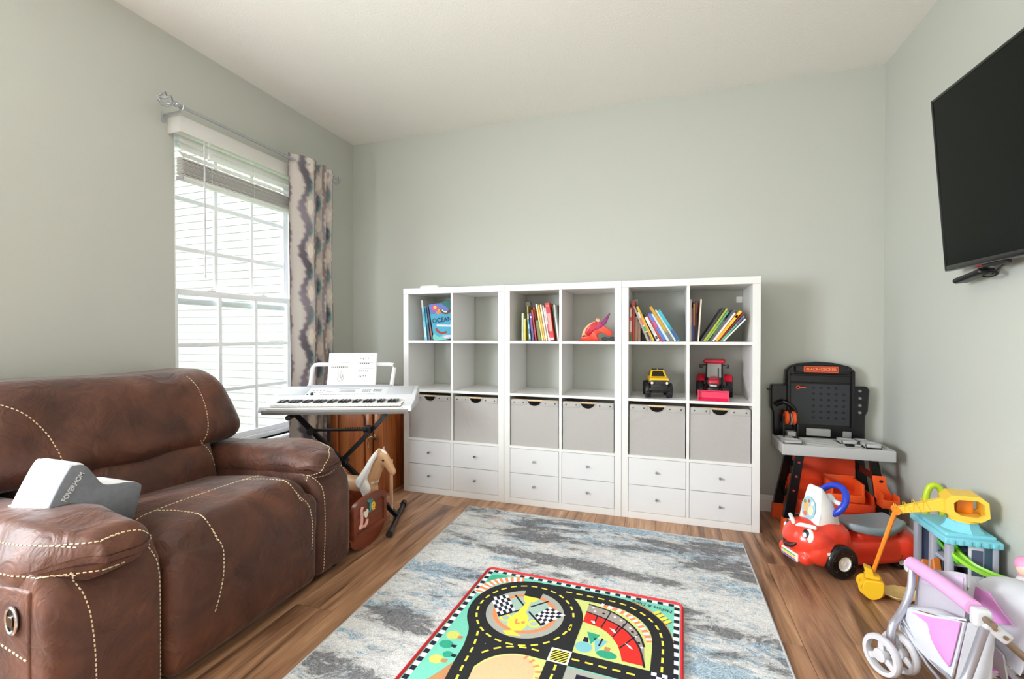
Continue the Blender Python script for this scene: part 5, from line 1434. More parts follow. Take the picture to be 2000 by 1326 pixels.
streak2 = fbm(X2*2.6+31, Y2*11.0+9, 5)
dark = 1.1*np.clip((streak-0.56)*5, 0, 1)*0.8
dark += 0.95*blob(-0.78, 2.52, 0.20, 0.12)+0.8*blob(-0.62, 2.70, 0.30, 0.05)                # cloud near the far edge
dark += 1.0*blob(-0.68, 2.27, 0.40, 0.055, -0.03)+1.0*blob(-0.25, 2.22, 0.42, 0.055, -0.02)+0.7*blob(-1.06, 2.36, 0.10, 0.05)   # long band behind the mat
dark += 0.9*blob(0.22, 2.40, 0.30, 0.06)+0.6*blob(-0.02, 2.62, 0.30, 0.05)+0.6*blob(0.3, 2.66, 0.16, 0.08)
dark += 1.0*blob(0.24, 1.90, 0.22, 0.05, -0.05)+0.7*blob(0.33, 1.40, 0.2, 0.05)
dark += 1.0*blob(-1.05, 1.62, 0.14, 0.07)+0.9*blob(-0.92, 1.56, 0.12, 0.05)+1.0*blob(-1.12, 1.30, 0.20, 0.06)+0.8*blob(-0.95, 1.22, 0.2, 0.06)
dark -= 0.9*blob(-0.90, 2.66, 0.10, 0.09)+0.7*blob(-0.2, 2.40, 0.25, 0.04)+0.7*blob(0.2, 2.10, 0.22, 0.05)+0.6*blob(-0.95, 2.18, 0.20, 0.06)+0.5*blob(-1.0, 1.42, 0.25, 0.06)+0.6*blob(-1.02, 2.42, 0.10, 0.04)
blue = 1.0*np.clip((streak2-0.56)*6, 0, 1)*0.8
blue += 0.8*blob(-0.15, 2.72, 0.45, 0.05)+0.8*blob(0.1, 2.52, 0.40, 0.06)+0.7*blob(-1.0, 1.98, 0.25, 0.06)+0.7*blob(0.3, 2.26, 0.14, 0.07)+0.5*blob(-1.12, 2.74, 0.2, 0.03)+0.6*blob(-0.92, 1.74, 0.15, 0.06)+0.6*blob(0.3, 1.62, 0.16, 0.06)
peach = 0.9*blob(-0.95, 2.65, 0.11, 0.10)+0.5*blob(-0.45, 2.40, 0.3, 0.06)
masks = np.stack([np.clip(dark, 0, 1), np.clip(blue, 0, 1), np.clip(peach, 0, 1)], -1)
rb = B()
rv = np.stack([X2, Y2, np.full_like(X2, 0.0105)], -1).reshape(-1, 3)
rb.v = [tuple(p) for p in rv]; m_ = NY+1
rb.f = [(i*m_+j+1, (i+1)*m_+j+1, (i+1)*m_+j, i*m_+j) for i in range(NX) for j in range(NY)]
rb.f = [tuple(reversed(q)) for q in rb.f] if (Vector(rb.v[rb.f[0][1]])-Vector(rb.v[rb.f[0][0]])).cross(Vector(rb.v[rb.f[0][2]])-Vector(rb.v[rb.f[0][0]])).z < 0 else rb.f
rb.fm = [0]*len(rb.f)
def rug_mat():
    m = bpy.data.materials.new('rug_pile'); m.use_nodes = True
    nt = m.node_tree; p = nt.nodes['Principled BSDF']; N = nt.nodes.new; Lk = nt.links.new
    at = N('ShaderNodeVertexColor'); at.layer_name = 'print'
    sep = N('ShaderNodeSeparateColor'); Lk(at.outputs['Color'], sep.inputs[0])
    tc = N('ShaderNodeTexCoord')
    def noise(sc, det, dist=0.0, rough=0.6):
        n = N('ShaderNodeTexNoise'); n.inputs['Scale'].default_value = sc; n.inputs['Detail'].default_value = det; n.inputs['Distortion'].default_value = dist; n.inputs['Roughness'].default_value = rough
        Lk(tc.outputs['Object'], n.inputs['Vector']); return n
    def mth(op, a, b_, c_=None):
        x = N('ShaderNodeMath'); x.operation = op
        for i, v in enumerate((a, b_, c_)):
            if v is None: continue
            if isinstance(v, (int, float)): x.inputs[i].default_value = v
            else: Lk(v, x.inputs[i])
        return x.outputs[0]
    def ramp(fac, a, b_):
        r = N('ShaderNodeMapRange'); r.interpolation_type = 'SMOOTHSTEP'; r.inputs[1].default_value = a; r.inputs[2].default_value = b_; Lk(fac, r.inputs[0]); return r.outputs[0]
    def mixc(f_, a, b_):
        x = N('ShaderNodeMix'); x.data_type = 'RGBA'; Lk(f_, x.inputs[0])
        for k, v in ((6, a), (7, b_)):
            if isinstance(v, tuple): x.inputs[k].default_value = v
            else: Lk(v, x.inputs[k])
        return x.outputs[2]
    mp = N('ShaderNodeMapping'); mp.inputs['Scale'].default_value = (0.75, 1.5, 1); Lk(tc.outputs['Object'], mp.inputs[0])
    def noise2(sc, det, dist=0.0, rough=0.6, off=0.0):
        n = N('ShaderNodeTexNoise'); n.inputs['Scale'].default_value = sc; n.inputs['Detail'].default_value = det; n.inputs['Distortion'].default_value = dist; n.inputs['Roughness'].default_value = rough
        v = N('ShaderNodeVectorMath'); Lk(mp.outputs[0], v.inputs[0]); v.inputs[1].default_value = (off, off, off); Lk(v.outputs[0], n.inputs['Vector']); return n.outputs['Fac']
    nf = noise(60, 4, 2.0, 0.7); ng = noise(140, 3, 1.6)
    nA = noise2(8, 10, 1.6, 0.80); nB = noise2(9, 10, 1.6, 0.80, 7.3); nk = noise2(30, 4, 5.0, 0.6, 3.1)
    base = mixc(ramp(ng.outputs['Fac'], 0.32, 0.62), rgb(200, 200, 201), rgb(244, 243, 241))
    base = mixc(mth('MULTIPLY', sep.outputs[2], 0.9), base, rgb(226, 216, 211))
    def field(mask, n, k): return mth('ADD', mth('MULTIPLY', mask, k), mth('MULTIPLY_ADD', n, 2.6, -1.3))
    fb = field(sep.outputs[1], nB, 0.50)
    blue = mixc(ramp(nf.outputs['Fac'], 0.40, 0.60), rgb(104, 138, 166), rgb(196, 218, 229))
    c1 = mixc(mth('MULTIPLY', ramp(fb, 0.06, 0.32), 0.85), base, blue)
    fd = field(sep.outputs[0], nA, 0.62)
    c1 = mixc(mth('MULTIPLY', ramp(fd, 0.08, 0.38), 0.38), c1, rgb(150, 150, 152))
    grey = mixc(ramp(nf.outputs['Fac'], 0.35, 0.65), rgb(92, 91, 94), rgb(146, 145, 147))
    c2 = mixc(mth('MULTIPLY', ramp(fd, 0.34, 0.52), 0.90), c1, grey)
    # short dark curls of yarn where the colours meet
    curl = mth('SUBTRACT', 1.0, ramp(mth('ABSOLUTE', mth('SUBTRACT', nk, 0.5), None), 0.006, 0.030))
    c3 = mixc(mth('MULTIPLY', mth('MULTIPLY', ramp(fd, -0.25, 0.15), ramp(ng.outputs['Fac'], 0.40, 0.52)), mth('MULTIPLY', curl, 0.85)), c2, rgb(70, 74, 84))
    c3 = mixc(mth('MULTIPLY', mth('MULTIPLY', ramp(fb, 0.0, 0.3), ramp(nf.outputs['Fac'], 0.50, 0.58)), mth('MULTIPLY', curl, 0.9)), c3, rgb(56, 74, 112))
    Lk(c3, p.inputs['Base Color'])
    p.inputs['Roughness'].default_value = 0.95; p.inputs['Specular IOR Level'].default_value = 0.1
    b1 = N('ShaderNodeBump'); b1.inputs['Strength'].default_value = 0.55; b1.inputs['Distance'].default_value = 0.006
    Lk(mth('ADD', nf.outputs['Fac'], mth('MULTIPLY', ng.outputs['Fac'], 0.6)), b1.inputs['Height']); Lk(b1.outputs['Normal'], p.inputs['Normal'])
    return m
RO = (-0.40, 1.67, 0.0)
rug = thing('area_rug', 'large abstract rug streaked in white, grey and pale blue', 'rug', RO)
rp = obj('rug_pile', rb, rug_mat(), rug, 180, loc=RO)
paint(rp, masks)
eb = B()
P4 = [(p.x, p.y) for p in RC]
eb.prism(P4, 0.0004, 0.0098)
obj('rug_backing', eb, mat('rug_edge', (176, 178, 180), 0.9), rug, loc=RO)
ring = [(p.x, p.y, 0.0065) for p in RC]
obj('rug_binding', B().tube([Vector(a).lerp(Vector(b_), t/6) for a, b_ in zip(ring, ring[1:]+ring[:1]) for t in range(6)], 0.0055, 8, closed=True), mat('rug_bind', (188, 190, 192), 0.9), rug, 60, loc=RO)

# ------------------------------------------------------------------ race track play mat
m_a, m_u, m_v = Vector((-0.800, 2.066)), Vector((0.99926, -0.03852)), Vector((-0.03852, -0.99926))
MW, ML = 0.884, 1.02
MM = Matrix.Identity(4)
# local axes: x along the far edge, y towards the camera would mirror, so y points away and b = -y
MM[0][0], MM[1][0] = m_u.x, m_u.y
MM[0][1], MM[1][1] = -m_v.x, -m_v.y
MM[0][3], MM[1][3], MM[2][3] = m_a.x, m_a.y, 0.0124
pm = thing('play_mat', 'colourful race track play mat with red border lying on the rug', 'play mat', M=MM)
def P2(pts): return [(a, -b_) for a, b_ in pts]
mm_ = {}
def mc(name, col):
    if name not in mm_: mm_[name] = mat('mat_'+name, col, 0.9, spec=0.1, bump=(600, 0.3), var=(220, tuple(min(255, int(c*1.06+4)) for c in col), 0.25))
    return mm_[name]
TEAL, ROAD, LIME, REDC, GREYC, ORG, YEL, SAND, NAVY = (122, 204, 182), (44, 44, 46), (206, 214, 130), (214, 52, 46), (168, 168, 160), (236, 142, 96), (238, 218, 84), (226, 184, 144), (40, 40, 58)
ZT = 0.0085
obj('mat_base', B().prism(P2(rrect(0.004, MW-0.004, 0.004, ML-0.004, 0.03, 6)), 0.0, ZT), mc('teal', TEAL), pm)
lay = [0]
def flat(name, polys, key, col, lv):
    """print on the mat: flat pieces lying a hair above the layer below"""
    z = ZT+0.00012*lv
    b = B()
    for q in polys: b.prism(P2(q), z-0.00010, z)
    o = obj(name, b, mc(key, col), pm)
    if len(polys) > 1: o['kind'] = 'stuff'
    return o
edge = rrect(0.0, MW, 0.0, ML, 0.034, 6)
obj('red_binding', B().tube([(a, -b_, 0.006) for a, b_ in rrect(0.010, MW-0.010, 0.010, ML-0.010, 0.028, 6)], 0.0105, 8, closed=True, flat=0.62, up=(0, 0, 1)).deform(lambda x, y, z: (x, y, z)), mat('red_binding', (208, 36, 48), 0.7, bump=(500, 0.2)), pm, 60)
cs = 0.0215
blk, wht = [], []
n = int((MW-0.04)/cs)
for i in range(n):
    x0 = 0.020+i*(MW-0.04)/n; x1 = x0+(MW-0.04)/n
    (blk if i % 2 else wht).append([(x0, 0.020), (x1, 0.020), (x1, 0.038), (x0, 0.038)]); (blk if i % 2 else wht).append([(x0, ML-0.038), (x1, ML-0.038), (x1, ML-0.020), (x0, ML-0.020)])
n = int((ML-0.076)/cs)
for i in range(n):
    y0 = 0.038+i*(ML-0.076)/n; y1 = y0+(ML-0.076)/n
    (wht if i % 2 else blk).append([(0.020, y0), (0.040, y0), (0.040, y1), (0.020, y1)]); (wht if i % 2 else blk).append([(MW-0.040, y0), (MW-0.020, y0), (MW-0.020, y1), (MW-0.040, y1)])
flat('checker_border', wht, 'white', (236, 236, 234), 1); flat('checker_border', blk, 'black', NAVY, 1)
def strip(pts, hw_, n=8, closed=False):
    P = smooth_path([(a, b_, 0) for a, b_ in pts], n, closed)
    L_, R_ = [], []
    for i, p in enumerate(P):
        d = (P[min(i+1, len(P)-1)]-P[max(i-1, 0)]).normalized() if not closed else (P[(i+1) % len(P)]-P[i-1]).normalized()
        nn = Vector((-d.y, d.x, 0))
        L_.append(((p+nn*hw_).x, (p+nn*hw_).y)); R_.append(((p-nn*hw_).x, (p-nn*hw_).y))
    return L_, R_
def quads(pts, hw_, n=8):
    L_, R_ = strip(pts, hw_, n)
    return [[L_[i], L_[i+1], R_[i+1], R_[i]] for i in range(len(L_)-1)]
def dashes(pts, hw_=0.004, ln=0.027, gap=0.019):
    P = smooth_path([(a, b_, 0) for a, b_ in pts], 16)
    S = [0]
    for i in range(1, len(P)): S.append(S[-1]+(P[i]-P[i-1]).length)
    def at_(s):
        for i in range(1, len(P)):
            if S[i] >= s:
                t = (s-S[i-1])/max(S[i]-S[i-1], 1e-9); return P[i-1].lerp(P[i], t)
        return P[-1]
    out = []; s = gap/2
    while s+ln < S[-1]:
        a, c = at_(s), at_(s+ln); d = (c-a).normalized(); nn = Vector((-d.y, d.x, 0))*hw_
        out.append([((a+nn).x, (a+nn).y), ((c+nn).x, (c+nn).y), ((c-nn).x, (c-nn).y), ((a-nn).x, (a-nn).y)]); s += ln+gap
    return out
DC = (0.283, 0.289)
top = [(0.300, 0.089), (0.392, 0.084), (0.469, 0.084), (0.562, 0.085), (0.644, 0.092), (0.690, 0.110), (0.731, 0.136), (0.766, 0.172), (0.790, 0.212), (0.804, 0.256), (0.810, 0.301), (0.812, 0.375), (0.812, 0.60), (0.812, 0.86)]
left = [(0.113, 0.350), (0.128, 0.400), (0.152, 0.450), (0.166, 0.500), (0.176, 0.550), (0.180, 0.610), (0.186, 0.668), (0.195, 0.74), (0.21, 0.86), (0.30, 0.93), (0.50, 0.94), (0.72, 0.94), (0.812, 0.86)]
bot = [(0.185, 0.620), (0.210, 0.570), (0.251, 0.526), (0.300, 0.498), (0.350, 0.485), (0.415, 0.484), (0.51, 0.484), (0.62, 0.485), (0.75, 0.485), (0.812, 0.485)]
up = [(0.470, 0.240), (0.476, 0.300), (0.475, 0.378), (0.477, 0.451), (0.476, 0.52), (0.476, 0.62), (0.476, 0.94)]
# curbs and landscape below the road
hat = [(0.560, 0.126), (0.643, 0.146), (0.698, 0.184), (0.739, 0.234), (0.766, 0.300)]
flat('brown_bank', [[(0.06, 0.86), (0.09, 0.76), (0.118, 0.70), (0.150, 0.62), (0.175, 0.70), (0.19, 0.86)]], 'brown', (190, 138, 96), 1)
flat('green_hill', [[(p.x, p.y) for p in smooth_path([(0.044, 0.125, 0), (0.044, 0.075, 0), (0.056, 0.060, 0), (0.085, 0.052, 0), (0.120, 0.048, 0), (0.100, 0.080, 0), (0.070, 0.110, 0)], 4, True)]], 'hill', (70, 172, 140), 1)
h2 = [(0.050, 0.225), (0.060, 0.160), (0.092, 0.108), (0.142, 0.074), (0.200, 0.056)]
flat('orange_curb', quads(h2, 0.022), 'orange', ORG, 2)
flat('curb_stripe', [q for i, q in enumerate(quads(h2, 0.020, 5)) if i % 2 == 0], 'white', (236, 236, 234), 3)
flat('brown_edge', quads([(0.68, 0.06), (0.75, 0.10), (0.812, 0.172), (0.842, 0.27)], 0.006), 'brown', (190, 138, 96), 2)
flat('lime_field', [[(0.444, 0.118), (0.574, 0.112), (0.655, 0.125), (0.718, 0.172), (0.760, 0.235), (0.780, 0.289), (0.780, 0.450), (0.500, 0.450), (0.505, 0.308), (0.490, 0.220)]], 'lime', LIME, 2)
flat('lime_field', [[(p.x, p.y) for p in smooth_path([(0.215, 0.695, 0), (0.214, 0.640, 0), (0.232, 0.596, 0), (0.262, 0.562, 0), (0.307, 0.530, 0), (0.350, 0.516, 0), (0.400, 0.516, 0), (0.445, 0.518, 0), (0.446, 0.62, 0), (0.446, 0.88, 0), (0.32, 0.89, 0), (0.24, 0.80, 0)], 4, True)]], 'lime', LIME, 2)
flat('sand_field', [[(p.x, p.y) for p in smooth_path([(0.226, 0.695, 0), (0.225, 0.645, 0), (0.242, 0.600, 0), (0.270, 0.568, 0), (0.310, 0.540, 0), (0.350, 0.528, 0), (0.385, 0.535, 0), (0.412, 0.570, 0), (0.420, 0.62, 0), (0.42, 0.86, 0), (0.32, 0.87, 0), (0.25, 0.80, 0)], 4, True)]], 'sand', SAND, 3)
ray_ = []
for k in range(9):
    a = math.radians(-75+k*17); cx_, cy_ = 0.345, 0.62
    r0, r1 = 0.082, 0.104
    for s in (1,):
        ray_.append([(cx_+r0*math.cos(a-0.05), cy_+r0*math.sin(a-0.05)), (cx_+r1*math.cos(a-0.05), cy_+r1*math.sin(a-0.05)), (cx_+r1*math.cos(a+0.06), cy_+r1*math.sin(a+0.06)), (cx_+r0*math.cos(a+0.04), cy_+r0*math.sin(a+0.04))])
flat('sun_rays', ray_, 'orange', ORG, 4)
flat('grey_yard', [[(0.513, 0.526), (0.775, 0.526), (0.775, 0.90), (0.513, 0.90)]], 'grey', GREYC, 2)
flat('pit_building', [[(0.550, 0.548), (0.74, 0.548), (0.74, 0.86), (0.550, 0.86)]], 'navy', NAVY, 3)
flat('pit_stripe', [[(0.600, 0.570), (0.70, 0.570), (0.70, 0.66), (0.600, 0.66)]], 'white', (236, 236, 234), 4)
# roads
flat('road', quads(top, 0.037), 'road', ROAD, 4); flat('road', quads(left, 0.037), 'road', ROAD, 5); flat('road', quads(bot, 0.036), 'road', ROAD, 6); flat('road', quads(up, 0.036), 'road', ROAD, 7)
flat('roundabout', [circ(DC[0], DC[1], 0.230, 0.236, 56)], 'road', ROAD, 8)
flat('island', [circ(DC[0], DC[1], 0.156, 0.158, 48)], 'grey', GREYC, 9)
flat('island_ring', [arcpoly(DC[0], DC[1], 0.112, 0.130, 360*k/40, 360*(k+1)/40+0.2, 1) for k in range(40)], 'orange', ORG, 10)
flat('island_centre', [circ(DC[0], DC[1], 0.112, 0.112, 40)], 'pale_teal', (166, 190, 178), 10)
flat('gate', [[(0.236, 0.128), (0.312, 0.126), (0.312, 0.176), (0.241, 0.176)]], 'road', ROAD, 11)
for (q, fl_) in (([(0.111, 0.238), (0.173, 0.193), (0.243, 0.290), (0.192, 0.348)], 0), ([(0.326, 0.291), (0.366, 0.217), (0.440, 0.249), (0.370, 0.346)], 1)):
    w_, k_ = [], []
    Q = [Vector((a, b_, 0)) for a, b_ in q]
    for i in range(6):
        for j in range(5):
            def pt_(u, v): return Q[0].lerp(Q[1], u).lerp(Q[3].lerp(Q[2], u), v)
            c_ = [pt_(i/6, j/5), pt_((i+1)/6, j/5), pt_((i+1)/6, (j+1)/5), pt_(i/6, (j+1)/5)]
            (w_ if (i+j) % 2 else k_).append([(p.x, p.y) for p in c_])
    flat('checkered_flag', w_, 'white', (236, 236, 234), 11); flat('checkered_flag', k_, 'navy', NAVY, 11)
for a, c_ in (((0.205, 0.185), (0.266, 0.248)), ((0.351, 0.181), (0.293, 0.244)), ((0.192, 0.348), (0.264, 0.275)), ((0.370, 0.346), (0.295, 0.277))):
    flat('flag_pole', quads([a, c_], 0.0042, 2), 'navy', NAVY, 12)
flat('trophy', [[(0.241, 0.175), (0.308, 0.175), (0.302, 0.200), (0.284, 0.215), (0.286, 0.285), (0.308, 0.315), (0.318, 0.365), (0.308, 0.400), (0.276, 0.412), (0.245, 0.390), (0.235, 0.345), (0.255, 0.295), (0.266, 0.225), (0.250, 0.204)]], 'yellow', YEL, 13)
for cx_ in (0.222, 0.338): flat('trophy_handle', [arcpoly(cx_, 0.345, 0.015, 0.023, 360*k/16, 360*(k+1)/16+0.5, 1) for k in range(16)], 'yellow', YEL, 12)
flat('trophy_foot', [[(0.240, 0.425), (0.272, 0.410), (0.318, 0.432), (0.262, 0.444)]], 'yellow', YEL, 13)
flat('trophy_number', [[(0.262, 0.340), (0.270, 0.338), (0.276, 0.362), (0.286, 0.358), (0.288, 0.366), (0.270, 0.372)], circ(0.297, 0.352, 0.008, 0.009, 10)], 'orange', ORG, 14)
# lane markings
ringpts = [(DC[0]+0.193*math.cos(math.radians(a)), DC[1]+0.197*math.sin(math.radians(a))) for a in range(0, 361, 12)]
flat('lane_dashes', dashes(ringpts), 'yellow', YEL, 10)
flat('lane_dashes', dashes(top[1:]), 'yellow', YEL, 10); flat('lane_dashes', dashes(left[2:]), 'yellow', YEL, 10); flat('lane_dashes', dashes(bot[1:6])+dashes(bot[6:-1]), 'yellow', YEL, 10); flat('lane_dashes', dashes(up[1:3])+dashes(up[4:]), 'yellow', YEL, 10)
flat('crossing', [[(0.440, 0.449), (0.513, 0.449), (0.513, 0.520), (0.440, 0.520)]], 'white', (236, 236, 234), 9)
flat('crossing_box', [[(0.447, 0.456), (0.506, 0.456), (0.506, 0.513), (0.447, 0.513)]], 'yellow', YEL, 10)
sx_ = []
for k in range(-3, 5):
    a = 0.447+k*0.0148
    c_ = [(a, 0.513), (a+0.057, 0.456), (a+0.0645, 0.456), (a+0.0075, 0.513)]
    c_ = [(min(max(p[0], 0.447), 0.506), p[1]+((p[0]-0.506) if p[0] > 0.506 else 0)*(1)+((p[0]-0.447) if p[0] < 0.447 else 0)*1) for p in c_]
    if abs(c_[0][0]-c_[1][0]) > 0.004: sx_.append(c_)
flat('crossing_stripe', sx_, 'road', ROAD, 11)
kb_, kw_ = [], []
for i in range(4):
    for j in range(4):
        (kb_ if (i+j) % 2 else kw_).append([(0.780+i*0.017, 0.451+j*0.017), (0.797+i*0.017, 0.451+j*0.017), (0.797+i*0.017, 0.468+j*0.017), (0.780+i*0.017, 0.468+j*0.017)])
flat('start_grid', kb_, 'navy', NAVY, 11); flat('start_grid', kw_, 'white', (236, 236, 234), 11)
# grandstand
flat('inner_curb', quads(hat, 0.012), 'orange', ORG, 3); flat('inner_curb_stripe', [q for i, q in enumerate(quads(hat, 0.011, 5)) if i % 2 == 0], 'white', (236, 236, 234), 5)
flat('crowd', [[(0.514, 0.141), (0.606, 0.161), (0.676, 0.205), (0.724, 0.265), (0.748, 0.334), (0.757, 0.433), (0.732, 0.345), (0.682, 0.267), (0.604, 0.222), (0.513, 0.195)]], 'crowd', (164, 152, 146), 5)
flat('red_stand', [[(0.513, 0.195), (0.558, 0.205), (0.604, 0.222), (0.648, 0.242), (0.682, 0.267), (0.712, 0.304), (0.732, 0.345), (0.748, 0.39), (0.755, 0.433), (0.682, 0.433), (0.672, 0.395), (0.658, 0.358), (0.633, 0.319), (0.608, 0.295), (0.578, 0.277), (0.513, 0.265)]], 'red', REDC, 6)
bl_ = quads([(0.512, 0.141), (0.606, 0.161), (0.676, 0.205), (0.724, 0.265), (0.748, 0.334)], 0.004)+quads([(0.513, 0.195), (0.604, 0.222), (0.682, 0.267), (0.732, 0.345), (0.757, 0.440)], 0.0035)
for a, c_ in (((0.606, 0.161), (0.585, 0.278)), ((0.676, 0.205), (0.634, 0.318)), ((0.724, 0.265), (0.665, 0.372)), ((0.560, 0.205), (0.556, 0.270)), ((0.648, 0.240), (0.640, 0.276))): bl_ += quads([a, c_], 0.0026, 2)
flat('stand_lines', bl_, 'road', ROAD, 7)
flat('crowd_dots', [circ(a, b_, 0.006, 0.006, 8) for a, b_ in ((0.58, 0.185), (0.665, 0.232), (0.700, 0.262), (0.728, 0.318))], 'road', ROAD, 8)
flat('crowd_dots', [circ(a, b_, 0.005, 0.005, 8) for a, b_ in ((0.535, 0.160), (0.545, 0.182), (0.625, 0.192), (0.65, 0.205), (0.69, 0.242), (0.74, 0.34), (0.715, 0.285))], 'white', (236, 236, 234), 8)
flat('stand_flag', [[(0.54, 0.248), (0.556, 0.246), (0.560, 0.262), (0.552, 0.262)], [(0.615, 0.268), (0.634, 0.272), (0.645, 0.292), (0.634, 0.290)], [(0.68, 0.335), (0.70, 0.345), (0.712, 0.362), (0.700, 0.358)]], 'white', (236, 236, 234), 8)
# trees and ponds
flat('tree_crown', [circ(0.078, 0.512, 0.026, 0.024, 20), circ(0.082, 0.645, 0.026, 0.022, 20)], 'lime2', (206, 206, 110), 3); flat('tree_crown', [circ(0.078, 0.565, 0.027, 0.021, 20), circ(0.108, 0.611, 0.018, 0.016, 20)], 'forest', (56, 160, 130), 4)
flat('tree_trunk', [[(0.098, 0.508), (0.118, 0.506), (0.118, 0.524), (0.100, 0.522)], [(0.100, 0.636), (0.122, 0.632), (0.122, 0.652), (0.100, 0.652)]], 'brown', (190, 138, 96), 5); flat('tree_trunk', [[(0.098, 0.560), (0.118, 0.558), (0.118, 0.574), (0.100, 0.572)], [(0.122, 0.602), (0.140, 0.602), (0.140, 0.618), (0.122, 0.616)]], 'navy', NAVY, 5)
flat('pond', [circ(0.545, 0.407, 0.030, 0.030, 22)], 'pond', (130, 192, 200), 4); flat('bush', [circ(0.628, 0.420, 0.036, 0.020, 22)], 'forest', (56, 160, 130), 4)
flat('fir_tree', [[(0.540, 0.318), (0.590, 0.322), (0.566, 0.385)]], 'forest', (56, 160, 130), 4); flat('blue_fir', [[(0.572, 0.345), (0.622, 0.348), (0.592, 0.415), (0.588, 0.42)]], 'pond', (130, 192, 200), 4)
flat('trunk_mark', [[(0.537, 0.352), (0.552, 0.352), (0.556, 0.378), (0.535, 0.378)], [(0.598, 0.338), (0.605, 0.338), (0.598, 0.385), (0.592, 0.385)]], 'navy', NAVY, 5); flat('stump', [[(0.616, 0.380), (0.636, 0.380), (0.636, 0.402), (0.616, 0.402)]], 'brown', (190, 138, 96), 5)
bl2 = []
for k in range(4):
    t = k/4
    a = Vector((0.762, 0.108)).lerp(Vector((0.818, 0.172)), t); w_ = 0.013
    bl2.append([(a.x, a.y), (a.x+0.024, a.y-0.022), (a.x+0.034, a.y-0.010), (a.x+0.012, a.y+0.014)])
flat('bleacher', bl2, 'yellow', YEL, 3)
flat('bleacher_line', [[(q[3][0]-0.002, q[3][1]), (q[2][0]-0.002, q[2][1]), (q[2][0]+0.001, q[2][1]+0.001), (q[3][0]+0.001, q[3][1]+0.001)] for q in bl2], 'navy', NAVY, 4)
text('maker_name', 'Melissa & Doug', 0.030, T(0.756, -0.066, ZT+0.0006) @ R('Z', 180-9), mc('navy', NAVY), pm, 0.0002, sx=0.86)
# ------------------------------------------------------------------ toy workbench in the corner
WO = (0.91, 3.15, 0)
wb = thing('toy_workbench', 'black grey and orange toy workbench with pegboard in the corner', 'toy workbench', WO)
m_bk2 = mat('bench_black', (13, 13, 15), 0.25); m_gy = mat('bench_grey', (178, 178, 178), 0.5); m_or = mat('bench_orange', (222, 70, 34), 0.4); m_or2 = mat('bench_orange_bright', (236, 88, 34), 0.4)
def wpart(name, b, m, par=None, sm=40): return obj(name, b, m, par or wb, sm, loc=WO)
panel = [(0.748, 0.945), (0.787, 0.959), (0.891, 0.971), (0.976, 0.965), (1.021, 0.954), (1.06, 0.942), (1.084, 0.918), (1.086, 0.824), (1.148, 0.826), (1.159, 0.805), (1.152, 0.68), (1.14, 0.652), (1.137, 0.505), (0.652, 0.505), (0.648, 0.654), (0.637, 0.679), (0.636, 0.808), (0.642, 0.824), (0.715, 0.828), (0.718, 0.916)]
bp = wpart('back_panel', B().prism(panel, -3.325, -3.268, XZ, bev=0.008), m_bk2)
wpart('panel_frame', B().prism([(0.724, 0.575), (0.742, 0.575), (0.742, 0.915), (0.724, 0.915)], -3.268, -3.252, XZ, bev=0.003).prism([(1.062, 0.575), (1.080, 0.575), (1.080, 0.915), (1.062, 0.915)], -3.268, -3.252, XZ, bev=0.003)
      .prism([(0.742, 0.885), (1.062, 0.885), (1.062, 0.897), (0.742, 0.897)], -3.268, -3.254, XZ, bev=0.003).prism([(0.742, 0.838), (1.062, 0.838), (1.062, 0.846), (0.742, 0.846)], -3.268, -3.260, XZ, bev=0.002), m_bk2, bp)
wpart('pegboard', B().prism(rrect(0.748, 1.056, 0.588, 0.834, 0.004), -3.268, -3.2665, XZ), mat('pegboard_sheen', (40, 43, 50), 0.3), bp)  # lighter plate colour stands in for the blue-grey sheen on the black board
m_hole = mat('peg_hole', (6, 6, 8), 0.6)
hole = None
for i in range(5):
    for j in range(6):
        if j == 0 and i == 4: continue
        x, z = 0.868+i*0.0395, 0.812-j*0.0365
        b = B().prism(circ(0, 0, 0.0092, 0.0074, 12), 0, 0.0012, XZ)
        if hole is None:
            hole = obj('peg_hole', b, m_hole, bp); o = hole
        else: o = hole.copy(); C.objects.link(o)
        o.location = (x-WO[0], 3.2666-WO[1], z)
sign = wpart('sign_bar', B().prism(rrect(0.765, 1.045, 0.905, 0.950, 0.006), -3.268, -3.245, XZ, bev=0.004), m_bk2)
wpart('sign_plate', B().prism(rrect(0.810, 0.992, 0.908, 0.944, 0.005), -3.2455, -3.2425, XZ, bev=0.001), mat('sign_orange', (238, 100, 52), 0.4), sign)
wpart('sign_inset', B().prism(rrect(0.8135, 0.9885, 0.9115, 0.9405, 0.003), -3.2428, -3.2415, XZ), mat('sign_rust', (150, 52, 30), 0.5), sign)
text('lettering', 'BLACK+DECKER', 0.0215, T(0.901-WO[0], 3.2413-WO[1], 0.926) @ R('X', 90), mat('sign_letters', (246, 136, 84), 0.4), sign, 0.0005, sx=1.0, bold=0.0007)
for k in range(4): wpart('stud', B().cyl((1.108, 3.268, 0.800-k*0.043), (1.108, 3.258, 0.800-k*0.043), 0.0085, 0.007, n=14), mat('stud_grey', (120, 120, 124), 0.4), bp)
wpart('orange_key', B().tube([(0.783+0.009*math.cos(t), 3.258, 0.812+0.009*math.sin(t)) for t in [2*PI*k/14 for k in range(14)]], 0.003, 6, True).box(0.792, 0.825, 3.255, 3.261, 0.8085, 0.8155, 0.001), m_or2)
wpart('hook', B().tube(smooth_path([(0.640, 3.28, 0.795), (0.622, 3.275, 0.792), (0.614, 3.27, 0.800)], 5), 0.0035, 6), m_bk2)
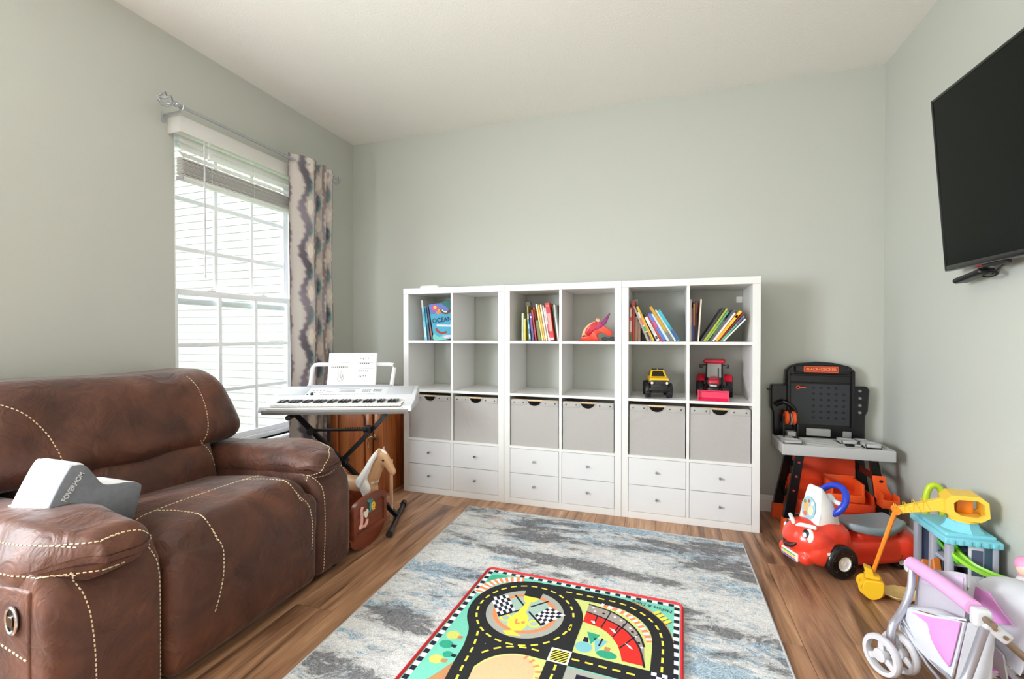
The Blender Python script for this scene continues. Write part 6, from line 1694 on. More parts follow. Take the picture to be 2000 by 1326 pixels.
# drill press with its orange spool
sp_ = wpart('spool_bracket', B().box(0.690, 0.698, 3.19, 3.24, 0.51, 0.60, 0.002).box(0.765, 0.773, 3.19, 3.24, 0.51, 0.60, 0.002).tube(smooth_path([(0.66, 3.25, 0.70), (0.70, 3.23, 0.72), (0.74, 3.22, 0.70), (0.765, 3.22, 0.66)], 6), 0.012, 8).cyl((0.694, 3.215, 0.628), (0.769, 3.215, 0.628), 0.008).box(0.690, 0.698, 3.205, 3.225, 0.59, 0.635).box(0.765, 0.773, 3.205, 3.225, 0.59, 0.635), m_bk2)
for x in (0.706, 0.745): wpart('spool_disc', B().lathe([(0.001, -0.011), (0.036, -0.011), (0.042, -0.005), (0.042, 0.005), (0.036, 0.011), (0.001, 0.011)], 24, T(x+0.005, 3.215, 0.628) @ R('Y', 90)), m_or2, sp_)
wpart('spool_blade', B().lathe([(0.001, -0.003), (0.034, -0.003), (0.036, 0), (0.034, 0.003), (0.001, 0.003)], 20, T(0.732, 3.205, 0.622) @ R('Y', 90)), mat('blade_silver', (196, 196, 200), 0.3, 0.4), sp_)
# table
wpart('table_top', B().box(0.645, 1.178, 2.998, 3.262, 0.478, 0.508, 0.006, nc=2).box(0.640, 1.182, 2.986, 3.004, 0.450, 0.512, 0.006, nc=2).box(0.640, 0.658, 2.998, 3.264, 0.452, 0.512, 0.006, nc=2).box(1.164, 1.182, 2.998, 3.264, 0.452, 0.512, 0.006, nc=2), m_gy)
for (x0, x1, y0, y1, z1) in ((0.655, 0.755, 3.03, 3.12, 0.524), (0.655, 0.735, 3.12, 3.20, 0.520), (0.965, 1.045, 3.10, 3.19, 0.530), (1.055, 1.135, 3.03, 3.11, 0.532), (1.06, 1.12, 3.14, 3.22, 0.526), (0.71, 0.765, 3.20, 3.25, 0.545)):
    wpart('moulded_tray', B().box(x0, x1, y0, y0+0.008, 0.505, z1, 0.002).box(x0, x1, y1-0.008, y1, 0.505, z1, 0.002).box(x0, x0+0.008, y0, y1, 0.505, z1, 0.002).box(x1-0.008, x1, y0, y1, 0.505, z1, 0.002).box(x0, x1, y0, y1, 0.505, 0.5075+0.3*(z1-0.508)), m_gy)
for i in range(7):
    wpart('table_rib', B().box(0.775, 0.955 if i > 2 else 1.04, 3.022+i*0.030, 3.034+i*0.030, 0.505, 0.5125, 0.002), m_gy)
wpart('grey_block', B().box(0.826, 0.955, 3.246, 3.262, 0.520, 0.565, 0.004), mat('block_grey', (150, 150, 148), 0.5)); wpart('grey_block', B().box(1.018, 1.062, 3.246, 3.262, 0.520, 0.556, 0.004), mat('block_grey2', (130, 130, 130), 0.5))
wpart('phone_tool', B().add(*rbox_vf(0.022, 0.012, 0.006, 0.005, 2, 1), M=T(0.985, 3.04, 0.5195) @ R('Z', 10)), m_bk2); wpart('tool_tip', B().box(1.005, 1.04, 3.035, 3.05, 0.513, 0.524, 0.003), mat('tip_silver', (190, 190, 196), 0.3, 0.5))
# legs: splayed side frames with bolts and orange feet
for (sx, xt, xb) in ((-1, 0.735, 0.676), (1, 1.085, 1.144)):
    for (yy, yb_) in ((3.012, 3.008), (3.225, 3.262)):
        lg = wpart('leg', B().add([(xt-0.020, yy-0.012, 0.455), (xt+0.020, yy-0.012, 0.455), (xt+0.020, yy+0.012, 0.455), (xt-0.020, yy+0.012, 0.455), (xb-0.026, yb_-0.016, 0.085), (xb+0.026, yb_-0.016, 0.085), (xb+0.026, yb_+0.016, 0.085), (xb-0.026, yb_+0.016, 0.085)],
                               [(0, 1, 2, 3), (7, 6, 5, 4), (0, 4, 5, 1), (1, 5, 6, 2), (2, 6, 7, 3), (3, 7, 4, 0)]), m_bk2, sm=30)
        wpart('foot', B().add([(xb-0.027, yb_-0.020, 0.088), (xb+0.027, yb_-0.020, 0.088), (xb+0.027, yb_+0.020, 0.088), (xb-0.027, yb_+0.020, 0.088), (xb-0.036, yb_-0.026, 0.0), (xb+0.034, yb_-0.026, 0.0), (xb+0.034, yb_+0.024, 0.0), (xb-0.036, yb_+0.024, 0.0)],
                               [(0, 1, 2, 3), (7, 6, 5, 4), (0, 4, 5, 1), (1, 5, 6, 2), (2, 6, 7, 3), (3, 7, 4, 0)]), m_or2, lg, sm=30)
        if yy < 3.1:
            for k in range(4):
                t = 0.12+0.22*k
                wpart('bolt', B().cyl((xt+(xb-xt)*t, yy-0.011, 0.455-0.37*t), (xt+(xb-xt)*t, yy-0.017, 0.455-0.37*t), 0.007, n=10), mat('bolt_rust', (150, 46, 40), 0.5) if sx < 0 else m_bk2, lg)
    wpart('side_brace', B().add([(xt, 3.01, 0.38), (xt, 3.22, 0.38), (xt, 3.22, 0.34), (xt, 3.01, 0.34)], [(0, 1, 2, 3)]).add([(xb+sx*-0.02, 3.02, 0.25), (xb+sx*-0.02, 3.25, 0.18), (xb+sx*-0.02, 3.25, 0.14), (xb+sx*-0.02, 3.02, 0.21)], [(0, 1, 2, 3)]), m_bk2)
wpart('orange_back', B().box(0.745, 1.075, 3.228, 3.240, 0.20, 0.45, 0.003).box(0.71, 1.11, 3.235, 3.247, 0.10, 0.28, 0.003), m_or)
tr_ = wpart('storage_tray', B().add([(0.72, 3.04, 0.13), (1.10, 3.04, 0.13), (1.10, 3.23, 0.26), (0.72, 3.23, 0.26), (0.72, 3.04, 0.118), (1.10, 3.04, 0.118), (1.10, 3.23, 0.248), (0.72, 3.23, 0.248)], [(0, 1, 2, 3), (7, 6, 5, 4), (0, 4, 5, 1), (2, 6, 7, 3), (1, 5, 6, 2), (0, 3, 7, 4)])
            .box(0.71, 1.11, 3.026, 3.042, 0.11, 0.19, 0.004).box(0.712, 0.722, 3.04, 3.23, 0.13, 0.24, 0.003).box(1.098, 1.108, 3.04, 3.23, 0.13, 0.24, 0.003), m_or)
wpart('tray_well', B().box(0.90, 1.06, 3.035, 3.050, 0.20, 0.24, 0.004).box(0.90, 0.912, 3.05, 3.20, 0.19, 0.30, 0.003).box(1.05, 1.062, 3.05, 3.20, 0.19, 0.30, 0.003).box(0.90, 1.062, 3.19, 3.20, 0.22, 0.31, 0.003), m_or2)
wpart('front_rail', B().box(0.89, 1.09, 2.994, 3.006, 0.155, 0.205, 0.004), m_or)
hb = B()
hb.prism([(1.070, 0.375), (1.082, 0.262), (1.096, 0.235), (1.165, 0.232), (1.160, 0.270), (1.135, 0.320), (1.130, 0.375)], -2.985, -2.972, XZ, bev=0.003)
hb.box(1.090, 1.168, 2.905, 2.915, 0.225, 0.268, 0.003).box(1.088, 1.098, 2.91, 2.975, 0.225, 0.300, 0.003).box(1.158, 1.168, 2.91, 2.975, 0.225, 0.290, 0.003).box(1.09, 1.168, 2.91, 2.975, 0.222, 0.232, 0.002)
wpart('hook_bin', hb, m_or2)
wpart('bin_hole', B().prism(circ(1.108, 0.348, 0.010, 0.008, 14), -2.9718, -2.9712, XZ), m_hole)

# ------------------------------------------------------------------ smiling ride-on car
F_ = Vector((-0.906, -0.423, 0))
CC = Vector((0.855, 2.680, 0))
MC = frame(CC, F_, z=(0, 0, 1))
car = thing('ride_on_car', 'red ride-on toy car with eyes, white windscreen and blue steering wheel', 'ride-on toy', M=MC)
m_cred = mat('car_red', (228, 62, 40), 0.28, coat=0.3)
def rb_(x0, x1, y0, y1, z0, z1, r, b): b.box(x0, x1, y0, y1, z0, z1, r, nc=4, nin=3); return b
b = B()
rb_(0.03, 0.250, -0.100, 0.100, 0.05, 0.225, 0.06, b)
b.ell((0.205, 0, 0.140), (0.105, 0.118, 0.100), 24, 16); b.ell((0.14, 0, 0.185), (0.12, 0.10, 0.060), 20, 12)
for s in (-1, 1): b.ell((0.185, s*0.085, 0.105), (0.085, 0.045, 0.062), 16, 10)
rb_(0.235, 0.300, -0.095, 0.095, 0.045, 0.105, 0.026, b)
rb_(-0.30, 0.10, -0.088, 0.088, 0.022, 0.150, 0.045, b)
b.ell((-0.265, 0, 0.100), (0.085, 0.118, 0.085), 20, 14)
rb_(-0.22, 0.05, -0.092, 0.092, 0.032, 0.075, 0.020, b)
bd_ = obj('body', b, m_cred, car, 180)
rm = bd_.modifiers.new('fuse', 'REMESH'); rm.mode = 'VOXEL'; rm.voxel_size = 0.0065; rm.use_smooth_shade = True
s2 = bd_.modifiers.new('relax', 'SMOOTH'); s2.iterations = 6; s2.factor = 0.5
m_wsh = mat('car_white', (236, 236, 234), 0.35)
ws = [(0.205, 0.205), (0.196, 0.290), (0.182, 0.375), (0.168, 0.396), (0.150, 0.385), (0.122, 0.335), (0.098, 0.290), (0.085, 0.205)]
wsp = [(p.x, p.y) for p in smooth_path([(a, c, 0) for a, c in ws], 3, True)]
wsb = B().prism(wsp, -0.062, 0.062, XZ, bev=0.012).deform(lambda x, y, z: (x, y*(1.0-0.35*max(0, (z-0.27)/0.12)), z))
wsc = obj('windscreen', wsb, m_wsh, car, 50)
# sticker on the front of the windscreen
MS = frame((0.1935, 0.0, 0.288), (0, 1, 0), z=(0.985, 0, 0.13))
def disc(name, cx, cy, rx, ry, col, lift, M_, par):
    return obj(name, B().prism(circ(cx, cy, rx, ry, 20), lift-0.0008, lift, M_), mat('sticker_paint', col, 0.4), par)
MS = MS @ T(0, 0, 0.010)
disc('sticker', 0, 0.0, 0.044, 0.056, (150, 196, 214), 0.0, MS, wsc)
for (x, y, rx, ry, c) in ((-0.02, 0.005, 0.022, 0.025, (222, 170, 110)), (0.022, -0.008, 0.020, 0.024, (236, 214, 176)), (-0.02, -0.03, 0.016, 0.012, (220, 110, 70)), (0.03, 0.028, 0.012, 0.010, (236, 236, 232)), (-0.034, 0.026, 0.012, 0.010, (120, 150, 90)), (0.0, 0.034, 0.010, 0.008, (190, 100, 60))):
    disc('sticker_print', x*0.75, y, rx*0.75, ry, c, 0.0009, MS, wsc)
sw = obj('steering_wheel', B().tube([MC.inverted() @ (MC @ Vector((0.082, 0, 0.325)))+Matrix.Rotation(math.radians(-32), 3, 'Y') @ Vector((0.0, 0.078*math.cos(t), 0.078*math.sin(t))) for t in [2*PI*k/36 for k in range(36)]], 0.0155, 10, closed=True), mat('wheel_blue', (36, 64, 190), 0.25), car, 60)
obj('wheel_hub', B().ell((0.086, 0, 0.325), (0.014, 0.030, 0.030), 14, 10).tube([(0.086, -0.07, 0.325), (0.086, 0.07, 0.325)], 0.012, 8).cyl((0.084, 0, 0.325), (0.13, 0, 0.30), 0.020, n=14), mat('hub_white', (226, 226, 228), 0.35), sw, 60)
# seat
sb_ = B().add(*rbox_vf(0.150, 0.098, 0.019, 0.0188, 4, 6), M=T(-0.125, 0, 0.192))
def sd(x, y, z):
    u = (x+0.125)/0.150
    k = math.sqrt(max(0.0, 1-abs(u)**2.6*0.72))
    return x, y*k, z+0.020*u*u-0.006*(1-(y/0.098)**2)
seat_ = obj('seat', sb_.deform(sd), mat('seat_grey', (136, 152, 160), 0.35), car, 60)
obj('seat_rim', B().tube([sd(-0.125+0.148*math.cos(t), 0.096*math.sin(t)*1.0, 0.180) for t in [2*PI*k/40 for k in range(40)]], 0.006, 6, closed=True), mat('rim_grey', (112, 128, 138), 0.4), seat_, 60)
obj('seat_base', B().add(*rbox_vf(0.11, 0.065, 0.03, 0.02, 3, 2), M=T(-0.12, 0, 0.150)), m_cred, car, 50)
obj('back_bracket', B().add(*rbox_vf(0.012, 0.04, 0.026, 0.010, 2, 1), M=T(-0.282, 0, 0.188)), m_wsh, car, 50)
m_tb = mat('car_tyre', (18, 16, 20), 0.22)
for (x, y) in ((0.135, 0.118), (0.135, -0.118), (-0.225, 0.062), (-0.225, -0.062)):
    r_ = 0.078 if x > 0 else 0.045
    sgn = 1 if y > 0 else -1
    w_ = wheel(car, (x, y, r_), (0, sgn, 0), r_, 0.048, 0.40, m_tb, m_wsh)
    obj('wheel_disc', B().lathe([(0.034, 0.0262), (r_*0.80, 0.0252), (r_*0.84, 0.022)], 24, frame((x, y, r_), (1, 0, 0), z=(0, sgn, 0)), cap=False), m_tb, w_, 40)
    for k in range(6):
        a = 2*PI*k/6+0.3
        obj('wheel_stud', B().cyl((x+r_*0.66*math.cos(a), y+sgn*0.024, r_+r_*0.66*math.sin(a)), (x+r_*0.66*math.cos(a), y+sgn*0.029, r_+r_*0.66*math.sin(a)), 0.007, 0.005, n=10), m_tb, w_, 40)
# face
def eye(y):
    n = Vector((0.86, 0.30*(1 if y > 0 else -1), 0.42)).normalized()
    p = Vector((0.262, y, 0.178))
    M_ = frame(p, n.cross(Vector((0, 0, 1))), z=n)
    e_ = obj('eye', B().ell((0, 0, 0), (0.034, 0.040, 0.014), 20, 12, M=M_), m_wsh, car, 60)
    obj('iris', B().ell((0.004, -0.006, 0.010), (0.020, 0.025, 0.0075), 16, 10, M=M_), mat('iris_navy', (30, 34, 48), 0.2), e_, 60)
    obj('glint', B().ell((0.003, -0.004, 0.0165), (0.009, 0.011, 0.003), 12, 8, M=M_), m_wsh, e_, 60)
eye(0.062); eye(-0.062)
obj('brow_band', B().tube(smooth_path([(0.232, 0.085, 0.226), (0.262, 0.03, 0.222), (0.268, 0.0, 0.205), (0.262, -0.03, 0.222), (0.232, -0.085, 0.226)], 5), 0.010, 8), m_wsh, car, 60)
obj('mouth', B().tube(smooth_path([(0.300, 0.045, 0.142), (0.311, 0.02, 0.124), (0.313, -0.01, 0.118), (0.305, -0.040, 0.130)], 5), lambda t: 0.003+0.010*math.sin(PI*t), 8), mat('mouth_dark', (50, 20, 24), 0.4), car, 60)
pl = obj('number_plate', B().box(0.294, 0.306, -0.055, 0.055, 0.052, 0.092, 0.008, nc=2), m_wsh, car, 50)
for k, c in enumerate(((120, 80, 170), (230, 200, 60), (110, 180, 90))): obj('plate_stripe', B().box(0.3055, 0.3068, -0.048, 0.048, 0.057+k*0.010, 0.064+k*0.010), mat('stripe_paint', c, 0.4), pl)
obj('body_label', B().prism(rrect(-0.012, 0.012, -0.006, 0.006, 0.002), 0, 0.0012, frame((0.20, 0.129, 0.122), (-1, 0, 0), z=(0, 1, 0.25))), m_wsh, car)

# ------------------------------------------------------------------ lime handle loop behind the car
lh = thing('lime_push_handle', 'lime green plastic push handle with a loop top behind the car', 'toy handle', (1.208, 2.665, 0))
m_lm = mat('lime_plastic', (190, 214, 44), 0.3)
loop = smooth_path([(-0.034, 0, 0.12), (-0.038, 0, 0.28), (-0.040, 0, 0.360), (-0.028, 0, 0.418), (-0.004, 0, 0.432), (0.018, 0, 0.412), (0.030, 0, 0.350), (0.024, 0, 0.28), (0.012, 0, 0.16)], 6)
obj('loop', B().tube(loop, lambda t: 0.0135, 10), m_lm, lh, 60)
obj('stem', B().add(*rbox_vf(0.030, 0.014, 0.145, 0.013, 3, 2), M=T(-0.010, 0, 0.146)), m_lm, lh, 60)
obj('base_foot', B().add(*rbox_vf(0.034, 0.04, 0.012, 0.010, 2, 1), M=T(-0.006, 0, 0.0125)), mat('olive_plastic', (110, 112, 40), 0.4), lh, 60)

# ------------------------------------------------------------------ toy garage with a light blue roof
GO = (1.14, 2.38, 0)
ga = thing('toy_garage', 'grey toy garage with pale blue roof and green ramp', 'toy garage', GO)
m_gg = mat('garage_grey', (168, 172, 186), 0.45); m_gb = mat('garage_slate', (88, 96, 124), 0.5); m_rf = mat('roof_aqua', (126, 204, 222), 0.35); m_rock = mat('rock_orange', (196, 112, 44), 0.5); m_rdk = mat('rock_brown', (120, 66, 36), 0.6); m_gn = mat('ramp_green', (98, 190, 40), 0.35)
def gp(name, b, m, par=None, sm=40): return obj(name, b, m, par or ga, sm, loc=GO)
X0, X1, Y0, Y1 = 1.068, 1.205, 2.262, 2.500
for (x, y) in ((X0, Y0), (X0, Y1), (X1, Y0), (X1, Y1), (X0, 2.375)):
    gp('column', B().box(x-0.009, x+0.009, y-0.017, y+0.017, 0.0, 0.318, 0.003), m_gg)
gp('ground_floor', B().box(X0-0.012, X1+0.012, Y0-0.02, Y1+0.02, 0.0, 0.020, 0.004), m_rdk)
gp('middle_floor', B().box(X0, X1, Y0, 2.385, 0.226, 0.240, 0.002), m_gg)
gp('back_wall', B().box(X1-0.004, X1+0.004, Y0, Y1, 0.02, 0.318), m_gb)
gp('inner_wall', B().box(X0+0.05, X0+0.055, 2.40, Y1, 0.02, 0.318), m_gb)
gp('end_wall', B().box(X0, X1, Y1-0.004, Y1+0.004, 0.02, 0.318), m_gb)
for k in range(5): gp('wall_rib', B().box(X0+0.047, X0+0.052, 2.405+k*0.019, 2.412+k*0.019, 0.10, 0.31, 0.001), m_gg)
gp('garage_door', B().box(X0+0.044, X0+0.050, 2.415, 2.475, 0.15, 0.26, 0.004), mat('door_blue', (120, 132, 160), 0.4))
gp('side_screen', B().box(X0+0.06, X0+0.11, Y0-0.004, Y0+0.004, 0.15, 0.318, 0.002), mat('screen_white', (220, 222, 228), 0.4))
gp('screen_print', B().box(X0+0.068, X0+0.102, Y0-0.006, Y0-0.004, 0.20, 0.30), m_gb); gp('dark_column', B().box(X1-0.030, X1-0.006, Y0-0.012, Y0+0.012, 0.0, 0.318, 0.002), mat('column_teal', (58, 84, 100), 0.5))
# roof: stepped slab with overhang
rf = gp('roof', B().box(X0-0.024, X1+0.020, Y0-0.026, Y1+0.016, 0.318, 0.344, 0.006, nc=2).box(X0-0.010, X1+0.012, Y0+0.0, Y1-0.03, 0.340, 0.356, 0.006, nc=2), m_rf)
gp('turret', B().lathe([(0.075, 0.350), (0.066, 0.362), (0.056, 0.372), (0.050, 0.392)], 8, T(1.142, 2.335, 0)), m_rf, rf, 30)
for k in range(6): gp('roof_notch', B().box(X0-0.008+k*0.026, X0+0.006+k*0.026, Y0-0.030, Y0-0.024, 0.320, 0.340, 0.002), m_rf, rf)
gp('roof_arrow', B().prism([(X0-0.012, 2.44), (X0+0.02, 2.47), (X0+0.02, 2.41)], 0.344, 0.349), mat('roof_deep', (92, 176, 196), 0.4), rf)
# rocks
for (x, y, h_, w_, m) in ((1.060, 2.455, 0.150, 0.035, m_rock), (1.056, 2.405, 0.185, 0.030, m_rock), (1.062, 2.335, 0.222, 0.036, m_rock), (1.058, 2.31, 0.175, 0.030, m_rdk), (1.072, 2.28, 0.12, 0.026, m_rock)):
    P = [(y-w_, 0.02), (y+w_, 0.02), (y+w_*0.8, h_*0.6), (y+w_*0.45, h_*0.72), (y+w_*0.3, h_*0.95), (y-w_*0.1, h_), (y-w_*0.5, h_*0.8), (y-w_*0.7, h_*0.55), (y-w_*0.95, h_*0.4)]
    gp('rock', B().prism(P, x-0.016, x+0.012, YZ, bev=0.004), m)
# ramps
def ramp_(pts, w, m, name='ramp'):
    P = smooth_path(pts, 8)
    b = B()
    prof_ = [(-w, 0.014), (-w+0.004, 0.014), (-w+0.007, 0.004), (w-0.007, 0.004), (w-0.004, 0.014), (w, 0.014), (w, 0.0), (-w, 0.0)]
    V, Fc = [], []
    n = len(prof_)
    for i, p in enumerate(P):
        d = (P[min(i+1, len(P)-1)]-P[max(i-1, 0)]); d.z = 0; d.normalize(); s_ = Vector((-d.y, d.x, 0))
        for a, c_ in prof_: V.append(p+s_*a+Vector((0, 0, c_)))
    for i in range(len(P)-1):
        for k in range(n): Fc.append((i*n+k, i*n+(k+1) % n, (i+1)*n+(k+1) % n, (i+1)*n+k))
    Fc.append(tuple(range(n-1, -1, -1))); Fc.append(tuple(range((len(P)-1)*n, len(P)*n)))
    return gp(name, b.add(V, Fc), m)
ramp_([(1.10, 2.42, 0.290), (1.10, 2.35, 0.278), (1.097, 2.28, 0.262), (1.10, 2.225, 0.252)], 0.026, m_gn)
ramp_([(1.082, 2.262, 0.278), (1.110, 2.215, 0.252), (1.15, 2.175, 0.240), (1.188, 2.150, 0.236)], 0.020, mat('ramp_lime', (150, 214, 60), 0.35))
gp('ramp_post', B().cyl((1.186, 2.152, 0.0), (1.186, 2.152, 0.238), 0.007, n=10), m_gn)

# ------------------------------------------------------------------ yellow crane standing on the garage roof
m_cy = mat('crane_yellow', (244, 202, 72), 0.35); m_co = mat('crane_orange', (240, 140, 40), 0.35); m_cs = mat('crane_yellow_strong', (240, 190, 40), 0.35)
cab0 = Vector((1.142, 2.325, 0.394)); tip = Vector((0.935, 2.368, 0.392))
cn = thing('toy_crane', 'yellow toy crane with orange arm reaching down from the garage roof', 'toy crane', tuple(cab0))
def cpart(name, b, m, par=None, sm=40): return obj(name, b, m, par or cn, sm, loc=tuple(cab0))
cpart('turntable', B().cyl(cab0, cab0+Vector((0, 0, 0.010)), 0.046, 0.042, n=20), m_cy)
dv = (tip-cab0); dv.z = 0; dv.normalize(); sv = Vector((-dv.y, dv.x, 0))
MCab = frame(cab0+Vector((0, 0, 0.010)), dv, z=(0, 0, 1))
# cab: octagonal shell, open window with orange inside
oct_ = [(0.035, 0.0), (0.062, 0.022), (0.066, 0.070), (0.045, 0.094), (-0.035, 0.100), (-0.062, 0.080), (-0.066, 0.022), (-0.04, 0.0)]
n = len(oct_)
inn = [(a*0.70+(-0.006), 0.050+(c_-0.050)*0.66) for a, c_ in oct_]
for s in (-1, 1):
    V = [(a, s*0.048, c_) for a, c_ in oct_]+[(a, s*0.048, c_) for a, c_ in inn]+[(a, s*0.036, c_) for a, c_ in oct_]+[(a, s*0.036, c_) for a, c_ in inn]
    Fc = []
    for i in range(n):
        j = (i+1) % n
        q = [(i, j, n+j, n+i), (2*n+j, 2*n+i, 3*n+i, 3*n+j), (n+i, n+j, 3*n+j, 3*n+i), (j, i, 2*n+i, 2*n+j)]
        Fc += q
    cpart('cab_side', B(MCab).add(V, Fc), m_cy, sm=30)
V = [(a, -0.037, c_) for a, c_ in oct_]+[(a, 0.037, c_) for a, c_ in oct_]
cpart('cab_shell', B(MCab).add(V, [(i, (i+1) % n, n+(i+1) % n, n+i) for i in range(n)]), m_cy, sm=30)
cpart('cab_floor', B(MCab).box(-0.05, 0.05, -0.036, 0.036, 0.004, 0.016), m_cy); cpart('cab_seat', B(MCab).box(-0.03, 0.02, -0.034, 0.0, 0.016, 0.085, 0.004), m_co)
cpart('rear_window', B(MCab).box(-0.070, -0.063, -0.020, 0.020, 0.030, 0.070, 0.002), mat('pale_yellow', (250, 224, 130), 0.35))
# boom: tapering flat lattice
bo = MCab.inverted() @ tip
bx = bo.x
def bz(x): return 0.048+(bo.z-0.048)*(x-0.04)/(bx-0.04)
boom = [(0.035, 0.085), (0.075, 0.062+0.0), (bx, bo.z+0.012), (bx, bo.z-0.012), (0.080, 0.012), (0.040, 0.008)]
bm_ = cpart('boom', B(MCab).prism(boom, -0.014, 0.014, XZ, bev=0.002), m_cy)
for k in range(4):
    x = 0.10+k*0.030
    zc_ = 0.036+(bo.z-0.036)*(x-0.08)/(bx-0.08); hh_ = 0.024-0.012*(x-0.08)/(bx-0.08)
    for sy in (-0.0145, 0.0145):
        cpart('lattice_bar', B(MCab).tube([(x, sy, zc_-hh_), (x+0.022, sy, zc_+hh_)], 0.0016, 5), m_cs, bm_)
        cpart('lattice_bar', B(MCab).tube([(x+0.026, sy, zc_-hh_), (x+0.026, sy, zc_+hh_)], 0.0016, 5), m_cs, bm_)
low = Vector((0.858, 2.372, 0.115))
cpart('joint', B().cyl(tip-sv*0.022, tip+sv*0.022, 0.0145, n=18).ell(tip+Vector((0, 0, 0.013)), 0.006, 8, 6), m_co)
cpart('lower_arm', B().tube([tip, low], lambda t: 0.0105-0.0015*t, 6, flat=0.8), m_co)
MB_ = frame(low, dv, z=(0, 0, 1))
cpart('bucket_yoke', B(MB_).box(-0.022, 0.030, -0.022, 0.022, -0.026, -0.012, 0.003).prism([(-0.004, -0.02), (0.026, -0.02), (0.034, 0.022), (0.006, 0.014)], -0.02, 0.02, XZ, bev=0.002), m_cs)
cpart('bucket', B(MB_).prism([(p.x, p.y) for p in smooth_path([(-0.030, -0.028, 0), (-0.034, -0.062, 0), (-0.026, -0.090, 0), (0.004, -0.110, 0), (0.030, -0.100, 0), (0.042, -0.070, 0), (0.036, -0.036, 0), (0.020, -0.030, 0)], 3, True)], -0.036, 0.036, XZ, bev=0.004)
      .prism(arcpoly(0.022, -0.062, 0.022, 0.034, -70, 110, 10), -0.034, -0.026, XZ).prism(arcpoly(0.022, -0.062, 0.022, 0.034, -70, 110, 10), 0.026, 0.034, XZ), m_cs, sm=40)
cpart('bucket_window', B(MB_).box(-0.036, -0.030, -0.022, 0.022, -0.090, -0.060, 0.003), m_co)

# ------------------------------------------------------------------ scalloped toy pie dish on the floor
pd = B()
def pie(u, v):
    t = 2*PI*u
    r = v
    sc = 1+0.035*math.sin(10*t)*max(0, (r-0.6)/0.4)
    R0 = 0.070
    x, y = R0*sc*r*math.cos(t)*1.12, R0*sc*r*math.sin(t)*0.86
    z = 0.004 if r < 0.62 else 0.004+0.020*((r-0.62)/0.38)**0.8+0.002*math.sin(20*t)*(r-0.6)
    return (x, y, z)
pd.sheet(pie, 60, 12, 0.003)
pdo = obj('toy_pie_crust', pd, mat('straw_yellow', (224, 202, 140), 0.6, bump=(60, 0.3)), smooth=60)
pdo.location = (0.972, 2.405, 0.0005); pdo.rotation_euler = (0, 0, 0.3)
tag(pdo, 'pale yellow scalloped dish lying on the floor near the crane bucket', 'toy dish')

# ------------------------------------------------------------------ doll figure at the frame edge
df = thing('doll_figure', 'pink and white doll with purple dress at the right edge', 'doll', (1.172, 2.036, 0))
m_dw = mat('doll_white', (222, 220, 230), 0.45); m_dp = mat('doll_purple', (96, 60, 128), 0.5); m_dk = mat('doll_pink', (226, 150, 190), 0.45)
obj('skirt', B().lathe([(0.050, 0.0), (0.052, 0.01), (0.040, 0.12), (0.026, 0.215), (0.018, 0.235)], 20), m_dp, df, 50)
obj('bodice', B().lathe([(0.018, 0.232), (0.026, 0.255), (0.030, 0.285), (0.022, 0.305), (0.009, 0.312)], 18), m_dw, df, 50)
for k in range(4): obj('lacing', B().tube([(0.0285*math.cos(a), 0.0285*math.sin(a), 0.245+k*0.014) for a in [PI+PI*j/10 for j in range(11)]], 0.0022, 6), m_dp, df, 50)
obj('head', B().ell((0, 0, 0.338), (0.025, 0.025, 0.030), 16, 12), mat('doll_skin', (236, 196, 178), 0.5), df, 60)
obj('hair', B().ell((0.004, 0.006, 0.348), (0.030, 0.030, 0.030), 16, 12).ell((0.012, 0.016, 0.31), (0.024, 0.018, 0.045), 12, 8), m_dk, df, 60)
for s in (-1, 1): obj('arm', B().tube(smooth_path([(s*0.026, 0, 0.295), (s*0.046, -0.004, 0.262), (s*0.036, -0.024, 0.232)], 5), 0.009, 8), m_dw, df, 60)

# ------------------------------------------------------------------ doll stroller
SO2 = (0.92, 1.78, 0)
dt = thing('doll_stroller', 'pink and grey doll stroller with silver frame and pink foam bar', 'doll stroller', SO2)
m_al = mat('silver_tube', (186, 188, 200), 0.3, 0.7); m_foam = mat('pink_foam', (228, 168, 218), 0.6, bump=(300, 0.15)); m_gf = mat('pale_grey_fabric', (206, 208, 216), 0.75, bump=(250, 0.2)); m_pf = mat('pink_fabric', (222, 148, 214), 0.7, bump=(250, 0.2)); m_pl = mat('stroller_plastic', (206, 206, 212), 0.4); m_al_refl = mat('silver_tube_brown_reflection', (150, 130, 112), 0.3, 0.7)  # last one: brown tone paints a reflection into the silver tubes
def sp2(name, b, m, par=None, sm=60): return obj(name, b, m, par or dt, sm, loc=SO2)
A_, B_ = Vector((0.826, 1.968, 0.336)), Vector((0.846, 1.668, 0.351))
sp2('foam_bar', B().tube([A_.lerp(B_, t/8)+Vector((0, 0, 0.004*math.sin(PI*t/8))) for t in range(9)], 0.0225, 14), m_foam)
sp2('bar_tube', B().tube([A_+(A_-B_)*0.03, B_+(B_-A_)*0.22+Vector((0.006, 0, -0.012))], 0.009, 10), m_al_refl)
legA = smooth_path([(0.824, 1.965, 0.318), (0.812, 1.942, 0.262), (0.790, 1.922, 0.215), (0.762, 1.898, 0.182), (0.736, 1.876, 0.158), (0.726, 1.868, 0.125), (0.726, 1.866, 0.085)], 6)
sp2('front_leg', B().tube(legA, 0.0115, 12), m_al)
legB = smooth_path([(0.852, 1.632, 0.320), (0.842, 1.648, 0.24), (0.822, 1.650, 0.16), (0.800, 1.640, 0.12), (0.795, 1.636, 0.085)], 6)
sp2('front_leg', B().tube(legB, 0.0115, 12), m_al)
for (a, b_) in (((0.852, 1.640, 0.335), (1.115, 1.625, 0.085)), ((0.828, 1.972, 0.325), (1.120, 1.960, 0.085))):
    sp2('rear_leg', B().tube([a, b_], 0.0095, 10), m_al_refl if b_[1] < 1.8 else m_al)
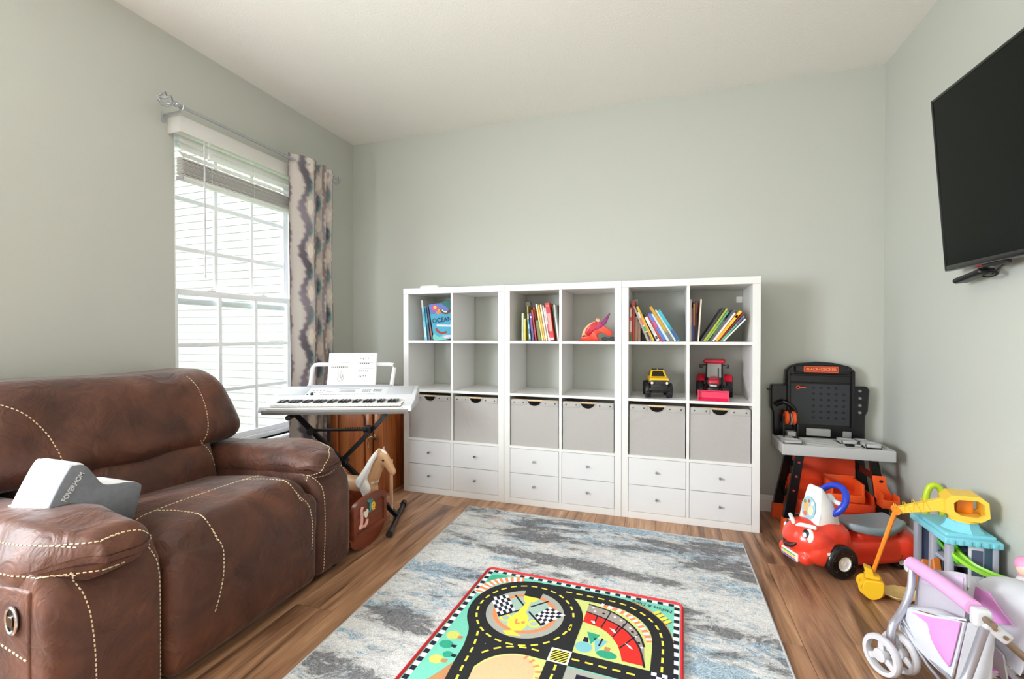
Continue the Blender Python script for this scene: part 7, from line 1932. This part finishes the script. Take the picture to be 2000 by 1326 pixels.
sp2('elbow_joint', B().add(*rbox_vf(0.022, 0.016, 0.026, 0.010, 2, 1), M=T(0.852, 1.648, 0.338)).add(*rbox_vf(0.034, 0.008, 0.016, 0.008, 2, 1), M=T(0.880, 1.632, 0.312) @ R('Y', 38)), m_pl)
for q in ((0.868, 1.624, 0.324), (0.892, 1.623, 0.304)): sp2('rivet', B().cyl(q, (q[0], q[1]-0.006, q[2]), 0.0055, n=10), m_al_refl)
sp2('elbow_joint', B().add(*rbox_vf(0.016, 0.014, 0.020, 0.008, 2, 1), M=T(0.824, 1.974, 0.322)), m_pl)
sp2('brace_tube', B().tube([(0.765, 1.900, 0.178), (0.800, 1.80, 0.112), (0.815, 1.66, 0.110)], 0.005, 8), m_al)
sp2('base_tube', B().tube([(0.770, 1.905, 0.150), (0.800, 1.80, 0.085), (0.812, 1.70, 0.070), (0.808, 1.645, 0.120)], 0.006, 8), m_al)
def swheel(c, ax):
    r_ = 0.064
    M_ = frame(c, Vector(ax).cross(Vector((0, 0, 1))), z=ax)
    w_ = sp2('wheel', B().lathe([(0.048, -0.011), (0.060, -0.012), (r_, -0.006), (r_, 0.006), (0.060, 0.012), (0.048, 0.011), (0.047, 0.0), (0.048, -0.011)], 32, M_, cap=False), m_pl)
    sp2('wheel_hub', B().lathe([(0.001, -0.014), (0.020, -0.012), (0.022, 0.0), (0.020, 0.012), (0.001, 0.014)], 18, M_), m_pl, w_)
    for k in range(3):
        a = 2*PI*k/3+0.5
        sp2('spoke', B(M_).box(0.018, 0.050, -0.010, 0.010, -0.006, 0.006, 0.003, M=R('Z', math.degrees(a))), m_pl, w_)
axd = Vector((0.88, 0.47, 0)).normalized()
for (p, q) in (((0.726, 1.864), axd), ((0.795, 1.634), Vector((1, 0.1, 0)).normalized()), ((1.118, 1.624), Vector((0.1, 1, 0)).normalized()), ((1.122, 1.962), Vector((0.1, 1, 0)).normalized())):
    P_ = Vector((p[0], p[1], 0.0645))
    swheel(P_-q*0.036, q); swheel(P_+q*0.036, q)
    sp2('axle', B().cyl(P_-q*0.03, P_+q*0.03, 0.006, n=10).cyl(P_, P_+Vector((0, 0, 0.04)), 0.008, n=10), mat('axle_dark', (70, 70, 76), 0.4, 0.5))
def fabric(name, q, m, th=0.004, sag=0.0, par=None, nu=10, nv=8, lift=0.0):
    Q = [Vector(p) for p in q]
    nrm = (Q[1]-Q[0]).cross(Q[3]-Q[0]).normalized()
    def fn(u, v):
        p = Q[0].lerp(Q[1], u).lerp(Q[3].lerp(Q[2], u), v)+nrm*(sag*math.sin(PI*u)*math.sin(PI*v)+lift)
        return (p.x, p.y, p.z+0.002*math.sin(9*u+5*v))
    return sp2(name, B().sheet(fn, nu, nv, th), m, par)
# front seat: backrest behind the bar and apron below it
m_mv = mat('mauve_lining', (196, 178, 206), 0.75, bump=(250, 0.2))
bk_ = fabric('seat_back', [(0.858, 1.985, 0.315), (0.905, 1.815, 0.385), (0.888, 1.790, 0.240), (0.828, 1.945, 0.190)], mat('dim_grey_fabric', (182, 176, 188), 0.75, bump=(250, 0.2)), 0.006, -0.03)
fabric('seat_lining', [(0.852, 1.980, 0.308), (0.895, 1.815, 0.372), (0.885, 1.800, 0.300), (0.840, 1.955, 0.245)], m_mv, 0.003, -0.026)
ap = fabric('apron', [(0.786, 1.935, 0.190), (0.846, 1.700, 0.290), (0.822, 1.718, 0.095), (0.770, 1.912, 0.128)], m_gf, 0.006, -0.012)
fabric('pink_panel', [(0.798, 1.900, 0.196), (0.843, 1.703, 0.286), (0.827, 1.717, 0.150), (0.826, 1.722, 0.140)], m_pf, 0.003, -0.010, lift=-0.010)
fabric('seat_side', [(0.848, 1.700, 0.292), (0.900, 1.675, 0.300), (0.895, 1.685, 0.130), (0.826, 1.716, 0.098)], m_gf, 0.006, 0.006)
fabric('seat_pan', [(0.790, 1.925, 0.150), (0.845, 1.705, 0.160), (0.930, 1.72, 0.150), (0.90, 1.93, 0.140)], m_pf, 0.006, -0.01)
fabric('seat_edge', [(0.832, 1.948, 0.195), (0.888, 1.795, 0.245), (0.846, 1.702, 0.292), (0.788, 1.936, 0.192)], m_gf, 0.006, -0.01)
# rear seat: hood folded forward, seen from outside
def hood(u, v):
    a = PI*(0.05+0.62*u)
    y = 2.005-0.34*v
    bul = 0.35+0.65*math.sin(PI*(0.12+0.76*v))**0.6
    return (1.065-0.105*math.cos(a)*bul, y-0.02*math.sin(PI*u), 0.205+0.155*math.sin(a)*bul)
hd = sp2('hood', B().sheet(hood, 16, 12, 0.004), m_gf)
sp2('hood_piping', B().tube([hood(0, t/12) for t in range(13)], 0.004, 8).tube([hood(t/16, 0) for t in range(17)], 0.004, 8), m_pl, hd)
fabric('rear_pink_panel', [(0.950, 1.862, 0.330), (0.950, 1.800, 0.345), (0.948, 1.690, 0.305), (0.948, 1.880, 0.222)], m_pf, 0.003, 0.0)
fabric('rear_seat_back', [(1.00, 1.70, 0.300), (1.00, 1.985, 0.300), (0.965, 1.985, 0.165), (0.965, 1.70, 0.165)], m_gf, 0.005, 0.0)
fabric('rear_apron', [(0.950, 1.74, 0.190), (0.950, 1.985, 0.178), (0.968, 1.96, 0.10), (0.968, 1.75, 0.10)], m_gf, 0.005, 0.01)
fabric('rear_seat_pan', [(0.962, 1.73, 0.165), (1.08, 1.73, 0.165), (1.08, 1.97, 0.160), (0.962, 1.97, 0.165)], m_gf, 0.005, 0.0)

# papers and a pencil under the stroller
pa = thing('comic_magazine', 'white and purple magazine lying under the stroller', 'magazine', (1.065, 1.905, 0), rotz=28)
obj('cover', B().box(-0.075, 0.075, -0.06, 0.06, 0.0, 0.005, 0.001), mat('magazine_white', (226, 222, 220), 0.5), pa)
obj('cover_print', B().box(0.0, 0.072, -0.055, 0.045, 0.0049, 0.0054), mat('magazine_purple', (96, 70, 130), 0.5), pa)
obj('cover_print', B().box(0.02, 0.05, -0.03, 0.02, 0.0053, 0.0057), mat('magazine_pink', (216, 130, 170), 0.5), pa)
pe = thing('orange_pencil', 'orange pencil lying across the magazine under the stroller', 'pencil', M=T(1.09, 1.930, 0.0096) @ R('Z', 12))
obj('shaft', B().cyl((-0.07, 0, 0), (0.075, 0, 0), 0.0042, n=6), mat('pencil_orange', (226, 130, 40), 0.4), pe)
obj('tip', B().cyl((-0.07, 0, 0), (-0.088, 0, 0), 0.0042, 0.0006, n=6), mat('pencil_wood', (222, 190, 150), 0.6), pe)
obj('eraser', B().cyl((0.075, 0, 0), (0.086, 0, 0), 0.0042, n=10), mat('eraser_pink', (220, 120, 120), 0.6), pe)
